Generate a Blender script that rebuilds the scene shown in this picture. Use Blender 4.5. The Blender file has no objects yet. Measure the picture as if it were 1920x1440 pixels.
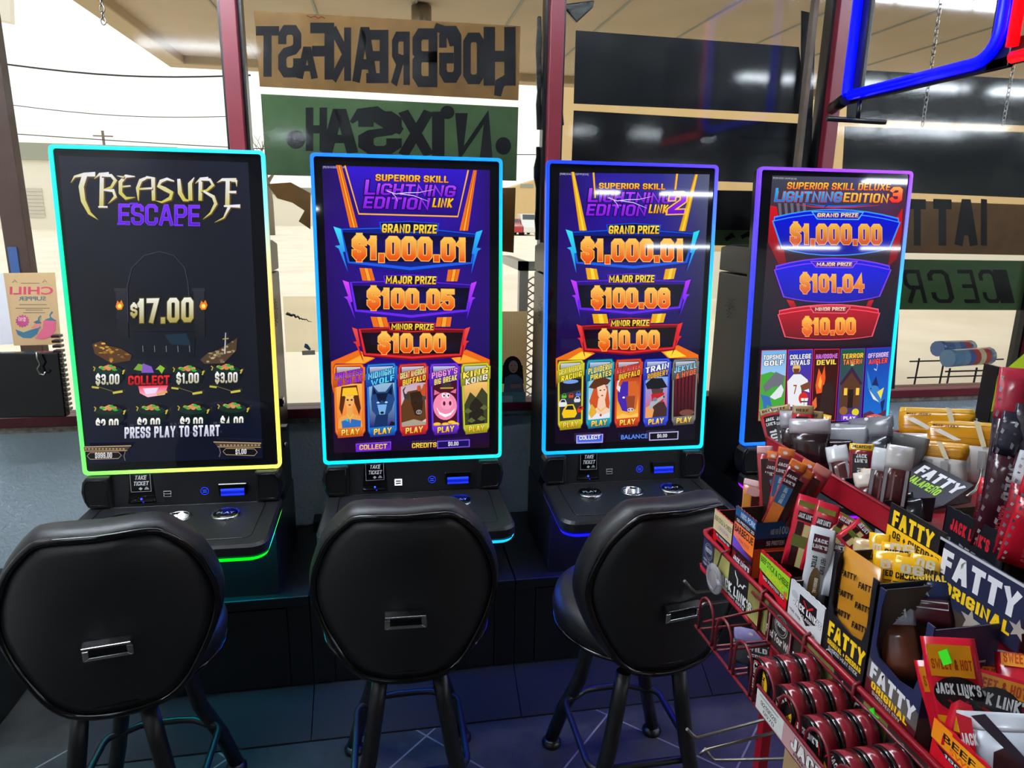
import bpy, bmesh, math, random
from mathutils import Vector, Matrix

random.seed(7)
PI = math.pi
SC = bpy.context.scene
COL = SC.collection

# ------------------------------------------------------------------ camera
F = 1300.0                                   # focal length in pixels of a 1920 px wide frame
_dn = Vector((-90, 5310, F)).normalized()    # world down, seen by the camera
_r = Vector((7240, -195, F)); _r = (_r - _dn * _r.dot(_dn)).normalized()
_up = -_dn
_fw = _dn.cross(_r)
if _fw.z < 0: _fw = -_fw
CAM = Vector((0, 0, 1.6))
cam_data = bpy.data.cameras.new('camera')
cam_data.sensor_width = 36.0
cam_data.lens = F / 1920 * 36.0
cam_data.clip_start = 0.02
cam_data.clip_end = 400
cam = bpy.data.objects.new('camera', cam_data)
COL.objects.link(cam)
cam.matrix_world = Matrix(((_r.x, -_r.y, -_r.z, CAM.x),
                           (_fw.x, -_fw.y, -_fw.z, CAM.y),
                           (_up.x, -_up.y, -_up.z, CAM.z),
                           (0, 0, 0, 1)))
SC.camera = cam

# ------------------------------------------------------------------ exposure, sky
SC.view_settings.view_transform = 'Standard'
SC.view_settings.look = 'None'
SC.view_settings.gamma = 1.0
SC.view_settings.exposure = 0.0
SC.view_settings.use_curve_mapping = False
W = bpy.data.worlds.new('overcast_sky'); SC.world = W
W.use_nodes = True
wn = W.node_tree.nodes; wl = W.node_tree.links
bg = wn['Background']
tc = wn.new('ShaderNodeTexCoord'); sep = wn.new('ShaderNodeSeparateXYZ')
rmp = wn.new('ShaderNodeValToRGB')
rmp.color_ramp.elements[0].position = 0.0; rmp.color_ramp.elements[0].color = (0.90, 0.88, 0.80, 1)
rmp.color_ramp.elements[1].position = 0.35; rmp.color_ramp.elements[1].color = (1.0, 1.0, 1.0, 1)
wl.new(tc.outputs['Generated'], sep.inputs[0]); wl.new(sep.outputs[2], rmp.inputs[0])
wl.new(rmp.outputs[0], bg.inputs[0])
bg.inputs[1].default_value = 1.45

# ceiling tubes, some set from reflections, the rest added to brighten rack and wall: (x0, x1, y, z); their light is in the tube builder further down
TUBES = [(2.89, 5.0, -0.42, 2.72), (5.3, 7.4, -0.42, 2.72), (-1.65, -0.55, 1.2, 2.72), (-1.65, -0.55, 1.45, 2.72), (-1.65, -0.55, 1.95, 2.72), (-1.65, -0.85, -0.42, 2.72), (-1.68, -1.15, -6.5, 2.72), (5.5, 7.5, -3.2, 2.72), (2.55, 2.86, -4.45, 2.72), (3.42, 4.6, -4.45, 2.72), 
         (-1.65, 0.9, 1.7, 2.72), (1.0, 3.5, 1.7, 2.72), (3.6, 6.1, 2.0, 2.72), (5.6, 7.6, -2.6, 2.72), (8.0, 10.0, -2.6, 2.72),
         (6.2, 8.35, -12.6, 2.72), (9.95, 11.65, -12.6, 2.72), (12.35, 14.2, -12.6, 2.72)]
TUBE_POWER = 44.0

# ------------------------------------------------------------------ measuring
def ray(px, py):
    d = Vector((px - 960, py - 720, F))
    return Vector((d.dot(_r), d.dot(_fw), d.dot(_up)))
def AX(px, py, X): d = ray(px, py); return CAM + d * ((X - CAM.x) / d.x)
def AY(px, py, Y): d = ray(px, py); return CAM + d * ((Y - CAM.y) / d.y)
def AZ(px, py, Z): d = ray(px, py); return CAM + d * ((Z - CAM.z) / d.z)
def V(*a): return Vector(a)

# ------------------------------------------------------------------ colour and materials
def lin1(c): c /= 255.0; return c / 12.92 if c <= 0.04045 else ((c + 0.055) / 1.055) ** 2.4
def L(c):
    if isinstance(c, str):
        c = c.lstrip('#'); c = tuple(int(c[i:i + 2], 16) for i in (0, 2, 4))
    return (lin1(c[0]), lin1(c[1]), lin1(c[2]))
def mix(a, b, t): 
    a = a if not isinstance(a, str) else tuple(int(a.lstrip('#')[i:i + 2], 16) for i in (0, 2, 4))
    b = b if not isinstance(b, str) else tuple(int(b.lstrip('#')[i:i + 2], 16) for i in (0, 2, 4))
    return tuple(a[i] * (1 - t) + b[i] * t for i in range(3))

def mat(name, col=(128, 128, 128), rough=0.5, metal=0.0, spec=0.5, noise=None, bump=None, coat=0.0, emit=0.0, attr=False, trans=None):
    m = bpy.data.materials.new(name); m.use_nodes = True
    n = m.node_tree.nodes; l = m.node_tree.links; b = n['Principled BSDF']
    b.inputs['Base Color'].default_value = (*L(col), 1)
    b.inputs['Roughness'].default_value = rough
    b.inputs['Metallic'].default_value = metal
    b.inputs['Specular IOR Level'].default_value = spec
    if coat: b.inputs['Coat Weight'].default_value = coat; b.inputs['Coat Roughness'].default_value = 0.08
    src = None
    if attr:
        a = n.new('ShaderNodeAttribute'); a.attribute_name = 'Col'; src = a.outputs['Color']
        l.new(src, b.inputs['Base Color'])
    if noise:                                   # (scale, other colour, contrast 0..1)
        t = n.new('ShaderNodeTexCoord'); x = n.new('ShaderNodeTexNoise')
        x.inputs['Scale'].default_value = noise[0]; x.inputs['Detail'].default_value = 6
        r = n.new('ShaderNodeValToRGB'); w = noise[2]
        r.color_ramp.elements[0].position = 0.5 - w; r.color_ramp.elements[1].position = 0.5 + w
        r.color_ramp.elements[0].color = (*L(col), 1); r.color_ramp.elements[1].color = (*L(noise[1]), 1)
        l.new(t.outputs['Object'], x.inputs['Vector']); l.new(x.outputs[0], r.inputs[0]); l.new(r.outputs[0], b.inputs['Base Color'])
    if bump:                                    # (scale, strength)
        t = n.new('ShaderNodeTexCoord'); x = n.new('ShaderNodeTexNoise')
        x.inputs['Scale'].default_value = bump[0]; x.inputs['Detail'].default_value = 5
        u = n.new('ShaderNodeBump'); u.inputs['Strength'].default_value = bump[1]; u.inputs['Distance'].default_value = 0.01
        l.new(t.outputs['Object'], x.inputs['Vector']); l.new(x.outputs[0], u.inputs['Height']); l.new(u.outputs[0], b.inputs['Normal'])
    if emit:
        if attr: l.new(src, b.inputs['Emission Color'])
        else: b.inputs['Emission Color'].default_value = (*L(col), 1)
        b.inputs['Emission Strength'].default_value = emit
    if trans is not None:                       # a thin clear film: part see-through
        o = n['Material Output']; mx = n.new('ShaderNodeMixShader'); tr = n.new('ShaderNodeBsdfTransparent')
        tr.inputs[0].default_value = (*L(trans[1]), 1)
        mx.inputs[0].default_value = trans[0]
        l.new(b.outputs[0], mx.inputs[1]); l.new(tr.outputs[0], mx.inputs[2]); l.new(mx.outputs[0], o.inputs[0])
    return m

def glass_mat(name, tint=(250, 252, 250), dirt=0.02):
    m = bpy.data.materials.new(name); m.use_nodes = True
    n = m.node_tree.nodes; l = m.node_tree.links; n.remove(n['Principled BSDF']); o = n['Material Output']
    tr = n.new('ShaderNodeBsdfTransparent'); tr.inputs[0].default_value = (*L(tint), 1)
    gl = n.new('ShaderNodeBsdfGlossy'); gl.inputs['Roughness'].default_value = 0.07
    df = n.new('ShaderNodeBsdfDiffuse'); df.inputs[0].default_value = (0.55, 0.55, 0.52, 1)
    fr = n.new('ShaderNodeFresnel'); fr.inputs[0].default_value = 1.3
    t = n.new('ShaderNodeTexCoord'); x = n.new('ShaderNodeTexNoise'); x.inputs['Scale'].default_value = 7; x.inputs['Detail'].default_value = 8
    r = n.new('ShaderNodeMapRange'); r.inputs[1].default_value = 0.5; r.inputs[2].default_value = 0.8; r.inputs[3].default_value = 0.0; r.inputs[4].default_value = dirt
    m1 = n.new('ShaderNodeMixShader'); m2 = n.new('ShaderNodeMixShader')
    l.new(t.outputs['Object'], x.inputs['Vector']); l.new(x.outputs[0], r.inputs[0])
    l.new(r.outputs[0], m1.inputs[0]); l.new(tr.outputs[0], m1.inputs[1]); l.new(df.outputs[0], m1.inputs[2])
    l.new(fr.outputs[0], m2.inputs[0]); l.new(m1.outputs[0], m2.inputs[1]); l.new(gl.outputs[0], m2.inputs[2])
    l.new(m2.outputs[0], o.inputs[0])
    return m

M = {}
M['print'] = mat('printed_card', rough=0.38, attr=True, spec=0.4)
M['film'] = mat('printed_film', rough=0.16, attr=True, spec=0.6)
M['paper'] = mat('paper', rough=0.8, attr=True, spec=0.1)
M['screen'] = mat('lit_screen', rough=0.035, attr=True, spec=0.5, emit=1.0)
_b = M['screen'].node_tree; _p = _b.nodes['Principled BSDF']
for lk in list(_b.links):
    if lk.to_socket == _p.inputs['Base Color']: _b.links.remove(lk)
_p.inputs['Base Color'].default_value = (0.004, 0.004, 0.005, 1)
M['screen'].cycles.emission_sampling = 'NONE'
M['led'] = mat('led_diffuser', attr=True, rough=0.4, emit=1.25)
M['underled'] = mat('under_light_diffuser', attr=True, rough=0.4, emit=70.0)
M['black'] = mat('black_powder_coat', (22, 23, 26), 0.38)
M['blackpl'] = mat('black_plastic', (15, 16, 18), 0.3)
M['gloss'] = mat('gloss_black', (8, 8, 9), 0.08)
M['vinyl'] = mat('black_vinyl', (20, 21, 24), 0.42, bump=(160, 0.05))
M['chrome'] = mat('chrome', (190, 190, 192), 0.12, metal=1)
M['steel'] = mat('dull_zinc', (150, 148, 140), 0.32, metal=1)
M['redwire'] = mat('red_wire', (112, 22, 34), 0.35)
M['redmetal'] = mat('red_enamel', (150, 16, 34), 0.34)
M['clear'] = mat('clear_film', (205, 205, 210), 0.14, trans=(0.62, (235, 235, 238)), spec=0.7)
M['frost'] = mat('frosted_film', (150, 152, 156), 0.2, trans=(0.35, (215, 215, 220)), spec=0.7)
M['meat'] = mat('dried_meat', (52, 24, 20), 0.3, noise=(60, (82, 40, 30), 0.2), bump=(120, 0.4))
M['glass'] = glass_mat('window_glass')

# ------------------------------------------------------------------ objects
ROOTM = {}
def _props(o, label=None, cat=None, group=None, kind=None):
    if label: o['label'] = label
    if cat: o['category'] = cat
    if group: o['group'] = group
    if kind: o['kind'] = kind
    return o
def thing(name, label, cat, loc=(0, 0, 0), rz=0.0, group=None, kind=None):
    o = bpy.data.objects.new(name, None); o.empty_display_size = 0.05; COL.objects.link(o)
    o.location = loc; o.rotation_euler = (0, 0, rz)
    ROOTM[o.name] = Matrix.Translation(Vector(loc)) @ Matrix.Rotation(rz, 4, 'Z')
    return _props(o, label, cat, group, kind)
def copy_tree(o, parent=None):
    c = o.copy(); COL.objects.link(c)
    if parent is not None: c.parent = parent
    if o.name in ROOTM: ROOTM[c.name] = ROOTM[o.name]
    for ch in [x for x in COL.objects if x.parent == o]: copy_tree(ch, c)
    return c

class MB:
    """Collects faces; build() links them as one mesh object."""
    def __init__(s, *mats):
        s.v = []; s.f = []; s.mi = []; s.c = []; s.mats = [M[m] if isinstance(m, str) else m for m in mats]; s.m = 0; s.col = (1, 1, 1); s.sm = []
    def use(s, i): s.m = i; return s
    def paint(s, c): s.col = L(c); return s
    def face(s, idx, cols=None, smooth=False):
        s.f.append(tuple(idx)); s.mi.append(s.m); s.sm.append(smooth)
        s.c.append(cols if cols else [s.col] * len(idx))
    def poly(s, pts, col=None):
        i = len(s.v); s.v += [Vector(p) for p in pts]
        if col is None: cc = None
        elif isinstance(col, list): cc = [L(c) for c in col]
        else: cc = [L(col)] * len(pts)
        s.face(range(i, i + len(pts)), cc)
    def hexa(s, p):           # p: bottom four then top four, same order
        i = len(s.v); s.v += [Vector(q) for q in p]
        for q in ((3, 2, 1, 0), (4, 5, 6, 7), (0, 1, 5, 4), (1, 2, 6, 5), (2, 3, 7, 6), (3, 0, 4, 7)): s.face([i + k for k in q])
    def box(s, x0, x1, y0, y1, z0, z1, T=None):
        p = [V(x0, y0, z0), V(x1, y0, z0), V(x1, y1, z0), V(x0, y1, z0), V(x0, y0, z1), V(x1, y0, z1), V(x1, y1, z1), V(x0, y1, z1)]
        if T: p = [T @ q for q in p]
        s.hexa(p)
    def prism(s, pts, ext, smooth=False):     # pts: planar 3D polygon, ext: vector
        n = len(pts); i = len(s.v); pts = [Vector(p) for p in pts]; ext = Vector(ext)
        s.v += pts + [p + ext for p in pts]
        s.face(range(i + n - 1, i - 1, -1)); s.face(range(i + n, i + 2 * n))
        for k in range(n): s.face((i + k, i + (k + 1) % n, i + n + (k + 1) % n, i + n + k), None, smooth)
    def loft(s, rings, closed=False, caps=True, smooth=True, cols=None):
        n = len(rings[0]); i = len(s.v)
        for r in rings: s.v += [Vector(p) for p in r]
        m = len(rings); mm = m if closed else m - 1
        for a in range(mm):
            b = (a + 1) % m
            for k in range(n):
                k2 = (k + 1) % n
                cc = None
                if cols: cc = [cols[a], cols[a], cols[b], cols[b]]
                s.face((i + a * n + k, i + a * n + k2, i + b * n + k2, i + b * n + k), cc, smooth)
        if caps and not closed:
            s.face([i + k for k in range(n - 1, -1, -1)], [cols[0]] * n if cols else None)
            s.face([i + (m - 1) * n + k for k in range(n)], [cols[-1]] * n if cols else None)
    def tube(s, pts, rad, n=8, closed=False, cols=None):
        pts = [Vector(p) for p in pts]; m = len(pts); rings = []
        ref = None
        for k in range(m):
            a = pts[(k - 1) % m] if (closed or k > 0) else pts[k]
            b = pts[(k + 1) % m] if (closed or k < m - 1) else pts[k]
            t = (b - a).normalized()
            if ref is None: ref = V(0, 0, 1) if abs(t.z) < 0.9 else V(1, 0, 0)
            u = (ref - t * ref.dot(t)).normalized(); w = t.cross(u); ref = u
            r = rad[k] if isinstance(rad, (list, tuple)) else rad
            rings.append([pts[k] + u * r * math.cos(2 * PI * j / n) + w * r * math.sin(2 * PI * j / n) for j in range(n)])
        s.loft(rings, closed=closed, cols=[L(c) for c in cols] if cols else None)
    def lathe(s, prof, c=(0, 0, 0), ax='z', n=24, caps=True):
        c = Vector(c); rings = []
        for (r, h) in prof:
            R = []
            for j in range(n):
                a = 2 * PI * j / n; p, q = r * math.cos(a), r * math.sin(a)
                R.append(c + (V(p, q, h) if ax == 'z' else V(h, p, q) if ax == 'x' else V(q, h, p)))
            rings.append(R)
        s.loft(rings, caps=caps)
    def build(s, name, parent=None, bevel=0.0, seg=2, origin=True, sub=0, local=False, label=None, **pr):
        me = bpy.data.meshes.new(name)
        vs = s.v
        if parent is not None:
            if not local:
                inv = ROOTM[parent.name].inverted(); vs = [inv @ p for p in vs]
            off = V(0, 0, 0)
        else:
            off = V(0, 0, 0)
            if origin and vs:
                xs = [p.x for p in vs]; ys = [p.y for p in vs]; zs = [p.z for p in vs]
                off = V((min(xs) + max(xs)) / 2, (min(ys) + max(ys)) / 2, min(zs))
                vs = [p - off for p in vs]
        me.from_pydata([tuple(p) for p in vs], [], s.f)
        for m in s.mats: me.materials.append(m)
        me.polygons.foreach_set('material_index', s.mi)
        me.polygons.foreach_set('use_smooth', s.sm)
        if any(m.node_tree.nodes.get('Attribute') for m in s.mats):
            at = me.color_attributes.new('Col', 'FLOAT_COLOR', 'CORNER')
            flat = []
            for c in s.c:
                for q in c: flat += [q[0], q[1], q[2], 1.0]
            at.data.foreach_set('color', flat)
        me.update()
        o = bpy.data.objects.new(name, me); COL.objects.link(o)
        if parent is not None:
            o.parent = parent; ROOTM[o.name] = ROOTM[parent.name]
        else:
            o.location = off; ROOTM[o.name] = Matrix.Translation(off)
        if bevel:
            b = o.modifiers.new('bevel', 'BEVEL'); b.width = bevel; b.segments = seg; b.limit_method = 'ANGLE'; b.angle_limit = 0.6
        if sub:
            b = o.modifiers.new('sub', 'SUBSURF'); b.levels = sub; b.render_levels = sub
        return _props(o, label, **pr)

def struct(mb, name, **k): return mb.build(name, kind='structure', **k)

# ------------------------------------------------------------------ flat artwork (prints and displays)
_GL = {}
def glyphs(t, bold):
    key = (t, bold)
    if key in _GL: return _GL[key]
    cu = bpy.data.curves.new('lettering', 'FONT'); cu.body = t; cu.size = 1.0; cu.offset = bold; cu.fill_mode = 'FRONT'; cu.resolution_u = 3
    ob = bpy.data.objects.new('lettering', cu)
    me = bpy.data.meshes.new_from_object(ob)
    vs = [(v.co.x, v.co.y) for v in me.vertices]; fs = [tuple(p.vertices) for p in me.polygons]
    bpy.data.objects.remove(ob); bpy.data.curves.remove(cu); bpy.data.meshes.remove(me)
    _GL[key] = (vs, fs); return _GL[key]
def ngon(cx, cy, rx, ry, n=20, a0=0.0, a1=2 * PI):
    full = abs(a1 - a0 - 2 * PI) < 1e-6
    k = n if full else n + 1
    return [(cx + rx * math.cos(a0 + (a1 - a0) * i / n), cy + ry * math.sin(a0 + (a1 - a0) * i / n)) for i in range(k)]

class Art(MB):
    """2D drawing on a plane. Coordinates are photo pixels (see crop) projected on the plane, or metres when px=False."""
    def __init__(s, O, U, Vv, mname='screen', px=True, lift=0.0004, step=0.00005):
        super().__init__(mname)
        s.O = Vector(O); s.U = Vector(U).normalized(); s.V = Vector(Vv).normalized(); s.N = s.U.cross(s.V).normalized()
        if s.N.dot(CAM - s.O) < 0 and px: s.N = -s.N
        s.px = px; s.w = lift; s.step = step; s.ox = s.oy = 0.0; s.k = 1.0; s.q = None
    def crop(s, ox, oy, k): s.ox, s.oy, s.k = ox, oy, k; s.q = None; return s
    def quad(s, TL, TR, BR, BL):     # unit square -> four points of the current frame
        s.q = None; return [s.P(p) for p in (TL, TR, BR, BL)]
    def P(s, p):
        if s.q is not None:
            x, y = p; a, b, c, d = s.q
            return (a * (1 - x) + b * x) * (1 - y) + (d * (1 - x) + c * x) * y
        if not s.px: return s.O + s.U * p[0] + s.V * p[1]
        d = ray(s.ox + p[0] / s.k, s.oy + p[1] / s.k)
        return CAM + d * ((s.O - CAM).dot(s.N) / d.dot(s.N))
    def up(s): s.w += s.step
    def pg(s, pts, col):
        s.up(); i = len(s.v); s.v += [s.P(p) + s.N * s.w for p in pts]
        if isinstance(col, list): cc = [L(c) for c in col]
        else: cc = [L(col)] * len(pts)
        s.face(range(i, i + len(pts)), cc); return s
    def vg(s, pts, top, bot):        # vertical gradient
        ys = [p[1] for p in pts]; a, b = min(ys), max(ys)
        return s.pg(pts, [mix(top, bot, (p[1] - a) / max(b - a, 1e-6)) for p in pts])
    def rect(s, x0, y0, x1, y1, col): return s.pg([(x0, y0), (x1, y0), (x1, y1), (x0, y1)], col)
    def el(s, cx, cy, rx, ry, col, n=18): return s.pg(ngon(cx, cy, rx, ry, n), col)
    def grid(s, TL, TR, BR, BL, rows):
        s.up(); nr = len(rows); nc = len(rows[0]); i = len(s.v)
        for a in range(nr):
            for b in range(nc):
                x = b / (nc - 1); y = a / (nr - 1)
                p = ((TL[0] * (1 - x) + TR[0] * x) * (1 - y) + (BL[0] * (1 - x) + BR[0] * x) * y, (TL[1] * (1 - x) + TR[1] * x) * (1 - y) + (BL[1] * (1 - x) + BR[1] * x) * y)
                s.v.append(s.P(p) + s.N * s.w)
        for a in range(nr - 1):
            for b in range(nc - 1):
                j = i + a * nc + b
                s.face((j, j + 1, j + nc + 1, j + nc), [L(rows[a][b]), L(rows[a][b + 1]), L(rows[a + 1][b + 1]), L(rows[a + 1][b])])
        return s
    def st(s, pts, w, col, closed=False):       # stroke; w number or list (tapered)
        s.up(); n = len(pts); A = []; B = []
        for k in range(n):
            a = pts[(k - 1) % n] if (closed or k > 0) else pts[k]
            b = pts[(k + 1) % n] if (closed or k < n - 1) else pts[k]
            dx, dy = b[0] - a[0], b[1] - a[1]; l = math.hypot(dx, dy) or 1
            ww = (w[k] if isinstance(w, (list, tuple)) else w) / 2
            A.append((pts[k][0] - dy / l * ww, pts[k][1] + dx / l * ww)); B.append((pts[k][0] + dy / l * ww, pts[k][1] - dx / l * ww))
        cc = col if isinstance(col, list) else [col] * n
        for k in range(n if closed else n - 1):
            j = (k + 1) % n; i = len(s.v)
            s.v += [s.P(p) + s.N * s.w for p in (A[k], A[j], B[j], B[k])]
            s.face((i, i + 1, i + 2, i + 3), [L(cc[k]), L(cc[j]), L(cc[j]), L(cc[k])])
        return s
    def txt(s, t, p0, p1, h, top='#ffffff', bot=None, bold=0.02, sh=0.0, out=None, ow=0.03, flip=False, vdir=None):
        """t fitted on the baseline p0 -> p1 with capital height h (same units)."""
        bot = bot or top
        vs0, _ = glyphs(t, 0.0)
        if not vs0: return s
        x0 = min(v[0] for v in vs0); x1 = max(v[0] for v in vs0); cap = 0.729
        if not any(ch.isupper() or ch.isdigit() for ch in t): cap = 0.6
        dx, dy = p1[0] - p0[0], p1[1] - p0[1]; ln = math.hypot(dx, dy)
        if vdir is None:
            vdir = (0, -1) if (s.px or s.q is not None) else (0, 1)
            if abs(dx) < abs(dy) * 0.9: vdir = (dy / ln, -dx / ln) if (s.px or s.q is not None) else (-dy / ln, dx / ln)
        def put(b, c0, c1):
            s.up(); vs, fs = glyphs(t, b); i = len(s.v)
            cl = []
            for (x, y) in vs:
                a = (x - x0) / (x1 - x0); y2 = y / cap
                q = (p0[0] + dx * a + vdir[0] * h * y2 + dx / ln * sh * h * y2, p0[1] + dy * a + vdir[1] * h * y2 + dy / ln * sh * h * y2)
                s.v.append(s.P(q) + s.N * s.w); cl.append(L(mix(c1, c0, max(0, min(1, y2)))))
            for f in fs: s.face([i + k for k in f], [cl[k] for k in f])
        if out: put(bold + ow, out, out)
        put(bold, top, bot)
        return s
# ------------------------------------------------------------------ heavy condensed lettering drawn as strokes
def _bf():
    k, c = 0.22, 0.12
    O = [(0, c), (k, 0), (1 - k, 0), (1, c), (1, 1 - c), (1 - k, 1), (k, 1), (0, 1 - c)]
    six = [(1, .84), (1, 1 - c), (1 - k, 1), (k, 1), (0, 1 - c), (0, c), (k, 0), (1 - k, 0), (1, c), (1, .45), (1 - k, .57), (0, .57)]
    S = [(1, .78), (1, 1 - c), (1 - k, 1), (k, 1), (0, 1 - c), (0, .63), (.22, .53), (.78, .47), (1, .37), (1, c), (1 - k, 0), (k, 0), (0, c), (0, .22)]
    Cc = [(1, .76), (1, 1 - c), (1 - k, 1), (k, 1), (0, 1 - c), (0, c), (k, 0), (1 - k, 0), (1, c), (1, .24)]
    P = [(0, 0), (0, 1), (1 - k, 1), (1, 1 - c), (1, .58), (1 - k, .46), (0, .46)]
    N = [(0, 0), (0, 1), (1, 0), (1, 1)]
    return {'0': (1, [(O, 1)]), 'O': (1, [(O, 1)]), '1': (.62, [([(.75, 0), (.75, 1)], 0), ([(0, .80), (.5, .93)], 0)]),
      '2': (1, [([(0, .78), (0, 1 - c), (k, 1), (1 - k, 1), (1, 1 - c), (1, .62), (0, .12), (0, 0), (1, 0)], 0)]),
      '3': (1, [([(0, .85), (k, 1), (1 - k, 1), (1, 1 - c), (1, .62), (.7, .52), (.35, .52)], 0), ([(.7, .52), (1, .42), (1, c), (1 - k, 0), (k, 0), (0, .15)], 0)]),
      '4': (1, [([(.75, 0), (.75, 1), (0, .3), (1, .3)], 0)]), '5': (1, [([(1, 1), (0, 1), (0, .55), (1 - k, .6), (1, .48), (1, c), (1 - k, 0), (k, 0), (0, .14)], 0)]),
      '6': (1, [(six, 0)]), '7': (1, [([(0, 1), (1, 1), (.35, 0)], 0)]), '9': (1, [([(1 - x, 1 - y) for x, y in six], 0)]),
      '8': (1, [([(k, .53), (0, .63), (0, 1 - c), (k, 1), (1 - k, 1), (1, 1 - c), (1, .63), (1 - k, .53)], 1), ([(k, .53), (0, .43), (0, c), (k, 0), (1 - k, 0), (1, c), (1, .43), (1 - k, .53)], 1)]),
      'A': (1.1, [([(0, 0), (.42, 1), (.58, 1), (1, 0)], 0), ([(.2, .28), (.8, .28)], 0)]),
      'B': (1, [([(0, 0), (0, 1), (1 - k, 1), (1, 1 - c), (1, .62), (1 - k, .52), (0, .52)], 0), ([(1 - k, .52), (1, .42), (1, c), (1 - k, 0), (0, 0)], 0)]),
      'C': (1, [(Cc, 0)]), 'D': (1, [([(0, 0), (0, 1), (1 - k, 1), (1, 1 - c), (1, c), (1 - k, 0)], 1)]),
      'E': (.9, [([(1, 1), (0, 1), (0, 0), (1, 0)], 0), ([(0, .51), (.88, .51)], 0)]), 'F': (.88, [([(1, 1), (0, 1), (0, 0)], 0), ([(0, .5), (.88, .5)], 0)]),
      'G': (1.05, [(Cc[:-1] + [(1, .42), (.52, .42)], 0)]), 'H': (1, [([(0, 0), (0, 1)], 0), ([(1, 0), (1, 1)], 0), ([(0, .5), (1, .5)], 0)]),
      'I': (.0, [([(.5, 0), (.5, 1)], 0)]), 'J': (.85, [([(1, 1), (1, c), (1 - k, 0), (k, 0), (0, c), (0, .28)], 0)]),
      'K': (1, [([(0, 0), (0, 1)], 0), ([(1, 1), (.12, .5), (1, 0)], 0)]), 'L': (.85, [([(0, 1), (0, 0), (1, 0)], 0)]),
      'M': (1.4, [([(0, 0), (0, 1), (.5, .3), (1, 1), (1, 0)], 0)]), 'N': (1.05, [(N, 0)]), 'Ñ': (1.05, [(N, 0), ([(.15, 1.2), (.45, 1.27), (.6, 1.2), (.9, 1.27)], 0)]),
      'P': (1, [(P, 0)]), 'Q': (1, [(O, 1), ([(.6, .25), (1.05, -.08)], 0)]), 'R': (1, [(P, 0), ([(.5, .46), (1, 0)], 0)]),
      'S': (1, [(S, 0)]), '$': (1, [(S, 0), ([(.5, 1.13), (.5, .9)], 0), ([(.5, .1), (.5, -.13)], 0)]), 'T': (1, [([(0, 1), (1, 1)], 0), ([(.5, 1), (.5, 0)], 0)]),
      'U': (1, [([(0, 1), (0, c), (k, 0), (1 - k, 0), (1, c), (1, 1)], 0)]), 'V': (1.1, [([(0, 1), (.45, 0), (.55, 0), (1, 1)], 0)]),
      'W': (1.5, [([(0, 1), (.25, 0), (.5, .7), (.75, 0), (1, 1)], 0)]), 'X': (1.05, [([(0, 0), (1, 1)], 0), ([(0, 1), (1, 0)], 0)]),
      'Y': (1.1, [([(0, 1), (.5, .45), (1, 1)], 0), ([(.5, .45), (.5, 0)], 0)]), 'Z': (.95, [([(0, 1), (1, 1), (0, 0), (1, 0)], 0)]),
      '.': (.0, [([(.5, -.04), (.5, .04)], 0)]), ',': (.0, [([(.5, .06), (.3, -.14)], 0)]), "'": (.0, [([(.5, 1), (.5, .82)], 0)]), '+': (.7, [([(0, .45), (1, .45)], 0), ([(.5, .2), (.5, .7)], 0)]),
      '-': (.6, [([(0, .45), (1, .45)], 0)]), '&': (1.05, [([(1, 0), (.2, .8), (.35, 1), (.6, 1), (.72, .82), (0, .3), (.1, 0), (.6, 0), (1, .4)], 0)]),
      '%': (1.3, [([(.1, 0), (.9, 1)], 0), ([(0, .7), (.15, .98), (.3, .7)], 0), ([(.7, .3), (.85, .02), (1, .3)], 0)])}
_BF = _bf()
_BL = {}
def blockglyphs(t, th, w, ow):
    key = (t, th, w, ow)
    if key in _BL: return _BL[key]
    vs, fs, ks = [], [], []; x = 0.0; gap = 0.09; kk = 0
    for ch in t:
        if ch == ' ': x += 0.3; continue
        wf, strokes = _BF.get(ch.upper(), _BF['-'])
        cw = max(w * wf, th) if wf else th
        for kk, (pts, closed) in enumerate(strokes):
            q = [(x + th / 2 + px * (cw - th), th / 2 + py * (1 - th)) for px, py in pts]
            n = len(q); hw = th / 2 + ow
            if not closed:      # butt ends reach the box, outline a little further
                def ext(a, b, e):
                    l = math.hypot(a[0] - b[0], a[1] - b[1]) or 1
                    return (a[0] + (a[0] - b[0]) / l * e, a[1] + (a[1] - b[1]) / l * e)
                q[0], q[-1] = ext(q[0], q[1], th / 2 + ow), ext(q[-1], q[-2], th / 2 + ow)
            L1, R1 = [], []
            for k in range(n):
                a = q[k - 1] if (closed or k > 0) else None; b = q[(k + 1) % n] if (closed or k < n - 1) else None
                c = q[k]
                def nrm(p, r):
                    l = math.hypot(r[0] - p[0], r[1] - p[1]) or 1
                    return (-(r[1] - p[1]) / l, (r[0] - p[0]) / l)
                if a is None: m = nrm(c, b); sc = 1
                elif b is None: m = nrm(a, c); sc = 1
                else:
                    n1, n2 = nrm(a, c), nrm(c, b); m = (n1[0] + n2[0], n1[1] + n2[1]); l = math.hypot(*m) or 1e-3
                    m = (m[0] / l, m[1] / l); sc = min(1.8, 1 / max(0.3, m[0] * n1[0] + m[1] * n1[1]))
                L1.append((c[0] + m[0] * hw * sc, c[1] + m[1] * hw * sc)); R1.append((c[0] - m[0] * hw * sc, c[1] - m[1] * hw * sc))
            i = len(vs); vs += L1 + R1; ks += [kk] * (2 * n)
            for k in range(n if closed else n - 1):
                j = (k + 1) % n; fs.append((i + k, i + j, i + n + j, i + n + k))
        x += cw + gap
    _BL[key] = (vs, fs, x - gap, ks); return _BL[key]
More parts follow.
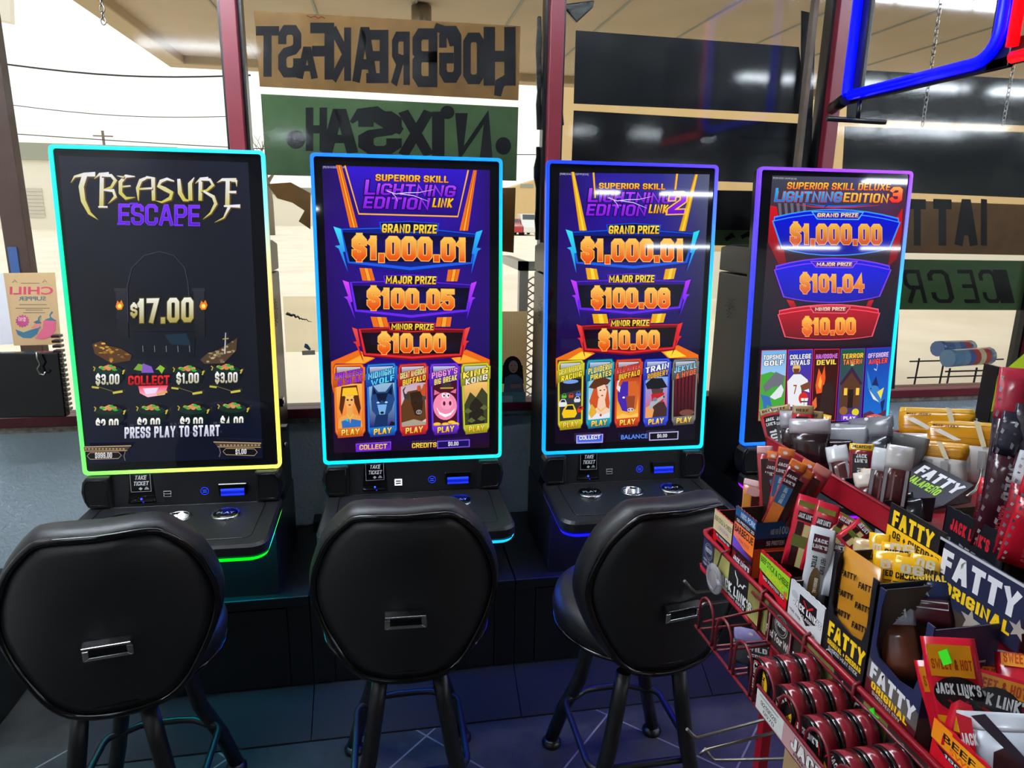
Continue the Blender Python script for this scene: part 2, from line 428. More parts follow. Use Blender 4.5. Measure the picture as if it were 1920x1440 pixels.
def _blk(s, t, p0, p1, h, top='#ffffff', bot=None, th=0.2, w=0.56, sh=0.0, out=None, ow=0.05, vdir=None):
    bot = bot or top
    th *= .72; w *= .94; ow *= .8
    wt = blockglyphs(t, th, w, 0.0)[2]
    dx, dy = p1[0] - p0[0], p1[1] - p0[1]; ln = math.hypot(dx, dy)
    sgn = -1 if (s.px or s.q is not None) else 1
    if vdir is None: vdir = (0, sgn)
    def put(e, c0, c1):
        s.up(); vs, fs, _, ks = blockglyphs(t, th, w, e); i = len(s.v); cl = []
        for (x, y), kq in zip(vs, ks):
            a = x / wt
            q = (p0[0] + dx * a + vdir[0] * h * y + dx / ln * sh * h * y, p0[1] + dy * a + vdir[1] * h * y + dy / ln * sh * h * y)
            s.v.append(s.P(q) + s.N * (s.w + kq * .00002)); cl.append(L(mix(c1, c0, max(0, min(1, y)))))
        for f in fs: s.face([i + k for k in f], [cl[k] for k in f])
    if out: put(ow, out, out); s.w += .00006
    put(0.0, top, bot); s.w += .00006
    return s
Art.blk = _blk
# ------------------------------------------------------------------ the room
WY = 2.60                   # inner face of the window wall
def wall_mat(name, col, col2, sc, bump):
    return mat(name, col, 0.75, noise=(sc, col2, 0.3), bump=bump, spec=0.25)
M['stucco'] = wall_mat('painted_stucco', (196, 211, 220), (180, 197, 208), 5, (70, 0.5))
M['ledge'] = mat('worn_ledge', (196, 186, 166), 0.8, noise=(45, (120, 112, 100), 0.25), bump=(90, 0.5))
M['shopwall'] = mat('shop_wall', (212, 210, 204), 0.8)
M['ceilmat'] = mat('ceiling_tile', (184, 184, 182), 0.9, noise=(30, (170, 170, 168), 0.3))
M['redframe'] = mat('red_window_frame', (116, 24, 40), 0.4, noise=(9, (96, 20, 34), 0.3))

def floor_mat():
    m = bpy.data.materials.new('slate_tile'); m.use_nodes = True
    n = m.node_tree.nodes; l = m.node_tree.links; b = n['Principled BSDF']
    t = n.new('ShaderNodeTexCoord'); mp = n.new('ShaderNodeMapping'); mp.inputs['Rotation'].default_value = (0, 0, PI / 4)
    br = n.new('ShaderNodeTexBrick'); br.offset = 0.0; br.inputs['Scale'].default_value = 1.0
    br.inputs['Brick Width'].default_value = 0.42; br.inputs['Row Height'].default_value = 0.42; br.inputs['Mortar Size'].default_value = 0.003
    nz = n.new('ShaderNodeTexNoise'); nz.inputs['Scale'].default_value = 6; nz.inputs['Detail'].default_value = 9; nz.inputs['Roughness'].default_value = 0.65
    r = n.new('ShaderNodeValToRGB'); r.color_ramp.elements[0].position = 0.35; r.color_ramp.elements[1].position = 0.7
    r.color_ramp.elements[0].color = (*L((44, 46, 48)), 1); r.color_ramp.elements[1].color = (*L((70, 70, 69)), 1)
    br.inputs['Mortar'].default_value = (*L((128, 125, 120)), 1)
    l.new(t.outputs['Object'], mp.inputs['Vector']); l.new(mp.outputs[0], br.inputs['Vector'])
    l.new(t.outputs['Object'], nz.inputs['Vector']); l.new(nz.outputs[0], r.inputs[0])
    l.new(r.outputs[0], br.inputs['Color1']); l.new(r.outputs[0], br.inputs['Color2'])
    l.new(br.outputs['Color'], b.inputs['Base Color']); b.inputs['Roughness'].default_value = 0.42; b.inputs['Specular IOR Level'].default_value = 0.2
    return m
M['slate'] = floor_mat()

X0, X1, YB, ZC = -1.75, 15.0, -14.5, 2.80
b = MB('slate'); b.box(X0, X1, YB, WY + 0.2, -0.08, 0.0); struct(b, 'floor')
b = MB('ceilmat'); b.box(X0, X1, YB, WY + 0.2, ZC, ZC + 0.08); struct(b, 'ceiling')
b = MB('shopwall'); b.box(X0 - 0.1, X0, YB, WY + 0.2, 0, ZC); struct(b, 'wall_left')
b = MB('shopwall'); b.box(X1, X1 + 0.1, YB, WY + 0.2, 0, ZC); struct(b, 'wall_right')
b = MB('shopwall'); b.box(X0, X1, YB - 0.1, YB, 0, ZC); struct(b, 'wall_front')
SILL = 0.85
b = MB('stucco'); b.box(X0, X1, WY, WY + 0.2, 0, SILL - 0.025); struct(b, 'wall_back')
b = MB('stucco'); b.box(X0, X1, WY, WY + 0.2, ZC - 0.12, ZC); struct(b, 'wall_lintel')
b = MB('ledge'); b.box(X0, X1, WY - 0.012, WY + 0.2, SILL - 0.026, SILL); struct(b, 'trim_1', bevel=0.006)
# windows: mullion centres along the wall
MUL = [-1.62, -0.498, 0.590, 1.690, 2.80, 3.90]
for k in range(len(MUL) - 1):
    a, c = MUL[k], MUL[k + 1]
    w = thing('window_%d' % (k + 1), None, None, ((a + c) / 2, WY + 0.03, SILL), kind='structure')
    f = MB('redframe')
    f.box(a + 0.0, a + 0.05, WY - 0.03, WY + 0.06, SILL, ZC - 0.12)
    f.box(a + 0.05, c, WY - 0.03, WY + 0.06, SILL, SILL + 0.036)
    f.box(a + 0.05, c, WY - 0.03, WY + 0.06, ZC - 0.17, ZC - 0.12)
    f.build('window_frame', w, bevel=0.003)
    f = MB('blackpl'); f.box(a + 0.05, a + 0.062, WY + 0.0, WY + 0.05, SILL + 0.036, ZC - 0.17); f.box(c - 0.012, c, WY + 0.0, WY + 0.05, SILL + 0.036, ZC - 0.17)
    f.build('gasket', w)
    f = MB('glass'); f.box(a + 0.05, c, WY + 0.02, WY + 0.026, SILL + 0.036, ZC - 0.17); f.build('pane', w)
b = MB('shopwall'); b.box(MUL[-1], X1, WY, WY + 0.2, SILL, ZC - 0.12); struct(b, 'wall_side')

# ceiling tube lamps, including the ones added as fill
M['tube'] = mat('lit_tube', (236, 244, 255), 0.4, emit=TUBE_POWER)
M['whitemetal'] = mat('white_metal', (205, 206, 204), 0.45)
for k, (xa, xb, y, z) in enumerate(TUBES):
    t = thing('ceiling_lamp', None, 'lamp', ((xa + xb) / 2, y, z), group='tube lamps under the ceiling')
    t['label'] = 'white strip lamp with lit tubes under the shop ceiling, in a set partly added as fill light'
    m = MB('whitemetal'); m.box(xa - 0.02, xb + 0.02, y - 0.07, y + 0.07, z + 0.02, ZC); m.build('housing', t)
    for s in (-0.035, 0.035):
        m = MB('tube'); m.lathe([(0.014 if y > -10 else .034, xa), (0.014 if y > -10 else .034, xb)], (0, y + s, z), 'x', 10); m.build('tube', t)

# ------------------------------------------------------------------ outside
M['soffit'] = mat('canopy_soffit', (196, 176, 146), 0.7, noise=(3, (182, 163, 135), 0.3))
M['soffit_edge'] = mat('canopy_edge', (186, 165, 128), 0.7)
M['asphalt'] = mat('pale_pavement', (244, 232, 212), 0.85, noise=(0.6, (222, 208, 186), 0.25))
M['tanwall'] = mat('tan_siding', (214, 184, 134), 0.8, noise=(2, (205, 174, 124), 0.3))
M['whitewall'] = mat('white_siding', (228, 222, 208), 0.8)
M['greyband'] = mat('grey_fascia', (150, 152, 138), 0.7)
M['garage'] = mat('garage_door', (196, 190, 176), 0.6)
M['brownpost'] = mat('brown_post', (74, 46, 38), 0.6, noise=(12, (60, 36, 30), 0.3))
M['bark'] = mat('bark', (120, 108, 96), 0.9)
M['carwhite'] = mat('white_car_paint', (225, 225, 222), 0.25, coat=0.6)
M['carred'] = mat('red_car_paint', (176, 40, 50), 0.25, coat=0.6)
M['tyre'] = mat('tyre', (30, 30, 32), 0.8)
M['carglass'] = mat('car_glass', (70, 78, 86), 0.1)
b = MB('asphalt'); b.box(-60, 80, WY + 0.2, 90, -0.2, -0.1); struct(b, 'ground')

t = thing('canopy', 'tan gas station canopy over the pavement outside the windows', 'canopy', (4, 4.2, 2.63))
m = MB('soffit'); m.box(-1.50, 24, WY + 0.2, 6.0, 2.70, 2.80)
m.build('soffit', t)
m = MB('soffit_edge'); m.box(-1.56, 24, 5.9, 6.06, 2.64, 3.1); m.box(-1.562, -1.42, WY + 0.2, 6.058, 2.6415, 3.098); m.build('fascia', t, bevel=0.01)
m = MB('greyband')
for k in range(9): m.box(-0.9 + k * 0.55, -0.888 + k * 0.55, WY + 0.3, 5.9, 2.692, 2.70)
m.build('soffit_seam', t)
p = AZ(790, 12, 2.69)
t2 = thing('downlight', 'grey ribbed lamp fixed under the tan canopy', 'lamp', (p.x, p.y, 2.55))
m = MB('steel'); m.lathe([(0.03, 2.56), (0.05, 2.57), (0.055, 2.62), (0.055, 2.69)], (p.x, p.y, 0), 'z', 14); m.build('shade', t2)

# brown post left of the first machine
p = AY(-17, 300, 3.4); q = AY(28, 300, 3.4)
t = thing('canopy_post', 'brown steel post outside the leftmost window', 'post', ((p.x + q.x) / 2, 3.4, -0.1))
m = MB('brownpost'); m.box(p.x, q.x, 3.4, 3.46, -0.1, 2.635); m.build('post', t, bevel=0.004)
m = MB('print'); m.paint((50, 90, 160)); pp = AY(14, 463, 3.395); qq = AY(38, 510, 3.395); m.box(pp.x, qq.x, 3.392, 3.4, qq.z - 0.05, pp.z); m.build('sticker', t)

# corner of another canopy, top left
p = AY(0, 0, 7); q = AY(34, 36, 7)
t = MB('whitewall'); t.hexa([V(p.x - 2, 7, q.z + .25), V(q.x - .06, 7, q.z - .02), V(q.x - .08, 7.12, q.z - .02), V(p.x - 2, 7.12, q.z + .25), V(p.x - 2, 7, q.z + 1), V(q.x, 7, q.z + .8), V(q.x, 7.12, q.z + .8), V(p.x - 2, 7.12, q.z + 1)])
t.build('roof_corner', label='pale roof corner high outside the leftmost window', cat='roof')

# buildings across the street
def building(name, label, x0, x1, y, h, wallm, band=None, roof=None, cat='building'):
    t = thing(name, label, cat, ((x0 + x1) / 2, y, -0.1))
    m = MB(wallm); m.box(x0, x1, y, y + 6, -0.1, h); m.build('wall', t)
    if band: m = MB(band); m.box(x0 - 0.1, x1 + 0.1, y - 0.15, y + 6.1, h - 0.0, h + 0.9); m.build('fascia', t)
    return t
def on(px, py, Y): return AY(px, py, Y)
Yb = 60.0
xa = on(-60, 300, Yb).x; xb = on(330, 300, Yb).x; h = on(60, 300, Yb).z; h2 = on(60, 268, Yb).z
t = thing('garage_building', 'white garage building with roll doors and a grey fascia across the street', 'building', ((xa + xb) / 2, Yb, -0.1))
m = MB('whitewall'); m.box(xa, xb, Yb, Yb + 8, -0.1, h); m.build('wall', t)
m = MB('greyband'); m.box(xa - .2, xb + .2, Yb - .3, Yb + 8, h, h2); m.build('fascia', t)
for (u0, u1) in ((38, 86), (100, 150), (-20, 22)):
    d0 = on(u0, 352, Yb); d1 = on(u1, 408, Yb)
    m = MB('garage')
    n = 8
    for k in range(n): 
        z0 = d1.z + (d0.z - d1.z) * k / n; z1 = d1.z + (d0.z - d1.z) * (k + 0.93) / n
        m.box(d0.x, d1.x, Yb - 0.1, Yb, z0, z1)
    m.build('roll_door', t)
Yc = 85.0
a = on(450, 300, Yc); c = on(985, 300, Yc)
t = thing('white_hall', 'long white hall across the street behind the brown cardboard sign', 'building', ((a.x + c.x) / 2, Yc, -0.1))
m = MB('whitewall'); m.box(a.x, c.x, Yc, Yc + 10, -0.1, on(700, 378, Yc).z + 0.6); m.build('wall', t)
m = MB('greyband'); m.box(a.x - .2, c.x + .2, Yc - .3, Yc + 10, on(700, 378, Yc).z + .6, on(700, 365, Yc).z + 0.6); m.build('roof_edge', t)
Yg = 68.0
a = on(935, 375, Yg); c = on(1012, 330, Yg)
t = thing('gable_house', 'beige gabled shed behind the parked cars', 'house', ((a.x + c.x) / 2, Yg, -0.1))
m = MB('tanwall'); g0 = a.x - 1.5; g1 = c.x + 1.5; zt = on(1005, 328, Yg).z; ze = on(940, 362, Yg).z
m.prism([V(g0, Yg, -.1), V(g1 + 1.5, Yg, -.1), V(g1 + 1.5, Yg, ze), V(g1 - .3, Yg, zt), V(g0, Yg, ze - .3)], V(0, 8, 0)); m.build('wall', t)
m = MB('greyband'); m.box(on(976, 350, Yg).x, on(1000, 350, Yg).x, Yg - .05, Yg, on(985, 352, Yg).z, on(985, 345, Yg).z); m.build('vent', t)
# tan building on the right, seen through gaps between the dark signs
Yt = 14.0
a = on(1046, 160, Yt)
t = thing('tan_building', 'tan sided building wing beyond the dark window signs', 'building', (a.x + 6, Yt, -0.1))
m = MB('tanwall'); m.box(a.x, a.x + 22, Yt, Yt + .3, -0.1, 5.4); m.build('wall', t)
m = MB('whitewall'); m.box(a.x, a.x + 22, Yt - 0.06, Yt, -0.1, 0.9); m.build('base_band', t)

def car(name, label, px0, px1, pyb, Y, paint, h=1.45, ln=4.2):
    p = on((px0 + px1) / 2, pyb, Y); x = p.x; w = (on(px1, pyb, Y).x - on(px0, pyb, Y).x) / 2
    t = thing(name, label, 'car', (x, Y, -0.1))
    z0 = -0.1
    m = MB(paint)
    prof = [(0, .25), (0, .75), (.9, .95), (1.5, h), (3.1, h), (3.7, .95), (ln, .85), (ln, .25)]
    m.prism([V(x - w, Y + a, z0 + b) for a, b in prof], V(2 * w, 0, 0)); m.build('body', t, bevel=0.08)
    m = MB('carglass'); m.hexa([V(x - w * .85, Y + .98, z0 + 1.0), V(x + w * .85, Y + .98, z0 + 1.0), V(x + w * .85, Y + 1.0, z0 + 1.0), V(x - w * .85, Y + 1.0, z0 + 1.0), V(x - w * .75, Y + 1.4, z0 + h - .05), V(x + w * .75, Y + 1.4, z0 + h - .05), V(x + w * .75, Y + 1.45, z0 + h - .05), V(x - w * .75, Y + 1.45, z0 + h - .05)]); m.build('windscreen', t)
    for sx in (-1, 1):
        for yy in (.8, ln - .8):
            m = MB('tyre'); m.lathe([(.18, -.1), (.33, -.1), (.33, .1), (.18, .1)], (x + sx * w * .88, Y + yy, z0 + .33), 'x', 14); m.build('wheel', t)
    return t
car('pickup_truck', 'white pickup parked outside by the middle window post', 982, 1012, 424, 57.0, 'carwhite', 1.75, 5)
car('parked_car', 'red car parked beside the white pickup', 953, 981, 428, 57.0, 'carred', 1.35, 4)

# utility pole and wires
p = on(194, 262, 78.0); z = on(192, 245, 78.0).z
t = thing('utility_pole', 'bare utility pole above the roofs behind the leftmost machine', 'pole', (p.x, 78, -0.1))
m = MB('bark'); m.tube([V(p.x, 78, -.1), V(p.x, 78, z)], 0.13); m.build('pole', t)
m = MB('bark'); m.tube([V(p.x - .9, 78, z - .5), V(p.x + .9, 78, z - .5)], 0.06); m.build('crossarm', t)
for k, (pa, pb, Y, r) in enumerate((((-30, 115), (470, 141), 12, .012), ((-30, 190), (470, 217), 22, .010), ((-30, 247), (1100, 290), 30, .016))):
    A_ = on(*pa, Y); B_ = on(*pb, Y)
    m = MB('tyre'); pts = [A_.lerp(B_, i / 10) - V(0, 0, .25 * math.sin(PI * i / 10) * (Y / 30)) for i in range(11)]
    m.tube(pts, r, 6); m.build('power_line', label=['topmost thick power line across the sky', 'thin middle power line across the sky', 'lowest power line, passing the utility pole'][k], cat='wire', group='power lines outside')

# bare tree left of the brown sign
def tree(px, py, Y, hpx, label):
    p = on(px, py, Y); top = on(px, hpx, Y).z
    t = thing('bare_tree', label, 'tree', (p.x, Y, -0.1))
    rnd = random.Random(5); tr = MB('bark'); br = MB('bark'); H = top + .1
    tr.tube([V(p.x, Y, -.1), V(p.x + .1, Y, H * .3), V(p.x, Y, H * .5)], [.32, .22, .15]); tr.build('trunk', t)
    def grow(a, d, l, r, n):
        b_ = a + d * l; br.tube([a, a.lerp(b_, .5) + V(rnd.uniform(-.05, .05), 0, rnd.uniform(0, .06)) * l, b_], [r, r * .8, r * .55], 5)
        if n:
            for _ in range(3):
                dd = (d + V(rnd.uniform(-.8, .8), rnd.uniform(-.5, .5), rnd.uniform(-.25, .55))).normalized(); grow(b_, dd, l * .68, r * .55, n - 1)
    for k in range(5):
        a = -1 + k * .5; grow(V(p.x, Y, H * (.36 + .03 * k)), V(a, rnd.uniform(-.3, .3), .9).normalized(), H * .2, .1, 3)
    br.build('branches', t)
tree(505, 402, 52.0, 232, 'bare winter tree outside, left of the brown cardboard sign')

# ice merchandiser mesh cage right outside the glass
p = on(973, 490, 3.05); q = on(1012, 600, 3.05)
t = thing('wire_cage', 'white expanded mesh cage standing outside behind the third machine', 'cage', (p.x + .25, 3.05, -0.1))
m = MB('whitemetal')
for (x0, x1, z0, z1) in ((p.x, p.x + .04, -.1, p.z), (p.x + .55, p.x + .59, -.1, p.z), (p.x, p.x + .59, p.z - .04, p.z), (p.x, p.x + .59, .3, .34)): m.box(x0, x1, 3.03, 3.07, z0, z1)
m.box(p.x, p.x + .04, 3.07, 3.5, p.z - .04, p.z)
m.build('frame', t)
m = MB('whitemetal')
zz = .34
while zz < p.z - .06:
    for i in range(10):
        x = p.x + .04 + i * .052
        m.tube([V(x, 3.05, zz), V(x + .026, 3.05, zz + .018), V(x + .052, 3.05, zz)], .0035, 4)
        m.tube([V(x, 3.05, zz), V(x + .026, 3.05, zz - .018), V(x + .052, 3.05, zz)], .0035, 4)
    zz += .036
m.build('mesh', t)
# ------------------------------------------------------------------ paper and board signs on the windows
def backlit(m, w=0.3):          # thin board that lets some daylight through
    n = m.node_tree.nodes; l = m.node_tree.links; b = n['Principled BSDF']; o = n['Material Output']
    t = n.new('ShaderNodeBsdfTranslucent'); x = n.new('ShaderNodeMixShader'); x.inputs[0].default_value = w
    if b.inputs['Base Color'].links: l.new(b.inputs['Base Color'].links[0].from_socket, t.inputs[0])
    else: t.inputs[0].default_value = b.inputs['Base Color'].default_value
    l.new(b.outputs[0], x.inputs[1]); l.new(t.outputs[0], x.inputs[2]); l.new(x.outputs[0], o.inputs[0]); return m
M['cardboard'] = mat('brown_cardboard', (176, 134, 80), 0.85, noise=(14, (140, 104, 64), 0.3))
M['greenboard'] = mat('green_board', (104, 132, 90), 0.85, noise=(10, (80, 106, 70), 0.3))
M['darkboard'] = mat('dark_board', (9, 11, 19), 0.5, noise=(8, (6, 8, 14), 0.3), spec=0.2)
M['trash'] = mat('black_sheeting', (14, 14, 16), 0.22, bump=(60, 0.5))
backlit(M['cardboard'], .42); backlit(M['greenboard'], .35)
SY = WY + 0.03             # signs hang on the outside of the glass
def board(name, label, quad, m, Y=SY, th=0.004, cat='sign', group=None):
    p = [AY(x, y, Y) for x, y in quad]
    t = thing(name, label, cat, ((p[0].x + p[1].x) / 2, Y, min(q.z for q in p)), group=group)
    b = MB(m); b.prism([V(q.x, Y, q.z) for q in p], V(0, th, 0)); b.build('board', t); return t
def wart(Y=SY, m='paper', lift=0.0004): return Art((0, Y, 0), (1, 0, 0), (0, 0, 1), m, lift=lift)
INK = (38, 36, 40)
# brown sign, lettering seen from behind
t = board('window_sign', 'brown cardboard sign with thick black hand lettering at the top of the middle window', [(476, 20), (976, 49), (972, 188), (487, 162)], 'cardboard')
a = wart().crop(440, 0, 3)
def back(ch, x0, x1, yb, h, th=.2, y2=None, sh=0.0): a.blk(ch, (x1, y2 or yb), (x0, yb), h, INK, None, th, .56, sh)
for ch, x0, x1, yb, h in (('T', 120, 250, 432, 285), ('S', 245, 375, 436, 295), ('A', 350, 465, 442, 180), ('F', 425, 560, 448, 320), ('K', 545, 655, 455, 300), ('A', 665, 800, 462, 310), ('E', 740, 865, 468, 300),
                       ('R', 885, 985, 478, 300), ('B', 1000, 1140, 490, 330), ('G', 1150, 1275, 466, 320), ('O', 1285, 1405, 474, 290), ('H', 1400, 1580, 482, 330)):
    back(ch, x0, x1, yb, h, .26)
a.st([(1570, 420), (1490, 470), (1478, 540)], [50, 60, 40], INK)
a.st([(1125, 150), (1215, 185), (1225, 260)], [45, 60, 30], INK)
a.st([(405, 88), (430, 100), (450, 92), (470, 104), (490, 95), (508, 104)], 5, (120, 40, 30))
a.build('lettering', t)
t = board('window_sign', 'dark green sign with black lettering and dots under the brown sign', [(489, 176), (972, 201), (968, 339), (499, 328)], 'greenboard')
a = wart().crop(440, 0, 3)
for ch, x0, x1, yb, h in (('H', 400, 520, 850, 245), ('A', 490, 690, 862, 250), ('S', 695, 940, 866, 240), ('X', 930, 1110, 874, 250), ('I', 1110, 1180, 878, 250), ('N', 1240, 1450, 886, 250)): back(ch, x0, x1, yb, h, .26)
a.el(345, 785, 53, 53, INK); a.el(1511, 821, 44, 50, INK); a.el(1196, 632, 40, 38, INK)
a.st([(655, 690), (700, 640), (790, 640), (880, 700), (940, 740)], [20, 60, 90, 80, 40], INK)
a.build('lettering', t)
# remains of a third sign
t = MB('cardboard'); P = [(500, 345), (545, 342), (582, 362), (582, 430), (560, 415), (571, 395), (548, 380), (520, 372)]
t.prism([AY(x, y, SY) for x, y in P], V(0, .003, 0)); t.build('torn_cardboard', label='torn scrap of brown cardboard beside the second machine', cat='cardboard')
t = MB('cardboard'); t.prism([AY(x, y, SY) for x, y in [(930, 352), (967, 352), (963, 474), (930, 470)]], V(0, .003, 0)); t.build('torn_cardboard', label='brown cardboard strip showing right of the second machine', cat='cardboard')
# pale sheet taped outside
b = board('window_sheet', 'pale translucent sheet taped on the glass between the first and second machines', [(530, 556), (597, 556), (603, 660), (536, 660)], mat('pale_sheet', (250, 246, 232), 0.8, trans=(0.85, (252, 248, 238))))
m = MB('print'); m.paint((40, 40, 38)); rnd = random.Random(3)
pts = [AY(537 + i * 2.5, 588 + i * .8 + rnd.uniform(-2, 2), WY + .015) for i in range(20)]
m.tube(pts, [.006 * (1 - i / 22) for i in range(20)], 5); m.build('barbed_sticker', label='thin black barbed streak stuck on the glass by the first machine', cat='sticker')
m = MB('print'); m.paint((52, 104, 140)); m.prism([AY(x, y, WY + .014) for x, y in [(572, 644), (577, 646), (583, 655), (580, 657), (570, 651)]], V(0, .004, 0)); m.build('blue_tag', label='small blue tag on the glass between the first two machines', cat='tag')
m = MB('frost'); m.prism([AY(x, y, WY + .014) for x, y in [(566, 658), (590, 657), (591, 665), (567, 666)]], V(0, .004, 0)); m.build('clear_label', label='small clear label under the blue tag on the glass', cat='label')

# black sheeting remains along the middle window post
for k, (pts, lab) in enumerate((([(1008, 30), (1017, 30), (1016, 240), (1005, 243), (1006, 150), (1010, 120)], 'ragged black plastic strip left of the window post between the brown and dark signs'),
                 ([(1051, 34), (1058, 36), (1057, 140), (1054, 235), (1046, 230), (1049, 120)], 'ragged black plastic strip right of the window post beside the dark board'),
                 ([(1005, 275), (1014, 272), (1012, 450), (1002, 440), (1004, 360)], 'lower ragged black plastic strip above the third machine'))):
    m = MB('trash'); rnd = random.Random(k)
    n = 9; A_ = [];
    ys = [pts[0][1] + (max(p[1] for p in pts) - pts[0][1]) * i / n for i in range(n + 1)]
    xl = min(p[0] for p in pts); xr = max(p[0] for p in pts)
    sl = (pts[3][0] - pts[1][0]) / (pts[3][1] - pts[1][1] + 1e-6)
    left = [AY(xl + 1 + sl * 0 + rnd.uniform(-2, 3), y, SY) for y in ys]; right = [AY(xr - rnd.uniform(0, 2), y, SY) for y in ys]
    m.prism(left + right[::-1], V(0, .012, 0)); m.build('black_plastic', label=lab, cat='plastic', bevel=.003)
m = MB('trash'); m.prism([AY(x, y, SY) for x, y in [(1052, 8), (1115, 0), (1112, 14), (1082, 42)]], V(0, .02, 0)); m.build('black_plastic', label='crumpled black plastic corner at the top of the third window', cat='plastic', bevel=.004)

# dark boards of the third window
Y3 = SY
for quad, lab in (([(1080, 57), (1498, 88), (1512, 214), (1076, 194)], 'topmost plain dark board on the third window'),
                  ([(1076, 207), (1508, 232), (1515, 346), (1071, 330)], 'middle plain dark board on the third window'),
                  ([(1071, 352), (1420, 358), (1424, 432), (1071, 428)], 'lower dark board between the third and fourth machines')):
    board('dark_board', lab, quad, 'darkboard', group='dark boards on the windows')
t = board('dark_board', 'narrow dark strip at the right edge of the third window', [(1503, 20), (1530, 26), (1517, 420), (1500, 420)], 'darkboard', Y=SY + .006, group='dark boards on the windows')
p = AY(1527, 20, WY - .005); q = AY(1545, 20, WY - .005)
m = MB(mat('weathered_wood', (96, 82, 68), 0.8, noise=(12, (66, 56, 48), 0.3))); m.box(p.x - .01, q.x - .03, WY - .02, WY + .012, SILL + .04, ZC - .2); m.build('wood_strip', label='weathered wood strip beside the red post right of the third window', cat='wood', bevel=.003)
t = board('green_sign', 'dark green painted strip showing between the third and fourth machines', [(1340, 430), (1417, 432), (1416, 462), (1340, 460)], 'greenboard')
a = wart().crop(1360, 280, 4.364); a.st([(0, 740), (60, 700), (80, 720)], [30, 40, 10], INK); a.st([(130, 720), (190, 690), (215, 730)], [30, 45, 15], INK); a.build('lettering', t)
# fourth window
for quad, lab in (([(1592, 130), (1990, 152), (1990, 238), (1588, 222)], 'topmost dark board on the rightmost window behind the chains'),
                  ([(1585, 237), (1990, 250), (1990, 374), (1578, 356)], 'middle dark board on the rightmost window below the chains')):
    board('dark_board', lab, quad, 'darkboard', group='dark boards on the windows')
t = board('window_sign', 'tan sign with black block letters right of the fourth machine', [(1590, 372), (1990, 386), (1990, 480), (1590, 472)], 'cardboard')
a = wart().crop(1360, 280, 4.364)
for ch, x0, x1 in (('T', 1500, 1640), ('T', 1700, 1850), ('A', 1880, 2060), ('I', 2090, 2140)): a.blk(ch, (x1, 790), (x0, 785), 380, (28, 28, 32), None, .3)
a.build('lettering', t)
t = board('window_sign', 'green sign with black mirrored ice cream lettering right of the fourth machine', [(1600, 485), (1990, 490), (1988, 582), (1600, 580)], backlit(mat('green_sign_board', (118, 154, 104), 0.85, noise=(12, (98, 132, 86), 0.3)), .45))
a = wart().crop(1360, 580, 3.4286)
for ch, x0, x1 in (('R', 1180, 1300), ('C', 1340, 1480), ('E', 1540, 1640), ('C', 1670, 1780), ('I', 1770, 1860)): a.blk(ch, (x1, -40), (x0, -40), 215, (30, 30, 32), None, .16, .56, .25)
a.build('lettering', t)

# chili supper flyer (printed side faces out, so it reads mirrored)
M['flyerback'] = mat('flyer_paper', (238, 236, 240), 0.8, trans=(0.25, (240, 240, 255)))
t = board('flyer_backing', 'plain white sheet behind the chili supper flyer', [(-20, 515), (15, 512), (26, 645), (-20, 648)], 'flyerback', Y=WY + .012, th=.001, cat='paper')
t = board('flyer', 'beige chili supper flyer with peppers taped to the left window', [(6, 512), (103, 511), (115, 646), (26, 648)], backlit(mat('flyer_stock', (232, 206, 160), 0.8), .5), Y=WY + .010, th=.001, cat='flyer')
a = wart(WY + .010).crop(0, 400, 3.4286); rd = (200, 74, 96); bl = (70, 110, 130); gy = (120, 110, 96)
a.txt('CHILI', (340, 520), (66, 520), 50, rd, None, .02); a.txt('SUPPER', (295, 560), (122, 560), 26, (90, 110, 120), None, .02)
for y, x0, x1 in ((447, 255, 135), (585, 300, 125), (608, 320, 100), (620, 275, 165), (636, 290, 150)): a.rect(x1, y, x0, y + 4, gy)
st = [(145 + (46 if i % 2 else 37) * math.cos(i * PI / 14), 692 + (42 if i % 2 else 33) * math.sin(i * PI / 14)) for i in range(28)]
a.pg(st, (176, 76, 120)); a.blk('$10', (166, 694), (118, 692), 24, (240, 200, 190), None, .2)
a.pg([(100, 745), (150, 765), (210, 745), (255, 735), (240, 775), (200, 803), (150, 800), (115, 780)], bl); a.st([(250, 740), (262, 730)], 8, bl)
a.pg([(225, 805), (275, 740), (280, 690), (330, 670), (362, 695), (360, 750), (330, 795), (280, 810)], (206, 100, 124)); a.pg([(285, 685), (330, 668), (365, 690), (325, 690)], bl)
a.st([(328, 675), (322, 655), (338, 632)], [10, 8, 12], bl); a.pg([(200, 740), (230, 705), (270, 705), (240, 740)], (214, 130, 120)); a.pg([(215, 700), (245, 685), (270, 705), (240, 710)], bl); a.st([(250, 690), (250, 672), (265, 658)], [10, 8, 10], bl)
for cx in (95, 288): a.st([(cx - 14, 445), (cx, 425), (cx + 16, 445), (cx + 3, 435), (cx - 14, 445)], 3, gy)
a.build('printing', t)

# black panel standing on the sill at far left, with a hook in front
t = thing('black_monitor', 'flat black screen back standing on the window ledge under the chili flyer', 'monitor', (-1.22, 2.5, .85))
P = [AY(x, y, 2.45) for x, y in [(-70, 664), (110, 661), (124, 782), (-70, 786)]]
m = MB('gloss'); m.prism([V(q.x, 2.45, q.z) for q in P], V(0, .035, 0)); m.build('housing', t, bevel=.004)
m = MB('blackpl')
for k in range(16):
    z = P[2].z + .02 + k * .0165
    m.box(P[2].x - .012, P[2].x + .012, 2.452, 2.48, z, z + .008)
m.build('vent', t)
m = MB('steel'); c = AY(70, 672, 2.43)
m.tube([c + V(0, 0, .02), c, c + V(.006, 0, -.02), c + V(-.004, 0, -.035), c + V(.0, 0, -.052), c + V(.012, 0, -.056), c + V(.018, 0, -.045)], .0035, 6)
m.build('hook', label='grey hook hanging in front of the black screen back', cat='hook')

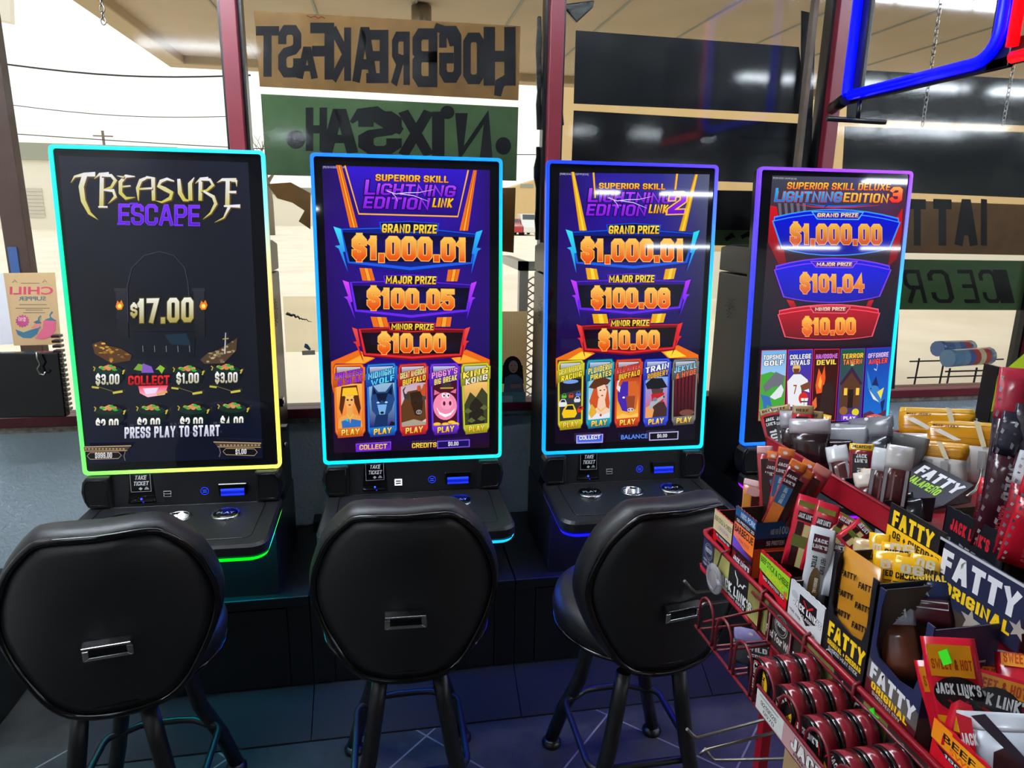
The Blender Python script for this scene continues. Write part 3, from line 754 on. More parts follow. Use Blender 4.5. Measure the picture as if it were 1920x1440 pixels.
# cardboard standee with a woman, on the ledge left of the third machine
Ys = 2.575
t = thing('standee', 'beige striped card with a dark haired woman, standing left of the third machine', 'standee', (AY(962, 775, Ys).x, Ys, .85))
P = [(936, 584), (989, 584), (986, 775), (936, 777)]
m = MB(backlit(mat('standee_card', (246, 228, 186), 0.8), .7)); m.prism([AY(x, y, Ys) for x, y in P], V(0, .005, 0)); m.build('card', t)
a = wart(Ys).crop(920, 320, 2.88)
for k in range(20): a.rect(48 + k * 7.2, 765, 50.5 + k * 7.2, 1090, (226, 206, 164))
a.rect(48, 1195, 188, 1310, (110, 158, 168)); a.rect(60, 1215, 118, 1285, (176, 206, 208))
a.el(118, 1062, 50, 62, (38, 34, 40)); a.pg([(66, 1050), (172, 1050), (178, 1150), (60, 1150)], (40, 36, 42)); a.el(122, 1058, 25, 34, (190, 150, 130))
a.pg([(75, 1120), (105, 1100), (140, 1100), (172, 1125), (180, 1196), (70, 1196)], (100, 118, 140)); a.st([(105, 1165), (165, 1160)], 22, (182, 140, 120))
a.el(113, 1052, 3, 2.5, (30, 24, 24)); a.el(131, 1052, 3, 2.5, (30, 24, 24)); a.el(122, 1078, 8, 2.5, (150, 70, 70)); a.st([(122, 1058), (120, 1068), (124, 1069)], 2, (160, 120, 105))
a.build('printing', t)

# chains and hook hanging at the windows
def chain(x, y, z0, z1, label, name='hanging_chain'):
    m = MB('steel'); z = z1; k = 0
    while z > z0:
        r = .007; h = .011
        pts = [V(r * math.cos(q) * (1 if k % 2 else 0) + x, y + r * math.cos(q) * (0 if k % 2 else 1), z + h * math.sin(q)) for q in [i * PI / 4 for i in range(8)]]
        m.tube(pts, .002, 4, closed=True); z -= .017; k += 1
    return m.build(name, label=label, cat='chain', group='chains at the windows')
for (px, py, Y, lab) in ((1730, 233, 2.5, 'left dark chain hanging below the blue neon sign'), (1880, 238, 2.5, 'right dark chain hanging below the red neon sign')):
    p = AY(px, py, Y); chain(p.x, p.y, p.z, ZC - .02, lab)
p = AY(195, 50, 2.5); chain(p.x, p.y, p.z, ZC - .02, 'chain with a hook end hanging at the top of the left window')

# ------------------------------------------------------------------ neon sign in blue and red at the right window
NX = 1.62
def nP(px, py): return AX(px, py, NX)
t = thing('neon_sign', 'hanging sign outlined in blue neon tube with a red neon section beside it', 'sign', (NX, nP(1700, 60).y, nP(1600, 160).z))
M['neonblue'] = mat('blue_neon', (0, 4, 255), 0.3, emit=1.6); M['neonedge'] = mat('blue_neon_edge', (20, 110, 255), 0.3, emit=1.0)
M['neonred'] = mat('red_neon', (255, 4, 14), 0.3, emit=1.4)
zt = ZC - .25
ya, yb_ = nP(1598, 90).y, nP(1876, 60).y; z0 = nP(1598, 168).z; z1 = nP(1800, 138).z
zb = (z0 + z1) / 2
def lp(y, z): return V(NX, y, z)
loop = [lp(ya, zt), lp(ya, zb + .012), lp(ya - .006, zb + .003), lp(ya - .02, zb)]
r = .075
loop += [lp(yb_ + r * (1 - math.sin(q)), zb + r * (1 - math.cos(q))) for q in [i * PI / 12 for i in range(7)]] + [lp(yb_, zt)]
m = MB('neonblue'); m.tube(loop[:3], .017, 10); m.tube(loop[3:], .017, 10); m.tube([lp(ya - .02, zt), lp(yb_, zt)], .017, 10); m.build('neon_tube', t, label='blue neon tube')
m = MB('blackpl')
def frame(y0, y1, z0_, z1_, wd, x0, x1):
    m.box(x0, x1, min(y0, y0 - wd), max(y0, y0 - wd), z0_, z1_); m.box(x0, x1, min(y1, y1 + wd), max(y1, y1 + wd), z0_, z1_); m.box(x0, x1, y1, y0, z0_, z0_ + .03)
frame(ya + .022, yb_ - .03, zb - .025, zt, .075, NX + .012, NX + .03)
m.box(NX + .012, NX + .03, yb_ - .20, yb_ - .03, zb - .02, zb + .045)
m.build('housing', t, bevel=.004)
yr = nP(1902, 60).y; zr = nP(1880, 112).z
m = MB('neonred'); m.tube([lp(yr, zt), lp(yr, zr + .028)], .015, 10); m.tube([lp(yr - .006, zr), lp(yr - .5, zr)], .015, 10); m.build('neon_tube', t, label='red neon tube')
m = MB('blackpl'); m.box(NX + .012, NX + .03, yr - .6, yr - .04, zr - .03, zr + .01); m.box(NX + .02, NX + .03, yr - .6, yr - .06, zr, zt); m.build('red_housing', t)
m = MB('blackpl'); p = AX(1590, 175, NX)
m.tube([V(NX, ya, zb - .01), V(1.70, WY - .04, zb - .012)], .022, 8)
m.tube([V(NX + .02, ya - .05, zb - .02), V(NX + .02, ya - .05, zb - .085)], .008, 8); m.tube([V(NX - .1, ya - .05, zb - .085), V(NX + .13, ya - .05, zb - .088)], .009, 8)
m.build('bracket', t)
m = MB('steel')
for y in (ya - .1, yb_ + .08): m.tube([V(NX + .02, y, zt), V(NX + .02, y, ZC)], .003, 5)
m.build('hanger', t)

# ------------------------------------------------------------------ fireworks rolls on a wire rack outside
Yf = 3.6
p0 = AY(1770, 660, Yf)
t = thing('wire_rack', 'thin wire rack outside the rightmost window holding wrapped rolls', 'rack', (p0.x, Yf, -.1))
m = MB('tyre'); xs = [AY(x, 700, Yf).x for x in (1772, 1782, 1822, 1832, 1880)]; zt_ = AY(1800, 690, Yf).z
for i, x in enumerate(xs): m.tube([V(x, Yf + (.3 if i % 2 else 0), -.1), V(x + .03, Yf + (.3 if i % 2 else 0), zt_)], .006, 5)
for z in (zt_ - .13, zt_ - .02): m.tube([V(xs[0], Yf, z), V(xs[-1] + .3, Yf, z)], .005, 5); m.tube([V(xs[0], Yf + .3, z), V(xs[-1] + .3, Yf + .3, z)], .005, 5)
m.build('wire_frame', t)
def roll(a, b, r, bands, lab, cat='firework'):
    m = MB('film'); n = len(bands)
    a = Vector(a); b = Vector(b); pts = []; cols = []
    for i, c in enumerate(bands): pts += [a.lerp(b, i / n + .001), a.lerp(b, (i + 1) / n - .001)]; cols += [c, c]
    m.tube(pts, r, 12, cols=cols); m.build('wrapped_roll', label=lab, cat=cat, group='wrapped rolls on the wire rack')
a_ = AY(1778, 662, Yf); b_ = AY(1866, 672, Yf)
zc_ = zt_ + .062
roll((a_.x, Yf, zc_), (b_.x, Yf + .05, zc_), .055, [(90, 140, 190), (90, 140, 190), (100, 150, 200), (60, 90, 170), (190, 60, 70), (225, 215, 190), (190, 60, 70), (80, 130, 190)], 'front roll wrapped in blue, red and white film on the wire rack')
roll((a_.x + .10, Yf + .2, zc_ + .02), (b_.x + .06, Yf + .26, zc_ + .01), .05, [(70, 110, 180), (60, 100, 170), (80, 130, 190), (60, 100, 180), (170, 60, 80), (60, 110, 180)], 'rear roll wrapped mostly in blue film on the wire rack')
# ------------------------------------------------------------------ little pictures for the game tiles (unit square, y down)
YEL = '#ffd83a'
def pic_princess(a):
    a.vg([(.08, .28), (.92, .28), (.92, .9), (.08, .9)], (255, 176, 80), (240, 120, 40))
    a.pg([(.25, .32), (.75, .3), (.86, .62), (.8, .72), (.62, .5), (.36, .5), (.24, .72), (.16, .62)], (90, 44, 20)); a.pg([(.3, .34), (.72, .33), (.78, .44), (.26, .45)], (250, 196, 40))
    a.pg([(.4, .55), (.6, .55), (.6, .7), (.85, .74), (.92, .9), (.1, .9), (.14, .76), (.4, .7)], (238, 164, 84)); a.el(.5, .52, .15, .095, (244, 178, 100))
    a.st([(.36, .45), (.5, .475), (.64, .45)], .02, (250, 210, 60)); a.el(.44, .505, .035, .012, (40, 20, 20)); a.el(.57, .505, .035, .012, (40, 20, 20)); a.el(.5, .575, .04, .011, (170, 40, 40))
    a.pg([(.22, .8), (.48, .77), (.5, .84), (.54, .77), (.86, .8), (.84, .9), (.24, .9)], (48, 110, 190)); a.pg([(.28, .78), (.44, .765), (.46, .81)], (60, 190, 210)); a.st([(.4, .7), (.5, .77), (.62, .7)], .02, (240, 200, 60))
def pic_wolf(a):
    a.vg([(.08, .28), (.92, .28), (.92, .9), (.08, .9)], (150, 190, 220), (40, 20, 120))
    a.pg([(.14, .5), (.2, .3), (.38, .4), (.62, .4), (.86, .28), (.92, .52), (.82, .66), (.62, .76), (.36, .76), (.16, .66)], (36, 70, 130)); a.pg([(.3, .42), (.7, .42), (.6, .56), (.5, .52), (.4, .56)], (16, 26, 54))
    a.pg([(.34, .58), (.66, .58), (.58, .74), (.42, .74)], (120, 176, 226)); a.el(.5, .695, .06, .018, (16, 18, 30)); a.el(.37, .55, .05, .013, (170, 215, 250)); a.el(.64, .55, .05, .013, (170, 215, 250))
    a.pg([(.2, .9), (.3, .72), (.7, .72), (.66, .9)], (24, 50, 100)); a.pg([(.7, .9), (.8, .82), (.92, .84), (.92, .9)], (30, 18, 50)); a.pg([(.2, .44), (.23, .34), (.33, .42)], (14, 24, 50)); a.pg([(.68, .42), (.83, .33), (.84, .45)], (14, 24, 50))
def pic_bison(a, c1=(96, 60, 30), c2=(52, 34, 20), sky=((200, 170, 190), (226, 206, 190))):
    a.vg([(.08, .28), (.92, .28), (.92, .9), (.08, .9)], *sky); a.pg([(.6, .46), (.64, .32), (.74, .32), (.78, .38), (.86, .3), (.92, .3), (.92, .5)], (196, 84, 40))
    a.pg([(.08, .6), (.3, .4), (.62, .38), (.9, .5), (.92, .8), (.6, .88), (.08, .84)], c1); a.pg([(.38, .42), (.74, .4), (.84, .52), (.8, .66), (.7, .76), (.54, .74), (.42, .58)], c2)
    a.st([(.36, .48), (.2, .46), (.16, .38), (.24, .33)], [.09, .07, .05, .01], (60, 58, 56)); a.st([(.8, .5), (.92, .5), (.92, .44)], [.07, .05, .01], (70, 66, 62))
    a.el(.68, .7, .1, .035, (150, 140, 136)); a.el(.64, .7, .02, .012, (20, 16, 14)); a.el(.72, .7, .02, .012, (20, 16, 14)); a.el(.56, .56, .03, .01, (20, 14, 10)); a.pg([(.08, .84), (.5, .8), (.92, .85), (.92, .9), (.08, .9)], (170, 160, 140))
def pic_pig(a):
    a.rect(.08, .28, .92, .9, (74, 20, 40)); a.el(.5, .62, .42, .2, (246, 140, 176), 26); a.pg([(.12, .46), (.14, .38), (.34, .43)], (232, 110, 150)); a.pg([(.88, .44), (.9, .37), (.68, .42)], (232, 110, 150))
    a.rect(.4, .29, .72, .35, (58, 54, 50)); a.rect(.34, .35, .8, .37, (200, 160, 60))
    a.el(.56, .58, .22, .09, (250, 160, 192)); a.el(.47, .58, .045, .032, (90, 20, 50)); a.el(.68, .58, .045, .032, (90, 20, 50))
    for x in (.45, .6): a.el(x, .465, .065, .034, (250, 250, 250)); a.el(x + .02, .468, .03, .016, (20, 20, 30))
    a.st([(.2, .64), (.3, .72), (.5, .76), (.7, .73), (.84, .66)], [.01, .035, .045, .03, .01], (255, 250, 250)); 
    for x, y in ((.2, .88), (.5, .885), (.72, .86), (.85, .885)): a.el(x, y, .15, .03, (214, 150, 30)); a.el(x, y - .008, .12, .02, (250, 200, 70))
def pic_jungle(a):
    a.vg([(.08, .28), (.92, .28), (.92, .9), (.08, .9)], (250, 196, 110), (90, 84, 50)); a.pg([(.08, .6), (.3, .42), (.5, .5), (.72, .36), (.92, .46), (.92, .9), (.08, .9)], (60, 66, 38))
    a.pg([(.2, .9), (.28, .6), (.5, .5), (.74, .6), (.82, .9)], (40, 34, 26))
    for x, y in ((.2, .7), (.8, .66), (.7, .82), (.32, .84)): a.pg([(x - .16, y), (x, y - .05), (x + .16, y), (x, y + .03)], (96, 104, 56))
def pic_race(a):
    a.rect(.08, .28, .92, .9, (26, 26, 34)); a.el(.5, .32, .3, .03, (120, 160, 230)); a.pg([(.08, .5), (.92, .44), (.92, .9), (.08, .9)], (54, 54, 58))
    for x, y, s, c in ((.25, .52, .1, (90, 190, 60)), (.52, .52, .1, (200, 70, 50)), (.8, .5, .1, (90, 120, 220)), (.2, .62, .17, (230, 230, 235)), (.76, .58, .13, (220, 220, 230)), (.9, .73, .14, (226, 60, 30)), (.46, .74, .3, (246, 200, 30))):
        a.pg([(x - s, y + s * .16), (x - s * .8, y - s * .05), (x - s * .3, y - s * .28), (x + s * .5, y - s * .28), (x + s * .85, y), (min(x + s, .92), y + s * .2), (min(x + s * .7, .92), y + s * .38), (x - s * .8, y + s * .38)], c)
        a.pg([(x - s * .55, y - s * .03), (x - s * .25, y - s * .22), (x + s * .42, y - s * .22), (min(x + s * .6, .91), y)], (30, 34, 44))
def pic_pirate(a):
    a.vg([(.08, .28), (.92, .28), (.92, .9), (.08, .9)], (130, 200, 226), (220, 226, 220)); a.pg([(.12, .62), (.3, .4), (.8, .4), (.9, .66), (.86, .86), (.3, .86)], (206, 84, 40))
    a.pg([(.08, .42), (.3, .3), (.6, .26), (.92, .32), (.8, .38), (.3, .44)], (92, 52, 30)); a.pg([(.4, .42), (.68, .38), (.78, .46), (.72, .6), (.56, .62), (.44, .54)], (246, 206, 180))
    a.pg([(.46, .58), (.7, .58), (.76, .72), (.92, .76), (.92, .9), (.1, .9), (.12, .78), (.42, .72)], (244, 204, 178)); a.pg([(.1, .84), (.4, .8), (.6, .84), (.92, .8), (.92, .9), (.1, .9)], (226, 232, 240))
    a.el(.53, .465, .035, .009, (40, 30, 30)); a.el(.68, .46, .03, .009, (40, 30, 30)); a.el(.6, .545, .04, .01, (190, 30, 40)); a.st([(.42, .72), (.56, .78), (.74, .72)], .02, (236, 190, 60)); a.el(.56, .84, .04, .02, (200, 30, 40))
    a.pg([(.1, .8), (.2, .66), (.36, .74), (.4, .8), (.2, .88)], (230, 176, 50))
def pic_purplebison(a):
    a.vg([(.08, .28), (.92, .28), (.92, .9), (.08, .9)], (190, 60, 30), (250, 180, 60)); a.pg([(.1, .5), (.3, .34), (.56, .34), (.5, .8), (.3, .78), (.12, .62)], (70, 40, 170)); a.pg([(.5, .34), (.8, .34), (.92, .5), (.82, .76), (.52, .82)], (214, 100, 40))
    a.st([(.2, .46), (.1, .42), (.12, .34), (.2, .31)], [.09, .08, .05, .01], (230, 226, 230)); a.pg([(.42, .56), (.78, .56), (.74, .78), (.5, .78)], (150, 70, 40)); a.el(.62, .77, .13, .03, (216, 196, 200)); a.el(.56, .77, .025, .012, (20, 10, 20)); a.el(.68, .77, .025, .012, (20, 10, 20))
    a.el(.34, .58, .05, .014, (250, 240, 240)); a.pg([(.08, .88), (.3, .82), (.6, .86), (.92, .82), (.92, .9), (.08, .9)], (250, 200, 90))
def pic_gunman(a):
    a.vg([(.08, .28), (.92, .28), (.92, .9), (.08, .9)], (120, 170, 236), (220, 60, 50)); a.pg([(.08, .38), (.3, .3), (.7, .3), (.92, .44), (.6, .46), (.14, .46)], (26, 26, 32)); a.pg([(.3, .46), (.76, .46), (.72, .64), (.4, .64)], (90, 60, 50)); a.pg([(.3, .54), (.8, .52), (.76, .68), (.5, .74), (.34, .66)], (196, 30, 36))
    a.pg([(.3, .9), (.4, .68), (.8, .66), (.92, .76), (.92, .9)], (70, 44, 40)); a.pg([(.08, .9), (.1, .74), (.3, .7), (.42, .78), (.36, .9)], (236, 160, 90)); a.pg([(.28, .66), (.78, .56), (.82, .6), (.4, .72), (.3, .78), (.22, .76)], (170, 176, 186)); a.el(.45, .62, .09, .03, (120, 126, 138)); a.el(.79, .585, .03, .018, (40, 44, 50))
def pic_curtain(a):
    a.rect(.08, .28, .92, .9, (40, 14, 20))
    for i in range(6): x = .1 + i * .14; a.vg([(x, .28), (x + .09, .28), (x + .11, .9), (x + .01, .9)], (110, 24, 36), (50, 10, 20))
    a.el(.62, .84, .3, .05, (120, 70, 60))
def pic_golf(a):
    a.vg([(0, .0), (1, 0), (1, 1), (0, 1)], (110, 180, 236), (210, 236, 250)); a.pg([(0, .34), (.4, .3), (1, .36), (1, 1), (0, 1)], (70, 170, 60)); a.pg([(.1, .5), (.6, .3), (.95, .36), (.9, .5), (.5, .52), (.2, .6)], (110, 114, 122)); a.pg([(.4, .66), (.84, .48), (.95, .56), (.86, .66), (.6, .7)], (226, 232, 236)); a.pg([(.02, .62), (.4, .66), (.5, .8), (.3, .78), (.26, .96), (.18, .96), (.14, .74)], (60, 110, 190)); a.el(.7, .86, .09, .028, (250, 250, 250)); a.pg([(.5, .9), (1, .86), (1, 1), (.4, 1)], (176, 140, 90))
def pic_football(a):
    a.vg([(0, 0), (1, 0), (1, 1), (0, 1)], (30, 60, 190), (120, 20, 60)); a.el(.36, .26, .17, .07, (226, 190, 110)); a.pg([(.22, .26), (.5, .26), (.44, .35), (.28, .35)], (110, 60, 40)); a.pg([(.0, .44), (.25, .34), (.55, .34), (.85, .42), (.95, .6), (.6, .56), (.66, .8), (.06, .8)], (236, 236, 240)); a.pg([(.55, .5), (.95, .44), (1, .54), (.62, .58)], (120, 72, 46)); a.blk('7', (.26, .62), (.4, .62), .13, (150, 40, 40))
    a.el(.7, .68, .2, .085, (214, 40, 30)); a.pg([(.6, .68), (.9, .68), (.86, .8), (.64, .8)], (240, 240, 240)); a.st([(.6, .73), (.9, .73)], .02, (60, 60, 70)); a.st([(.74, .68), (.74, .8)], .02, (60, 60, 70)); a.pg([(.2, 1), (.3, .84), (.62, .8), (.95, .84), (1, 1)], (220, 70, 40))
def pic_flames(a):
    a.vg([(0, 0), (1, 0), (1, 1), (0, 1)], (70, 16, 14), (40, 16, 12)); a.pg([(.1, .5), (.2, .26), (.34, .36), (.44, .22), (.5, .4), (.42, .6), (.16, .62)], (236, 90, 30)); a.pg([(.2, .5), (.28, .36), (.36, .44), (.32, .56)], (250, 170, 60)); a.pg([(.3, .9), (.4, .5), (.7, .44), (.95, .6), (.9, .9)], (50, 30, 26)); a.pg([(.0, .74), (.16, .66), (.2, .8), (.06, .86)], (226, 110, 50))
def pic_tavern(a):
    a.vg([(0, 0), (1, 0), (1, 1), (0, 1)], (20, 90, 60), (80, 40, 110)); a.pg([(.1, .8), (.1, .46), (.5, .28), (.9, .46), (.9, .8)], (90, 56, 34)); a.pg([(.02, .48), (.5, .24), (.98, .48), (.9, .5), (.5, .32), (.1, .5)], (60, 30, 60)); a.rect(.4, .56, .62, .82, (40, 24, 18))
    for x in (.22, .72): a.rect(x, .54, x + .14, .64, (250, 200, 70))
    a.el(.25, .86, .17, .06, (150, 96, 50)); a.el(.75, .88, .15, .05, (220, 210, 40)); a.el(.5, .2, .1, .03, (220, 230, 160))
def pic_marlin(a):
    a.vg([(0, 0), (1, 0), (1, 1), (0, 1)], (20, 60, 170), (20, 110, 210)); a.pg([(.05, .28), (.3, .52), (.5, .5), (.72, .6), (.8, .78), (.62, .74), (.3, .66), (.14, .54)], (60, 130, 200)); a.pg([(.2, .57), (.34, .62), (.66, .74), (.4, .7)], (226, 232, 240)); a.pg([(.3, .5), (.46, .38), (.6, .52)], (24, 40, 90)); a.pg([(.55, .6), (.84, .54), (.74, .7)], (236, 220, 90)); a.pg([(.72, .74), (.92, .7), (.84, .92)], (24, 40, 90)); a.pg([(0, .9), (.3, .86), (.6, .92), (1, .84), (1, 1), (0, 1)], (90, 40, 70)); a.el(.27, .55, .025, .01, (10, 10, 20)); a.st([(.4, .2), (.5, .22), (.46, .3), (.36, .28)], .02, (200, 210, 230))

def tile(a, quad, fr, frd, title, tcol, picf, two=None, tsh=.1):
    old = a.q; a.q = a.quad(*quad)
    rr = [(.0, .06), (.06, .01), (.94, .0), (1, .05), (1, .95), (.94, .99), (.06, 1), (0, .95)]
    a.pg(rr, frd); a.pg([(x * .95 + .025, y * .98 + .01) for x, y in rr], fr); a.pg([(x * .86 + .07, y * .94 + .03) for x, y in rr], frd); a.rect(.1, .05, .9, .28, mix(frd, (20, 20, 40), .5)); a.vg([(.12, .05), (.88, .05), (.8, .13), (.12, .16)], (200, 210, 230), frd)
    picf(a)
    a.vg([(-.02, .15), (1.02, .05), (1.02, .235), (-.02, .335)], fr, frd)
    if two:
        a.blk(two[0], (.06, .225), (.94, .15), .085, tcol, mix(tcol, (255, 255, 255), .3), .24, .5, .1, (20, 16, 40), .07); a.blk(two[1], (.14, .315), (.92, .245), .08, two[2], None, .24, .5, .1, (20, 16, 40), .07)
    else: a.blk(title, (.05, .29), (.95, .19), .13, tcol, None, .24, .5, .1, (20, 16, 40), .07)
    a.vg([(.08, .9), (.92, .885), (.92, 1.02), (.08, 1.035)], fr, frd); a.blk('PLAY', (.2, 1.005), (.8, .99), .085, '#fff27a', '#f0a020', .28, .62, .15, (70, 40, 10), .06)
    a.q = old

def plaque(a, tab, sideL, sideR, bot, edge, edged, fill, boltc):
    """tab: three top points + right foot; side corners; bottom v of three points; boltc: bolt colours"""
    t0, t1, t2, t3 = tab; t0b = (t0[0] + 8, t0[1] + 42)
    out = [sideL, (t0b[0], t0b[1] - 4), t0, t1, t2, t3, sideR, bot[2], bot[1], bot[0]]
    cx = sum(p[0] for p in out) / len(out); cy = sum(p[1] for p in out) / len(out)
    a.pg(out, edged); a.pg([(cx + (x - cx) * .985, cy + (y - cy) * .93) for x, y in out], edge); a.pg([(cx + (x - cx) * .95, cy + (y - cy) * .84) for x, y in out], edged)
    a.grid((sideL[0] + 30, sideL[1] + 34), (sideR[0] - 30, sideR[1] + 30), (bot[2][0] - 22, bot[2][1] - 26), (bot[0][0] + 22, bot[0][1] - 26), [[mix(fill, (0, 0, 0), .6), fill, mix(fill, (0, 0, 0), .6)], [mix(fill, (0, 0, 0), .3), mix(fill, (60, 40, 255), .25), mix(fill, (0, 0, 0), .3)], [mix(fill, (0, 0, 0), .7), mix(fill, (0, 0, 0), .3), mix(fill, (0, 0, 0), .7)]])
    a.pg([t0, t1, t2, (t3[0] - 6, t3[1] + 22), (t1[0], t3[1] + 34), (t0b[0] + 4, t0b[1] + 22)], edge); k = .96
    a.pg([(t1[0] + (x - t1[0]) * k, t1[1] + 40 + (y - t1[1] - 40) * .84) for x, y in (t0, t1, t2, (t3[0] - 6, t3[1] + 22), (t1[0], t3[1] + 34), (t0b[0] + 4, t0b[1] + 22))], mix(edged, (0, 0, 10), .6))
def bolt(a, x0, y0, x1, y1, mir, ctop, cbot, w):
    """lightning bolt from its top outer corner (x0,y0) to its tip (x1,y1)"""
    s = -1 if mir else 1; h = y1 - y0
    P = [(x0, y0), (x0 + s * w * 1.05, y0 + h * .05), (x0 + s * w * 1.7, y0 + h * .54), (x0 + s * w * 1.35, y0 + h * .55), (x1, y1), (x0 + s * w * .75, y0 + h * .48), (x0 + s * w * .2, y0 + h * .42), (x0 + s * w * .95, y0 + h * .40)]
    cx = sum(p[0] for p in P) / 8; cy = sum(p[1] for p in P) / 8
    a.vg([(cx + (x - cx) * 1.14, cy + (y - cy) * 1.03) for x, y in P], mix(cbot, (0, 0, 40), .6), mix(cbot, (0, 0, 40), .5)); a.vg(P, ctop, cbot)

GOLD = ('#ffcf5c', '#e84808'); GOLDO = '#ffb84a'
def logo(a, sk, li, ed, ln, hs, num=None):
    a.blk('SUPERIOR SKILL', sk[0], sk[1], hs[0], '#ffd24a', '#f08a20', .26, .62, .05, (40, 20, 30), .06)
    a.blk('IGHTNING', (li[0][0] + (li[1][0] - li[0][0]) * .13, li[0][1]), li[1], hs[1], '#b44aff', '#7a12d8', .25, .68, .18, (24, 4, 70), .07); a.blk('L', li[0], (li[0][0] + (li[1][0] - li[0][0]) * .12, li[0][1]), hs[1] * 1.3, '#b44aff', '#8a1ae0', .2, .55, .12, (24, 4, 70), .06)
    a.blk('EDITION', ed[0], ed[1], hs[2], '#a030f4', '#8418dc', .25, .66, .18, (24, 4, 70), .07); a.blk('LINK', ln[0], ln[1], hs[3], '#ffd23a', '#f0a020', .24, .5, .2, (40, 20, 30), .06)
    x0, y0 = li[0][0] + (li[1][0] - li[0][0]) * .25, li[1][1] - hs[1] * .55; w = li[1][0] - li[0][0]
    b = (232, 214, 255)
    a.st([(x0, y0), (x0 + w * .1, y0 + 26), (x0 + w * .22, y0 + 16), (x0 + w * .36, y0 + 14), (x0 + w * .52, y0 - 10)], [7, 6, 6, 5, 2], b); a.st([(x0 + w * .14, y0 + 24), (x0 + w * .3, y0 + 40), (x0 + w * .46, y0 + 86)], [6, 6, 2], b); a.st([(x0 + w * .06, y0 + 18), (x0 + w * .1, y0 + 50), (x0 + w * .12, y0 + 86)], [5, 4, 2], b)
    if num: a.blk('2', num[0], num[1], num[2], '#a838f8', '#6a10cc', .26, .62, .15, '#ffc040', .07)

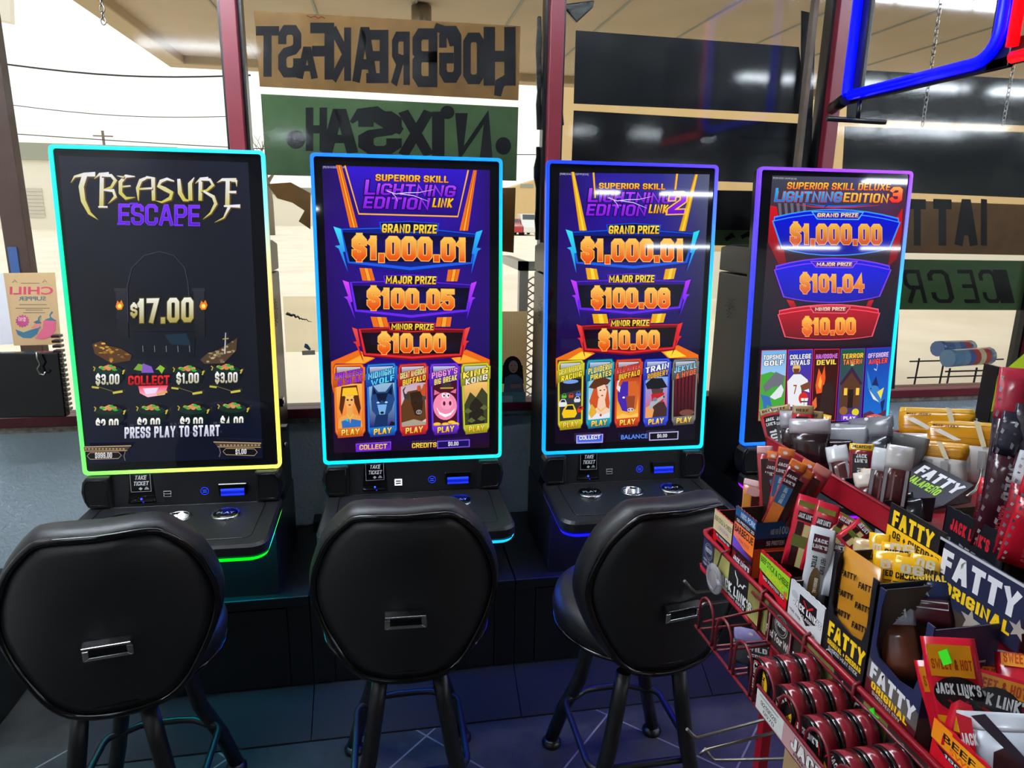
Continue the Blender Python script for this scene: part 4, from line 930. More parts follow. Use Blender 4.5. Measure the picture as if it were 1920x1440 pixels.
def art_two(a):
    a.crop(560, 280, 4.3636); a.grid((190, 130), (1565, 170), (1560, 2440), (290, 2485), [[(34, 12, 90), (50, 24, 190), (52, 26, 200), (40, 14, 110)], [(42, 12, 110), (44, 16, 150), (44, 16, 150), (40, 12, 104)], [(34, 10, 96), (40, 14, 140), (36, 12, 120), (40, 12, 110)], [(26, 8, 70), (34, 14, 120), (34, 14, 120), (30, 10, 84)], [(34, 8, 36), (30, 8, 44), (30, 8, 40), (34, 8, 30)]])
    a.txt('[P5] 02/16/2025 12:00 PM [$3.03]', (200, 152), (435, 158), 16, (200, 200, 210), None, 0)
    a.vg([(385, 140), (1382, 168), (1300, 545), (492, 525)], (52, 22, 210), (36, 12, 120))
    for x in (0,): a.st([(378, 132), (492, 528), (1302, 550), (1388, 170)], 14, (232, 150, 40)); a.st([(378, 132), (492, 528), (1302, 550), (1388, 170)], 5, (255, 205, 90))
    O1, O2, O3 = (236, 112, 22), (196, 74, 16), (255, 168, 50)
    def beam(q): a.pg(q, O1); m0 = [(q[0][0] * .62 + q[1][0] * .38, q[0][1] * .62 + q[1][1] * .38), (q[0][0] * .3 + q[1][0] * .7, q[0][1] * .3 + q[1][1] * .7), (q[3][0] * .3 + q[2][0] * .7, q[3][1] * .3 + q[2][1] * .7), (q[3][0] * .62 + q[2][0] * .38, q[3][1] * .62 + q[2][1] * .38)]; a.pg(m0, O3); a.st([m0[0], m0[3]], 5, O2); a.st([m0[1], m0[2]], 5, O2)
    beam([(305, 128), (350, 130), (485, 640), (420, 640)]); beam([(1430, 170), (1458, 172), (1385, 665), (1315, 665)]); beam([(497, 970), (597, 975), (625, 1075), (522, 1075)]); beam([(1222, 985), (1320, 980), (1298, 1080), (1208, 1080)])
    a.crop(560, 580, 4.3636); beam([(588, 60), (718, 65), (738, 145), (612, 145)]); beam([(1132, 65), (1252, 62), (1240, 142), (1120, 142)])
    for q in ([(265, 430), (490, 332), (625, 400), (540, 445), (300, 442), (285, 690), (268, 600)], [(1372, 328), (1562, 412), (1562, 660), (1548, 445), (1300, 445), (1248, 400)]): a.pg(q, O1); 
    a.pg([(380, 440), (520, 370), (610, 400), (530, 440)], O3); a.pg([(1255, 402), (1350, 370), (1490, 425), (1300, 440)], O3); a.st([(270, 430), (490, 335)], 8, (255, 90, 20)); a.st([(1372, 332), (1560, 414)], 8, (255, 90, 20))
    a.crop(560, 280, 4.3636)
    logo(a, ((628, 258), (1225, 275)), ((535, 372), (1275, 392)), ((525, 482), (1062, 497)), ((1090, 474), (1252, 478)), (55, 95, 98, 76))
    B, Bd = (30, 90, 236), (14, 30, 130)
    plaque(a, ((660, 596), (905, 588), (1150, 606), (1143, 652)), (330, 645), (1470, 690), ((395, 945), (915, 1008), (1430, 950)), B, Bd, (14, 10, 70), None)
    bolt(a, 285, 632, 405, 1010, False, (70, 226, 250), (20, 90, 230), 58); bolt(a, 1504, 660, 1410, 1020, True, (50, 196, 250), (20, 90, 230), 52)
    a.blk('GRAND PRIZE', (680, 682), (1128, 690), 72, '#ffe65a', '#f0b820', .26, .6, .06, (60, 36, 10), .06); a.blk('$1,000.01', (440, 898), (1365, 918), 190, *GOLD, .3, .62, 0, GOLDO, .045)
    Pp, Pd = (104, 40, 240), (44, 14, 130)
    plaque(a, ((692, 1034), (915, 1024), (1138, 1040), (1130, 1082)), (410, 1080), (1428, 1104), ((455, 1338), (920, 1394), (1390, 1338)), Pp, Pd, (16, 8, 60), None)
    bolt(a, 360, 1070, 466, 1396, False, (226, 70, 250), (80, 30, 230), 48); bolt(a, 1456, 1080, 1372, 1396, True, (200, 60, 250), (80, 30, 230), 44)
    a.blk('MAJOR PRIZE', (712, 1098), (1122, 1104), 65, '#ffe65a', '#f0b820', .26, .6, .06, (60, 36, 10), .06); a.blk('$100.05', (562, 1298), (1270, 1312), 165, *GOLD, .3, .62, 0, GOLDO, .045)
    a.crop(560, 580, 4.3636); R, Rd = (226, 40, 48), (120, 12, 22)
    plaque(a, ((732, 106), (925, 98), (1118, 112), (1112, 152)), (485, 156), (1372, 158), ((530, 384), (930, 416), (1335, 388)), R, Rd, (36, 8, 20), None)
    bolt(a, 437, 146, 530, 430, False, (240, 80, 70), (200, 14, 24), 40); bolt(a, 1402, 142, 1325, 420, True, (240, 80, 70), (200, 14, 24), 38)
    a.blk('MINOR PRIZE', (758, 165), (1102, 168), 50, '#ffe65a', '#f0b820', .26, .6, .06, (60, 36, 10), .06); a.blk('$10.00', (652, 350), (1200, 350), 152, *GOLD, .3, .62, 0, GOLDO, .045)
    tile(a, [(280, 440), (538, 440), (548, 1020), (300, 1030)], (246, 130, 40), (180, 70, 20), '', (150, 40, 220), pic_princess, ('PRINCESS', 'OF THE NILE', (170, 60, 230)))
    tile(a, [(550, 440), (802, 432), (806, 1010), (566, 1022)], (40, 130, 220), (16, 60, 150), '', (90, 210, 250), pic_wolf, ('MIDNIGHT', 'WOLF', (90, 210, 250)))
    tile(a, [(812, 440), (1054, 432), (1060, 1000), (826, 1012)], (226, 60, 60), (150, 20, 26), '', (240, 220, 120), pic_bison, ('GREAT AMERICAN', 'BUFFALO', (250, 210, 60)))
    tile(a, [(1068, 434), (1310, 432), (1312, 995), (1088, 1004)], (120, 60, 230), (70, 20, 150), '', (240, 130, 220), pic_pig, ("PIGGY'S", 'BIG BREAK', (246, 220, 120)))
    tile(a, [(1322, 434), (1560, 428), (1556, 985), (1344, 997)], (206, 206, 50), (130, 130, 20), '', (250, 220, 60), pic_jungle, ('KING', 'KONG', (240, 230, 210)))
    a.vg([(468, 1090), (756, 1072), (756, 1142), (470, 1158)], (150, 80, 240), (90, 30, 190)); a.vg([(478, 1098), (748, 1080), (748, 1136), (478, 1150)], (70, 20, 170), (120, 40, 210)); a.blk('COLLECT', (498, 1140), (722, 1130), 40, '#ffe04a', '#f0a820', .26, .7, .05)
    a.blk('CREDITS', (925, 1126), (1125, 1118), 40, '#ffe04a', '#f0b020', .26, .7, .05); a.pg([(1130, 1068), (1396, 1054), (1396, 1116), (1130, 1130)], (130, 90, 230)); a.pg([(1138, 1075), (1388, 1062), (1388, 1110), (1138, 1123)], (24, 14, 90)); a.blk('$0.00', (1220, 1108), (1304, 1104), 32, (220, 220, 235), None, .22, .5)

def art_three(a):
    a.crop(980, 280, 4.3636); a.grid((300, 190), (1530, 205), (1408, 2375), (262, 2410), [[(30, 14, 90), (44, 26, 160), (50, 46, 150), (90, 96, 120)], [(40, 12, 110), (42, 18, 150), (40, 22, 140), (60, 62, 100)], [(30, 10, 84), (34, 14, 120), (30, 14, 110), (36, 34, 70)], [(18, 8, 50), (20, 10, 60), (16, 10, 50), (16, 14, 40)], [(24, 8, 26), (22, 8, 28), (18, 8, 26), (16, 10, 24)]])
    a.txt('[P0308] 02/16/2025 12:29 PM [$13.03]', (305, 208), (538, 212), 16, (200, 200, 210), None, 0)
    Y1, Y2, Y3 = (236, 170, 20), (190, 120, 10), (255, 214, 60)
    def beam(q): a.pg(q, Y1); a.pg([(q[0][0] * .6 + q[1][0] * .4, q[0][1]), (q[0][0] * .3 + q[1][0] * .7, q[1][1]), (q[3][0] * .3 + q[2][0] * .7, q[2][1]), (q[3][0] * .6 + q[2][0] * .4, q[3][1])], Y3); a.st([q[0], q[3]], 4, Y2)
    beam([(398, 185), (422, 185), (525, 665), (465, 665)]); beam([(572, 190), (587, 190), (599, 395), (588, 400)]); beam([(1255, 200), (1272, 200), (1256, 330), (1240, 330)]); beam([(1410, 205), (1433, 205), (1330, 668), (1278, 668)])
    beam([(515, 970), (605, 978), (622, 1065), (530, 1065)]); beam([(1168, 980), (1257, 972), (1236, 1060), (1150, 1065)])
    a.crop(980, 580, 4.3636); beam([(568, 38), (686, 38), (702, 115), (582, 115)]); beam([(1060, 38), (1172, 34), (1150, 108), (1045, 112)])
    for q in ([(270, 402), (466, 312), (592, 360), (505, 412), (285, 415), (272, 640)], [(1270, 292), (1436, 372), (1436, 610), (1422, 400), (1190, 400), (1130, 345)]): a.pg(q, (236, 112, 22))
    a.pg([(370, 412), (480, 345), (570, 365), (500, 410)], Y3); a.pg([(1150, 350), (1250, 330), (1340, 385), (1200, 398)], Y3)
    a.crop(980, 280, 4.3636)
    logo(a, ((622, 322), (1165, 330)), ((530, 432), (1212, 445)), ((515, 542), (1002, 548)), ((1025, 522), (1178, 525)), (48, 88, 95, 72), ((1180, 530), (1318, 526), 175))
    plaque(a, ((682, 616), (900, 604), (1132, 618), (1122, 660)), (378, 672), (1420, 684), ((430, 948), (905, 994), (1348, 942)), (26, 90, 226), (12, 30, 130), (14, 12, 60), None)
    bolt(a, 350, 655, 436, 1012, False, (60, 230, 240), (20, 140, 230), 52); bolt(a, 1445, 662, 1338, 1000, True, (40, 230, 240), (20, 110, 230), 48)
    a.blk('GRAND PRIZE', (700, 692), (1112, 692), 68, '#ffe65a', '#f0b820', .26, .6, .06, (60, 36, 10), .06); a.blk('$1,000.01', (478, 916), (1308, 916), 180, *GOLD, .3, .62, 0, GOLDO, .045)
    plaque(a, ((688, 1026), (890, 1014), (1088, 1026), (1080, 1064)), (418, 1076), (1352, 1074), ((455, 1322), (880, 1364), (1292, 1312)), (100, 36, 236), (44, 14, 130), (14, 10, 40), None)
    bolt(a, 390, 1065, 466, 1376, False, (210, 60, 250), (80, 30, 230), 44); bolt(a, 1372, 1062, 1280, 1362, True, (190, 50, 250), (70, 30, 230), 42)
    a.blk('MAJOR PRIZE', (702, 1090), (1072, 1088), 60, '#ffe65a', '#f0b820', .26, .6, .06, (60, 36, 10), .06); a.blk('$100.08', (560, 1294), (1198, 1297), 160, *GOLD, .3, .62, 0, GOLDO, .045)
    a.crop(980, 580, 4.3636)
    plaque(a, ((702, 80), (870, 68), (1048, 78), (1038, 120)), (465, 132), (1282, 116), ((500, 344), (870, 374), (1242, 332)), (226, 36, 44), (120, 12, 22), (24, 8, 14), None)
    bolt(a, 437, 120, 505, 392, False, (240, 70, 60), (200, 10, 20), 36); bolt(a, 1304, 106, 1214, 378, True, (240, 50, 44), (190, 10, 20), 34)
    a.blk('MINOR PRIZE', (718, 138), (1030, 134), 50, '#ffe65a', '#f0b820', .26, .6, .06, (60, 36, 10), .06); a.blk('$10.00', (620, 322), (1112, 320), 148, *GOLD, .3, .62, 0, GOLDO, .045)
    tile(a, [(280, 415), (498, 406), (488, 955), (284, 968)], (220, 210, 40), (140, 130, 20), '', (250, 230, 60), pic_race, ('GREAT AMERICAN', 'RACING', (250, 230, 60)))
    tile(a, [(518, 405), (740, 400), (722, 942), (512, 955)], (40, 170, 190), (16, 100, 130), '', (250, 220, 90), pic_pirate, ('PLUNDERIN', 'PIRATES', (250, 220, 90)))
    tile(a, [(750, 402), (972, 398), (950, 935), (742, 945)], (226, 80, 44), (160, 36, 20), '', (230, 60, 40), pic_purplebison, ('RED RIVER', 'BUFFALO', (250, 200, 50)))
    tile(a, [(982, 398), (1202, 394), (1180, 928), (974, 938)], (60, 90, 230), (30, 40, 160), '', (240, 240, 244), pic_gunman, ('TRAIN', 'ROBBERY', (230, 170, 60)))
    tile(a, [(1215, 398), (1427, 392), (1402, 918), (1204, 926)], (130, 130, 126), (70, 70, 70), '', (120, 190, 220), pic_curtain, ('JEKYLL', '& HYDE', (240, 110, 60)))
    a.pg([(430, 1022), (649, 1010), (646, 1082), (430, 1090)], (170, 160, 236)); a.vg([(440, 1030), (640, 1019), (638, 1074), (440, 1080)], (40, 60, 200), (80, 120, 230)); a.blk('COLLECT', (454, 1060), (625, 1052), 32, '#ffffff', None, .24, .7, 0, (60, 20, 120), .06)
    a.txt('BALANCE', (795, 1055), (1008, 1044), 36, (90, 140, 240), None, .02); a.pg([(1022, 1000), (1262, 988), (1259, 1056), (1022, 1066)], (190, 180, 226)); a.pg([(1030, 1008), (1254, 997), (1251, 1049), (1030, 1058)], (14, 12, 22)); a.blk('$0.00', (1088, 1042), (1168, 1038), 28, (226, 226, 236), None, .22, .5)

def fan(a, TL, top, TR, BR, bot, BL, edge, fill, fill2):
    def arc(p, q, r): return [((1 - t) ** 2 * p[0] + 2 * t * (1 - t) * q[0] + t * t * r[0], (1 - t) ** 2 * p[1] + 2 * t * (1 - t) * q[1] + t * t * r[1]) for t in [i / 8 for i in range(9)]]
    T2 = (top[0], 2 * top[1] - (TL[1] + TR[1]) / 2); B2 = (bot[0], 2 * bot[1] - (BL[1] + BR[1]) / 2)
    out = arc(TL, T2, TR) + arc(BR, B2, BL)
    cx, cy = (TL[0] + TR[0] + BL[0] + BR[0]) / 4, (TL[1] + BL[1]) / 2
    a.pg([(cx + (x - cx) * .97, cy + (y - cy) * 1.0 - 34) for x, y in out[:9]] + [(cx + (x - cx) * .97, y + 10) for x, y in out[:9]][::-1], edge)
    a.pg([(cx + (x - cx) * .955, cy + (y - cy) * 1.0 - 24) for x, y in out[:9]] + [(cx + (x - cx) * .955, y + 12) for x, y in out[:9]][::-1], fill)
    a.pg(out, edge); a.vg([(cx + (x - cx) * .975, cy + (y - cy) * .955) for x, y in out], fill, fill2)
def tabs(a, q, edge, fill, t, p0, p1, h): a.pg(q, edge); c = (sum(p[0] for p in q) / 4, sum(p[1] for p in q) / 4); a.pg([(c[0] + (x - c[0]) * .95, c[1] + (y - c[1]) * .8) for x, y in q], fill); a.blk(t, p0, p1, h, '#fff4d8', '#f0b090', .26, .62, .1, (90, 40, 60), .06)
def art_four(a):
    a.crop(1360, 280, 4.3636); a.grid((385, 215), (1490, 240), (1385, 1960), (255, 1945), [[(66, 68, 84), (72, 72, 92), (70, 70, 120), (56, 58, 76)], [(70, 24, 34), (46, 36, 60), (40, 36, 60), (90, 20, 28)], [(40, 30, 44), (30, 26, 44), (30, 26, 40), (40, 24, 36)], [(20, 22, 40), (40, 20, 36), (40, 20, 30), (18, 22, 46)], [(16, 16, 26), (16, 14, 24), (14, 14, 24), (12, 12, 22)]])
    a.txt('[P6] 02/16/2025 12:40 PM [$31.00]', (390, 240), (582, 248), 14, (210, 210, 215), None, 0)
    for q in ([(368, 460), (420, 470), (500, 940), (440, 950), (350, 760)], [(1450, 480), (1400, 560), (1330, 960), (1400, 900), (1440, 700)], [(500, 1230), (560, 1240), (590, 1310), (540, 1310)], [(1170, 1240), (1215, 1230), (1185, 1300), (1140, 1310)]): a.vg(q, (214, 24, 36), (120, 12, 24))
    for i in range(5): a.pg([(430 + i * 50, 440), (455 + i * 50, 440), (462 + i * 50, 540), (440 + i * 50, 540)], (104, 104, 118))
    a.blk('SUPERIOR SKILL DELUXE', (500, 326), (1345, 338), 58, '#ffd44a', '#f06a30', .25, .62, .18, (110, 20, 30), .05)
    a.blk('LIGHTNING', (400, 428), (945, 432), 84, '#30b8f8', '#1478d8', .24, .62, .18, (196, 60, 60), .06); a.blk('L', (396, 428), (462, 428), 112, '#30b8f8', '#1478d8', .2, .55, .15); a.blk('EDITION', (960, 430), (1326, 440), 76, '#ffd060', '#e89020', .24, .62, .18, (120, 40, 30), .05); a.blk('3', (1338, 436), (1440, 436), 128, '#ffb050', '#f03030', .3, .66, .1, (120, 20, 50), .06)
    a.st([(570, 450), (720, 470), (880, 478), (1060, 472), (1255, 458)], [2, 8, 10, 8, 2], (230, 40, 70)); a.st([(640, 444), (780, 462), (900, 466), (1040, 462), (1180, 450)], [2, 10, 12, 10, 2], (30, 110, 230)); a.pg([(838, 430), (880, 430), (822, 472), (796, 488)], (30, 60, 150))
    fan(a, (380, 585), (910, 522), (1432, 596), (1345, 815), (880, 872), (455, 815), (60, 150, 246), (12, 24, 226), (16, 20, 150)); tabs(a, [(700, 508), (1132, 512), (1088, 578), (746, 574)], (90, 190, 250), (30, 40, 190), 'GRAND PRIZE', (748, 556), (1084, 556), 33); a.blk('$1,000.00', (528, 776), (1276, 780), 165, '#f8c04a', '#c8482a', .3, .62, 0, (250, 176, 90), .04)
    fan(a, (393, 985), (870, 920), (1356, 984), (1262, 1205), (860, 1256), (468, 1208), (130, 60, 226), (16, 20, 230), (22, 16, 170)); tabs(a, [(690, 914), (1082, 914), (1038, 972), (736, 968)], (150, 80, 240), (60, 30, 180), 'MAJOR PRIZE', (742, 956), (1030, 956), 31); a.blk('$101.04', (608, 1166), (1130, 1170), 145, '#f8b84a', '#d8582a', .3, .62, 0, (250, 176, 90), .04)
    fan(a, (422, 1350), (850, 1300), (1262, 1338), (1200, 1530), (840, 1560), (480, 1535), (246, 90, 110), (190, 16, 40), (110, 12, 26)); tabs(a, [(684, 1286), (1022, 1286), (984, 1342), (714, 1338)], (246, 110, 130), (150, 14, 40), 'MINOR PRIZE', (728, 1322), (976, 1320), 28); a.crop(1360, 580, 3.4286); a.blk('$10.00', (492, 162), (832, 160), 106, '#ffc84a', '#e8501a', .3, .62, 0, (255, 176, 80), .04)
    xs = [(226, 262, 204, 716), (395, 258, 378, 716), (562, 254, 540, 716), (732, 252, 702, 716), (895, 248, 868, 716), (1056, 240, 1024, 716)]
    tt = [(('TOPSHOT', 'GOLF'), (250, 250, 250), (250, 250, 250)), (('COLLEGE', 'RIVALS'), (240, 240, 244), (236, 236, 240)), (('HANDSOME', 'DEVIL'), (226, 120, 230), (250, 220, 80)), (('TERROR', 'TAVERN'), (250, 200, 60), (250, 130, 60)), (('OFFSHORE', 'ANGLER'), (220, 190, 250), (250, 80, 70))]
    for i, f in enumerate((pic_golf, pic_football, pic_flames, pic_tavern, pic_marlin)):
        l, r = xs[i], xs[i + 1]; edge = (220, 40, 90) if i < 3 else (100, 40, 200)
        q = [(l[0] + 3, l[1]), (r[0] - 3, r[1]), (r[2] - 3, r[3]), (l[2] + 3, l[3])]
        a.q = a.quad(*q); a.rect(0, 0, 1, 1, edge); a.q = a.quad((q[0][0] + 3, q[0][1] + 4), (q[1][0] - 3, q[1][1] + 4), (q[2][0] - 3, q[2][1] - 4), (q[3][0] + 3, q[3][1] - 4)); f(a)
        t, c1, c2 = tt[i]; a.blk(t[0], (.06, .13), (.94, .12), .065, c1, None, .26, .56, .05, (30, 20, 50), .08); a.blk(t[1], (.1, .215), (.9, .205), .07, c2, None, .26, .56, .05, (30, 20, 50), .08)
        pc = ((60, 150, 60), (190, 40, 60), (230, 180, 50), (110, 60, 220), (226, 90, 80))[i]; a.pg([(.15, .93), (.5, .905), (.85, .93), (.82, 1.0), (.18, 1.0)], pc); a.blk('PLAY', (.26, .985), (.76, .985), .045, '#fff8e0', None, .26, .62)
    a.crop(1360, 580, 3.4286); a.blk('COLLECT', (330, 800), (470, 800), 30, '#f0b040'); a.blk('BALANCE', (610, 772), (760, 772), 26, '#f0b040')

def art_one(a):
    a.crop(0, 0, 3.4286); a.grid((375, 1000), (1595, 1045), (1690, 2945), (565, 2980), [[(30, 32, 46), (28, 30, 44), (26, 28, 42), (30, 34, 50)], [(20, 22, 32), (22, 26, 34), (24, 26, 36), (26, 28, 40)], [(14, 16, 24), (16, 18, 26), (18, 20, 30), (22, 26, 34)], [(18, 22, 32), (26, 30, 38), (20, 24, 32), (16, 20, 30)], [(10, 16, 44), (14, 18, 36), (14, 18, 36), (12, 18, 44)]])
    g1, g2 = (250, 250, 226), (190, 176, 60)
    def sw(p, w): n = len(p); ys = [q[1] for q in p]; lo, hi = min(ys), max(ys); cc = [mix((236, 236, 240), (206, 196, 80), ((q[1] - lo) / max(1, hi - lo)) ** .7) for q in p]; a.st([(x + 5, y + 5) for x, y in p], [k * 1.35 for k in w], (96, 70, 30)); a.st(p, w, cc)
    sw([(455, 1175), (480, 1135), (540, 1122), (612, 1120)], [2, 14, 24, 30]); sw([(545, 1125), (522, 1200), (535, 1290), (575, 1370), (630, 1412)], [34, 34, 30, 20, 1])
    sw([(605, 1150), (640, 1120), (700, 1118)], [2, 18, 24]); sw([(655, 1125), (652, 1330)], [26, 28]); sw([(650, 1128), (715, 1128), (742, 1160), (715, 1205), (665, 1220)], [14, 20, 24, 18, 8]); sw([(668, 1222), (728, 1225), (742, 1265), (695, 1310)], [8, 22, 22, 1]); sw([(632, 1330), (692, 1330)], [10, 10])
    sw([(868, 1135), (810, 1132), (775, 1170), (775, 1240), (810, 1275), (870, 1268)], [6, 22, 26, 24, 20, 2]); sw([(785, 1200), (840, 1195)], [12, 8]); sw([(752, 1130), (800, 1140)], [2, 14])
    sw([(890, 1290), (885, 1210), (905, 1160), (950, 1140)], [4, 22, 24, 14]); sw([(940, 1140), (985, 1145), (988, 1290)], [18, 26, 22]); sw([(890, 1215), (980, 1210)], [12, 12])
    sw([(1120, 1165), (1075, 1150), (1035, 1165), (1020, 1195), (1060, 1215), (1105, 1240), (1095, 1275), (1040, 1300), (1000, 1290)], [8, 18, 22, 24, 26, 26, 24, 12, 1])
    sw([(1150, 1150), (1158, 1240), (1185, 1285), (1215, 1290)], [20, 28, 22, 10]); sw([(1250, 1140), (1222, 1180), (1225, 1290)], [3, 26, 26])
    sw([(1255, 1180), (1290, 1150), (1340, 1148)], [2, 18, 22]); sw([(1290, 1160), (1288, 1290)], [24, 24]); sw([(1290, 1155), (1350, 1155), (1370, 1190), (1330, 1225), (1290, 1230)], [12, 18, 22, 16, 8]); sw([(1310, 1230), (1372, 1265), (1388, 1310), (1355, 1370), (1305, 1410)], [12, 22, 22, 12, 1])
    sw([(1395, 1175), (1430, 1155), (1520, 1158)], [2, 18, 26]); sw([(1465, 1160), (1462, 1330)], [26, 28]); sw([(1470, 1235), (1520, 1235)], [14, 16]); sw([(1440, 1325), (1545, 1325)], [10, 22]); sw([(1475, 1330), (1440, 1400), (1380, 1430)], [20, 10, 1]); sw([(1520, 1158), (1522, 1200)], [14, 2])
    a.blk('ESCAPE', (765, 1443), (1285, 1452), 132, '#7a2cff', '#5a10d8', .2, .66, 0, (150, 90, 255), .02)
    for x, y in ((770, 1440), (1140, 1448), (850, 1310)): a.rect(x - 14, y - 6, x + 40, y + 6, (110, 40, 240))
    a.crop(0, 400, 3.4286)
    gr = (58, 62, 74)
    a.st([(825, 700), (820, 470), (850, 350), (930, 270), (1030, 245), (1120, 270), (1190, 350), (1210, 450), (1230, 700)], 5, gr); a.rect(735, 480, 820, 500, (44, 46, 52)); a.vg([(745, 500), (815, 500), (830, 800), (760, 800)], (40, 42, 48), (22, 24, 30)); a.rect(1235, 480, 1320, 500, (44, 46, 52)); a.vg([(1245, 500), (1315, 500), (1320, 800), (1260, 800)], (40, 42, 48), (22, 24, 30))
    a.pg([(850, 760), (1260, 760), (1250, 930), (870, 930)], (16, 20, 28)); a.pg([(1060, 780), (1200, 770), (1230, 850), (1100, 840)], (22, 44, 60))
    for i in range(5): a.st([(920 + i * 75, 850), (922 + i * 75, 890)], 4, (130, 130, 130))
    for x in (772, 1310): a.pg([(x - 26, 600), (x - 14, 560), (x, 575), (x + 12, 556), (x + 26, 590), (x + 14, 618), (x - 12, 620)], (226, 130, 20)); a.el(x, 596, 13, 14, (255, 226, 110))
    a.blk('17.00', (884, 706), (1246, 698), 158, '#f2f2e6', '#a89848', .26, .56, 0, (70, 60, 20), .05); a.blk('$', (842, 664), (886, 662), 82, '#f2f2e6', '#a89848', .24, .56, 0, (70, 60, 20), .06)
    rnd = random.Random(9)
    def heap(P, n, c0, c1):
        a.pg(P, c0); xs = [p[0] for p in P]; ys = [p[1] for p in P]
        for _ in range(n):
            k = rnd.random(); i = rnd.randrange(len(P)); cx = sum(xs) / len(xs); cy = sum(ys) / len(ys)
            x = cx + (P[i][0] - cx) * k * .85; y = cy + (P[i][1] - cy) * k * .85; a.el(x, y, rnd.uniform(6, 16), rnd.uniform(4, 9), mix(c0, c1, rnd.random()), 8)
    heap([(598, 840), (655, 820), (700, 850), (780, 868), (850, 910), (840, 945), (720, 965), (612, 900)], 50, (88, 56, 28), (226, 176, 70)); heap([(1290, 940), (1340, 895), (1400, 880), (1528, 800), (1522, 880), (1440, 962), (1320, 966)], 50, (80, 62, 44), (200, 176, 130))
    a.st([(1455, 765), (1450, 900)], [5, 9], (190, 196, 200)); a.st([(1436, 806), (1474, 802)], 7, (170, 150, 90))
    def pot(cx, cy, price, px, py, w, h, cut=False):
        a.el(cx, cy + 50, 95, 52, (10, 26, 24)); a.el(cx, cy + 8, 88, 28, (24, 44, 36))
        for i in range(16): t = i * 2.4; a.el(cx + 60 * math.cos(t) * ((i % 5) / 5), cy - 12 + 16 * math.sin(t) * ((i % 3) / 3), 15, 9, mix((190, 120, 70), (226, 160, 96), rnd.random()), 8)
        for x, y in ((-38, -8), (20, -20), (42, 2)): a.pg([(cx + x - 22, cy + y), (cx + x - 4, cy + y - 12), (cx + x + 18, cy + y + 2), (cx + x - 2, cy + y + 8)], (50, 176, 60))
        a.st([(cx - 92, cy + 10), (cx - 84, cy - 10), (cx - 96, cy - 18)], 7, (190, 170, 60)); a.st([(cx + 92, cy + 14), (cx + 104, cy + 2), (cx + 92, cy + 30)], 9, (200, 180, 60))
        if not cut: a.st([(cx - 105, cy + 112), (cx - 60, cy + 118)], 12, (190, 180, 70)); a.st([(cx + 30, cy + 150), (cx + 92, cy + 140)], 14, (200, 190, 70)); a.st([(cx - 60, cy + 112), (cx + 30, cy + 140)], 3, (130, 120, 60))
        a.blk(price, (px, py), (px + w, py - 4), h, '#ffffff', '#b8b090', .26, .54, 0, (30, 30, 40), .05)
        if cut: a.pg([(px - 20, py - h * .44), (px + w + 30, py - h * .5), (px + w + 30, py + 16), (px - 20, py + 16)], (13, 18, 38))
    pot(705, 1000, '$3.00', 625, 1098, 152, 66); pot(1215, 1005, '$1.00', 1142, 1090, 144, 66); pot(1460, 995, '$3.00', 1390, 1086, 144, 66)
    a.pg([(870, 1000), (900, 962), (960, 975), (930, 1010)], (120, 160, 50)); a.pg([(1010, 1000), (1040, 970), (1070, 990), (1050, 1026), (1030, 1000)], (140, 190, 50)); a.pg([(930, 960), (985, 980), (1000, 1020), (920, 1020)], (130, 90, 190)); a.vg([(900, 1105), (1090, 1100), (1070, 1160), (960, 1176), (910, 1150)], (240, 60, 80), (255, 200, 220)); a.pg([(930, 1120), (1030, 1115), (1010, 1150), (950, 1158)], (240, 220, 250)); a.st([(1020, 1160), (1085, 1140)], 14, (220, 170, 80))
    a.blk('COLLECT', (836, 1098), (1100, 1094), 58, '#f02a2a', '#b00c14', .27, .66, 0, (60, 0, 6), .06)
    for cx, cy, pr, px in ((715, 1255, '$2.00', 630), (985, 1252, '$2.00', 896), (1250, 1248, '$2.00', 1170), (1505, 1238, '$4.00', 1428)): pot(cx, cy, pr, px, 1388 - (px - 630) * .02, 146, 72, True)
    a.crop(80, 700, 3.4286); a.blk('PRESS PLAY TO START', (543, 408), (1150, 392), 72, '#f4f4ff', '#b4b4d0', .25, .5, 0)
    go = (176, 150, 110)
    for m, x0 in ((1, 0), (-1, 1695)):
        f = lambda p, m=m, x0=x0: (x0 + m * p[0], p[1] - (24 if m < 0 else 0))
        a.pg([f(p) for p in ((282, 460), (585, 453), (555, 490), (288, 492))], (70, 58, 48)); a.st([f((282, 462)), f((585, 454))], 7, go); a.st([f((284, 488)), f((560, 484))], 5, go)
        for i in range(12): a.el(*f((296 + i * 22, 474)), 8, 5, go, 8)
        a.st([f((548, 490)), f((540, 520)), f((548, 548))], 5, (120, 110, 100)); P = [f(p) for p in ((306, 518), (325, 497), (505, 494), (524, 514), (505, 534), (325, 540))]; a.pg(P, (14, 14, 18)); a.st(P, 4, go, True)
    a.blk('$999.00', (357, 532), (465, 530), 34, (220, 220, 220), None, .22, .5); a.blk('$1.00', (1250, 508), (1320, 505), 32, (220, 220, 220), None, .22, .5)

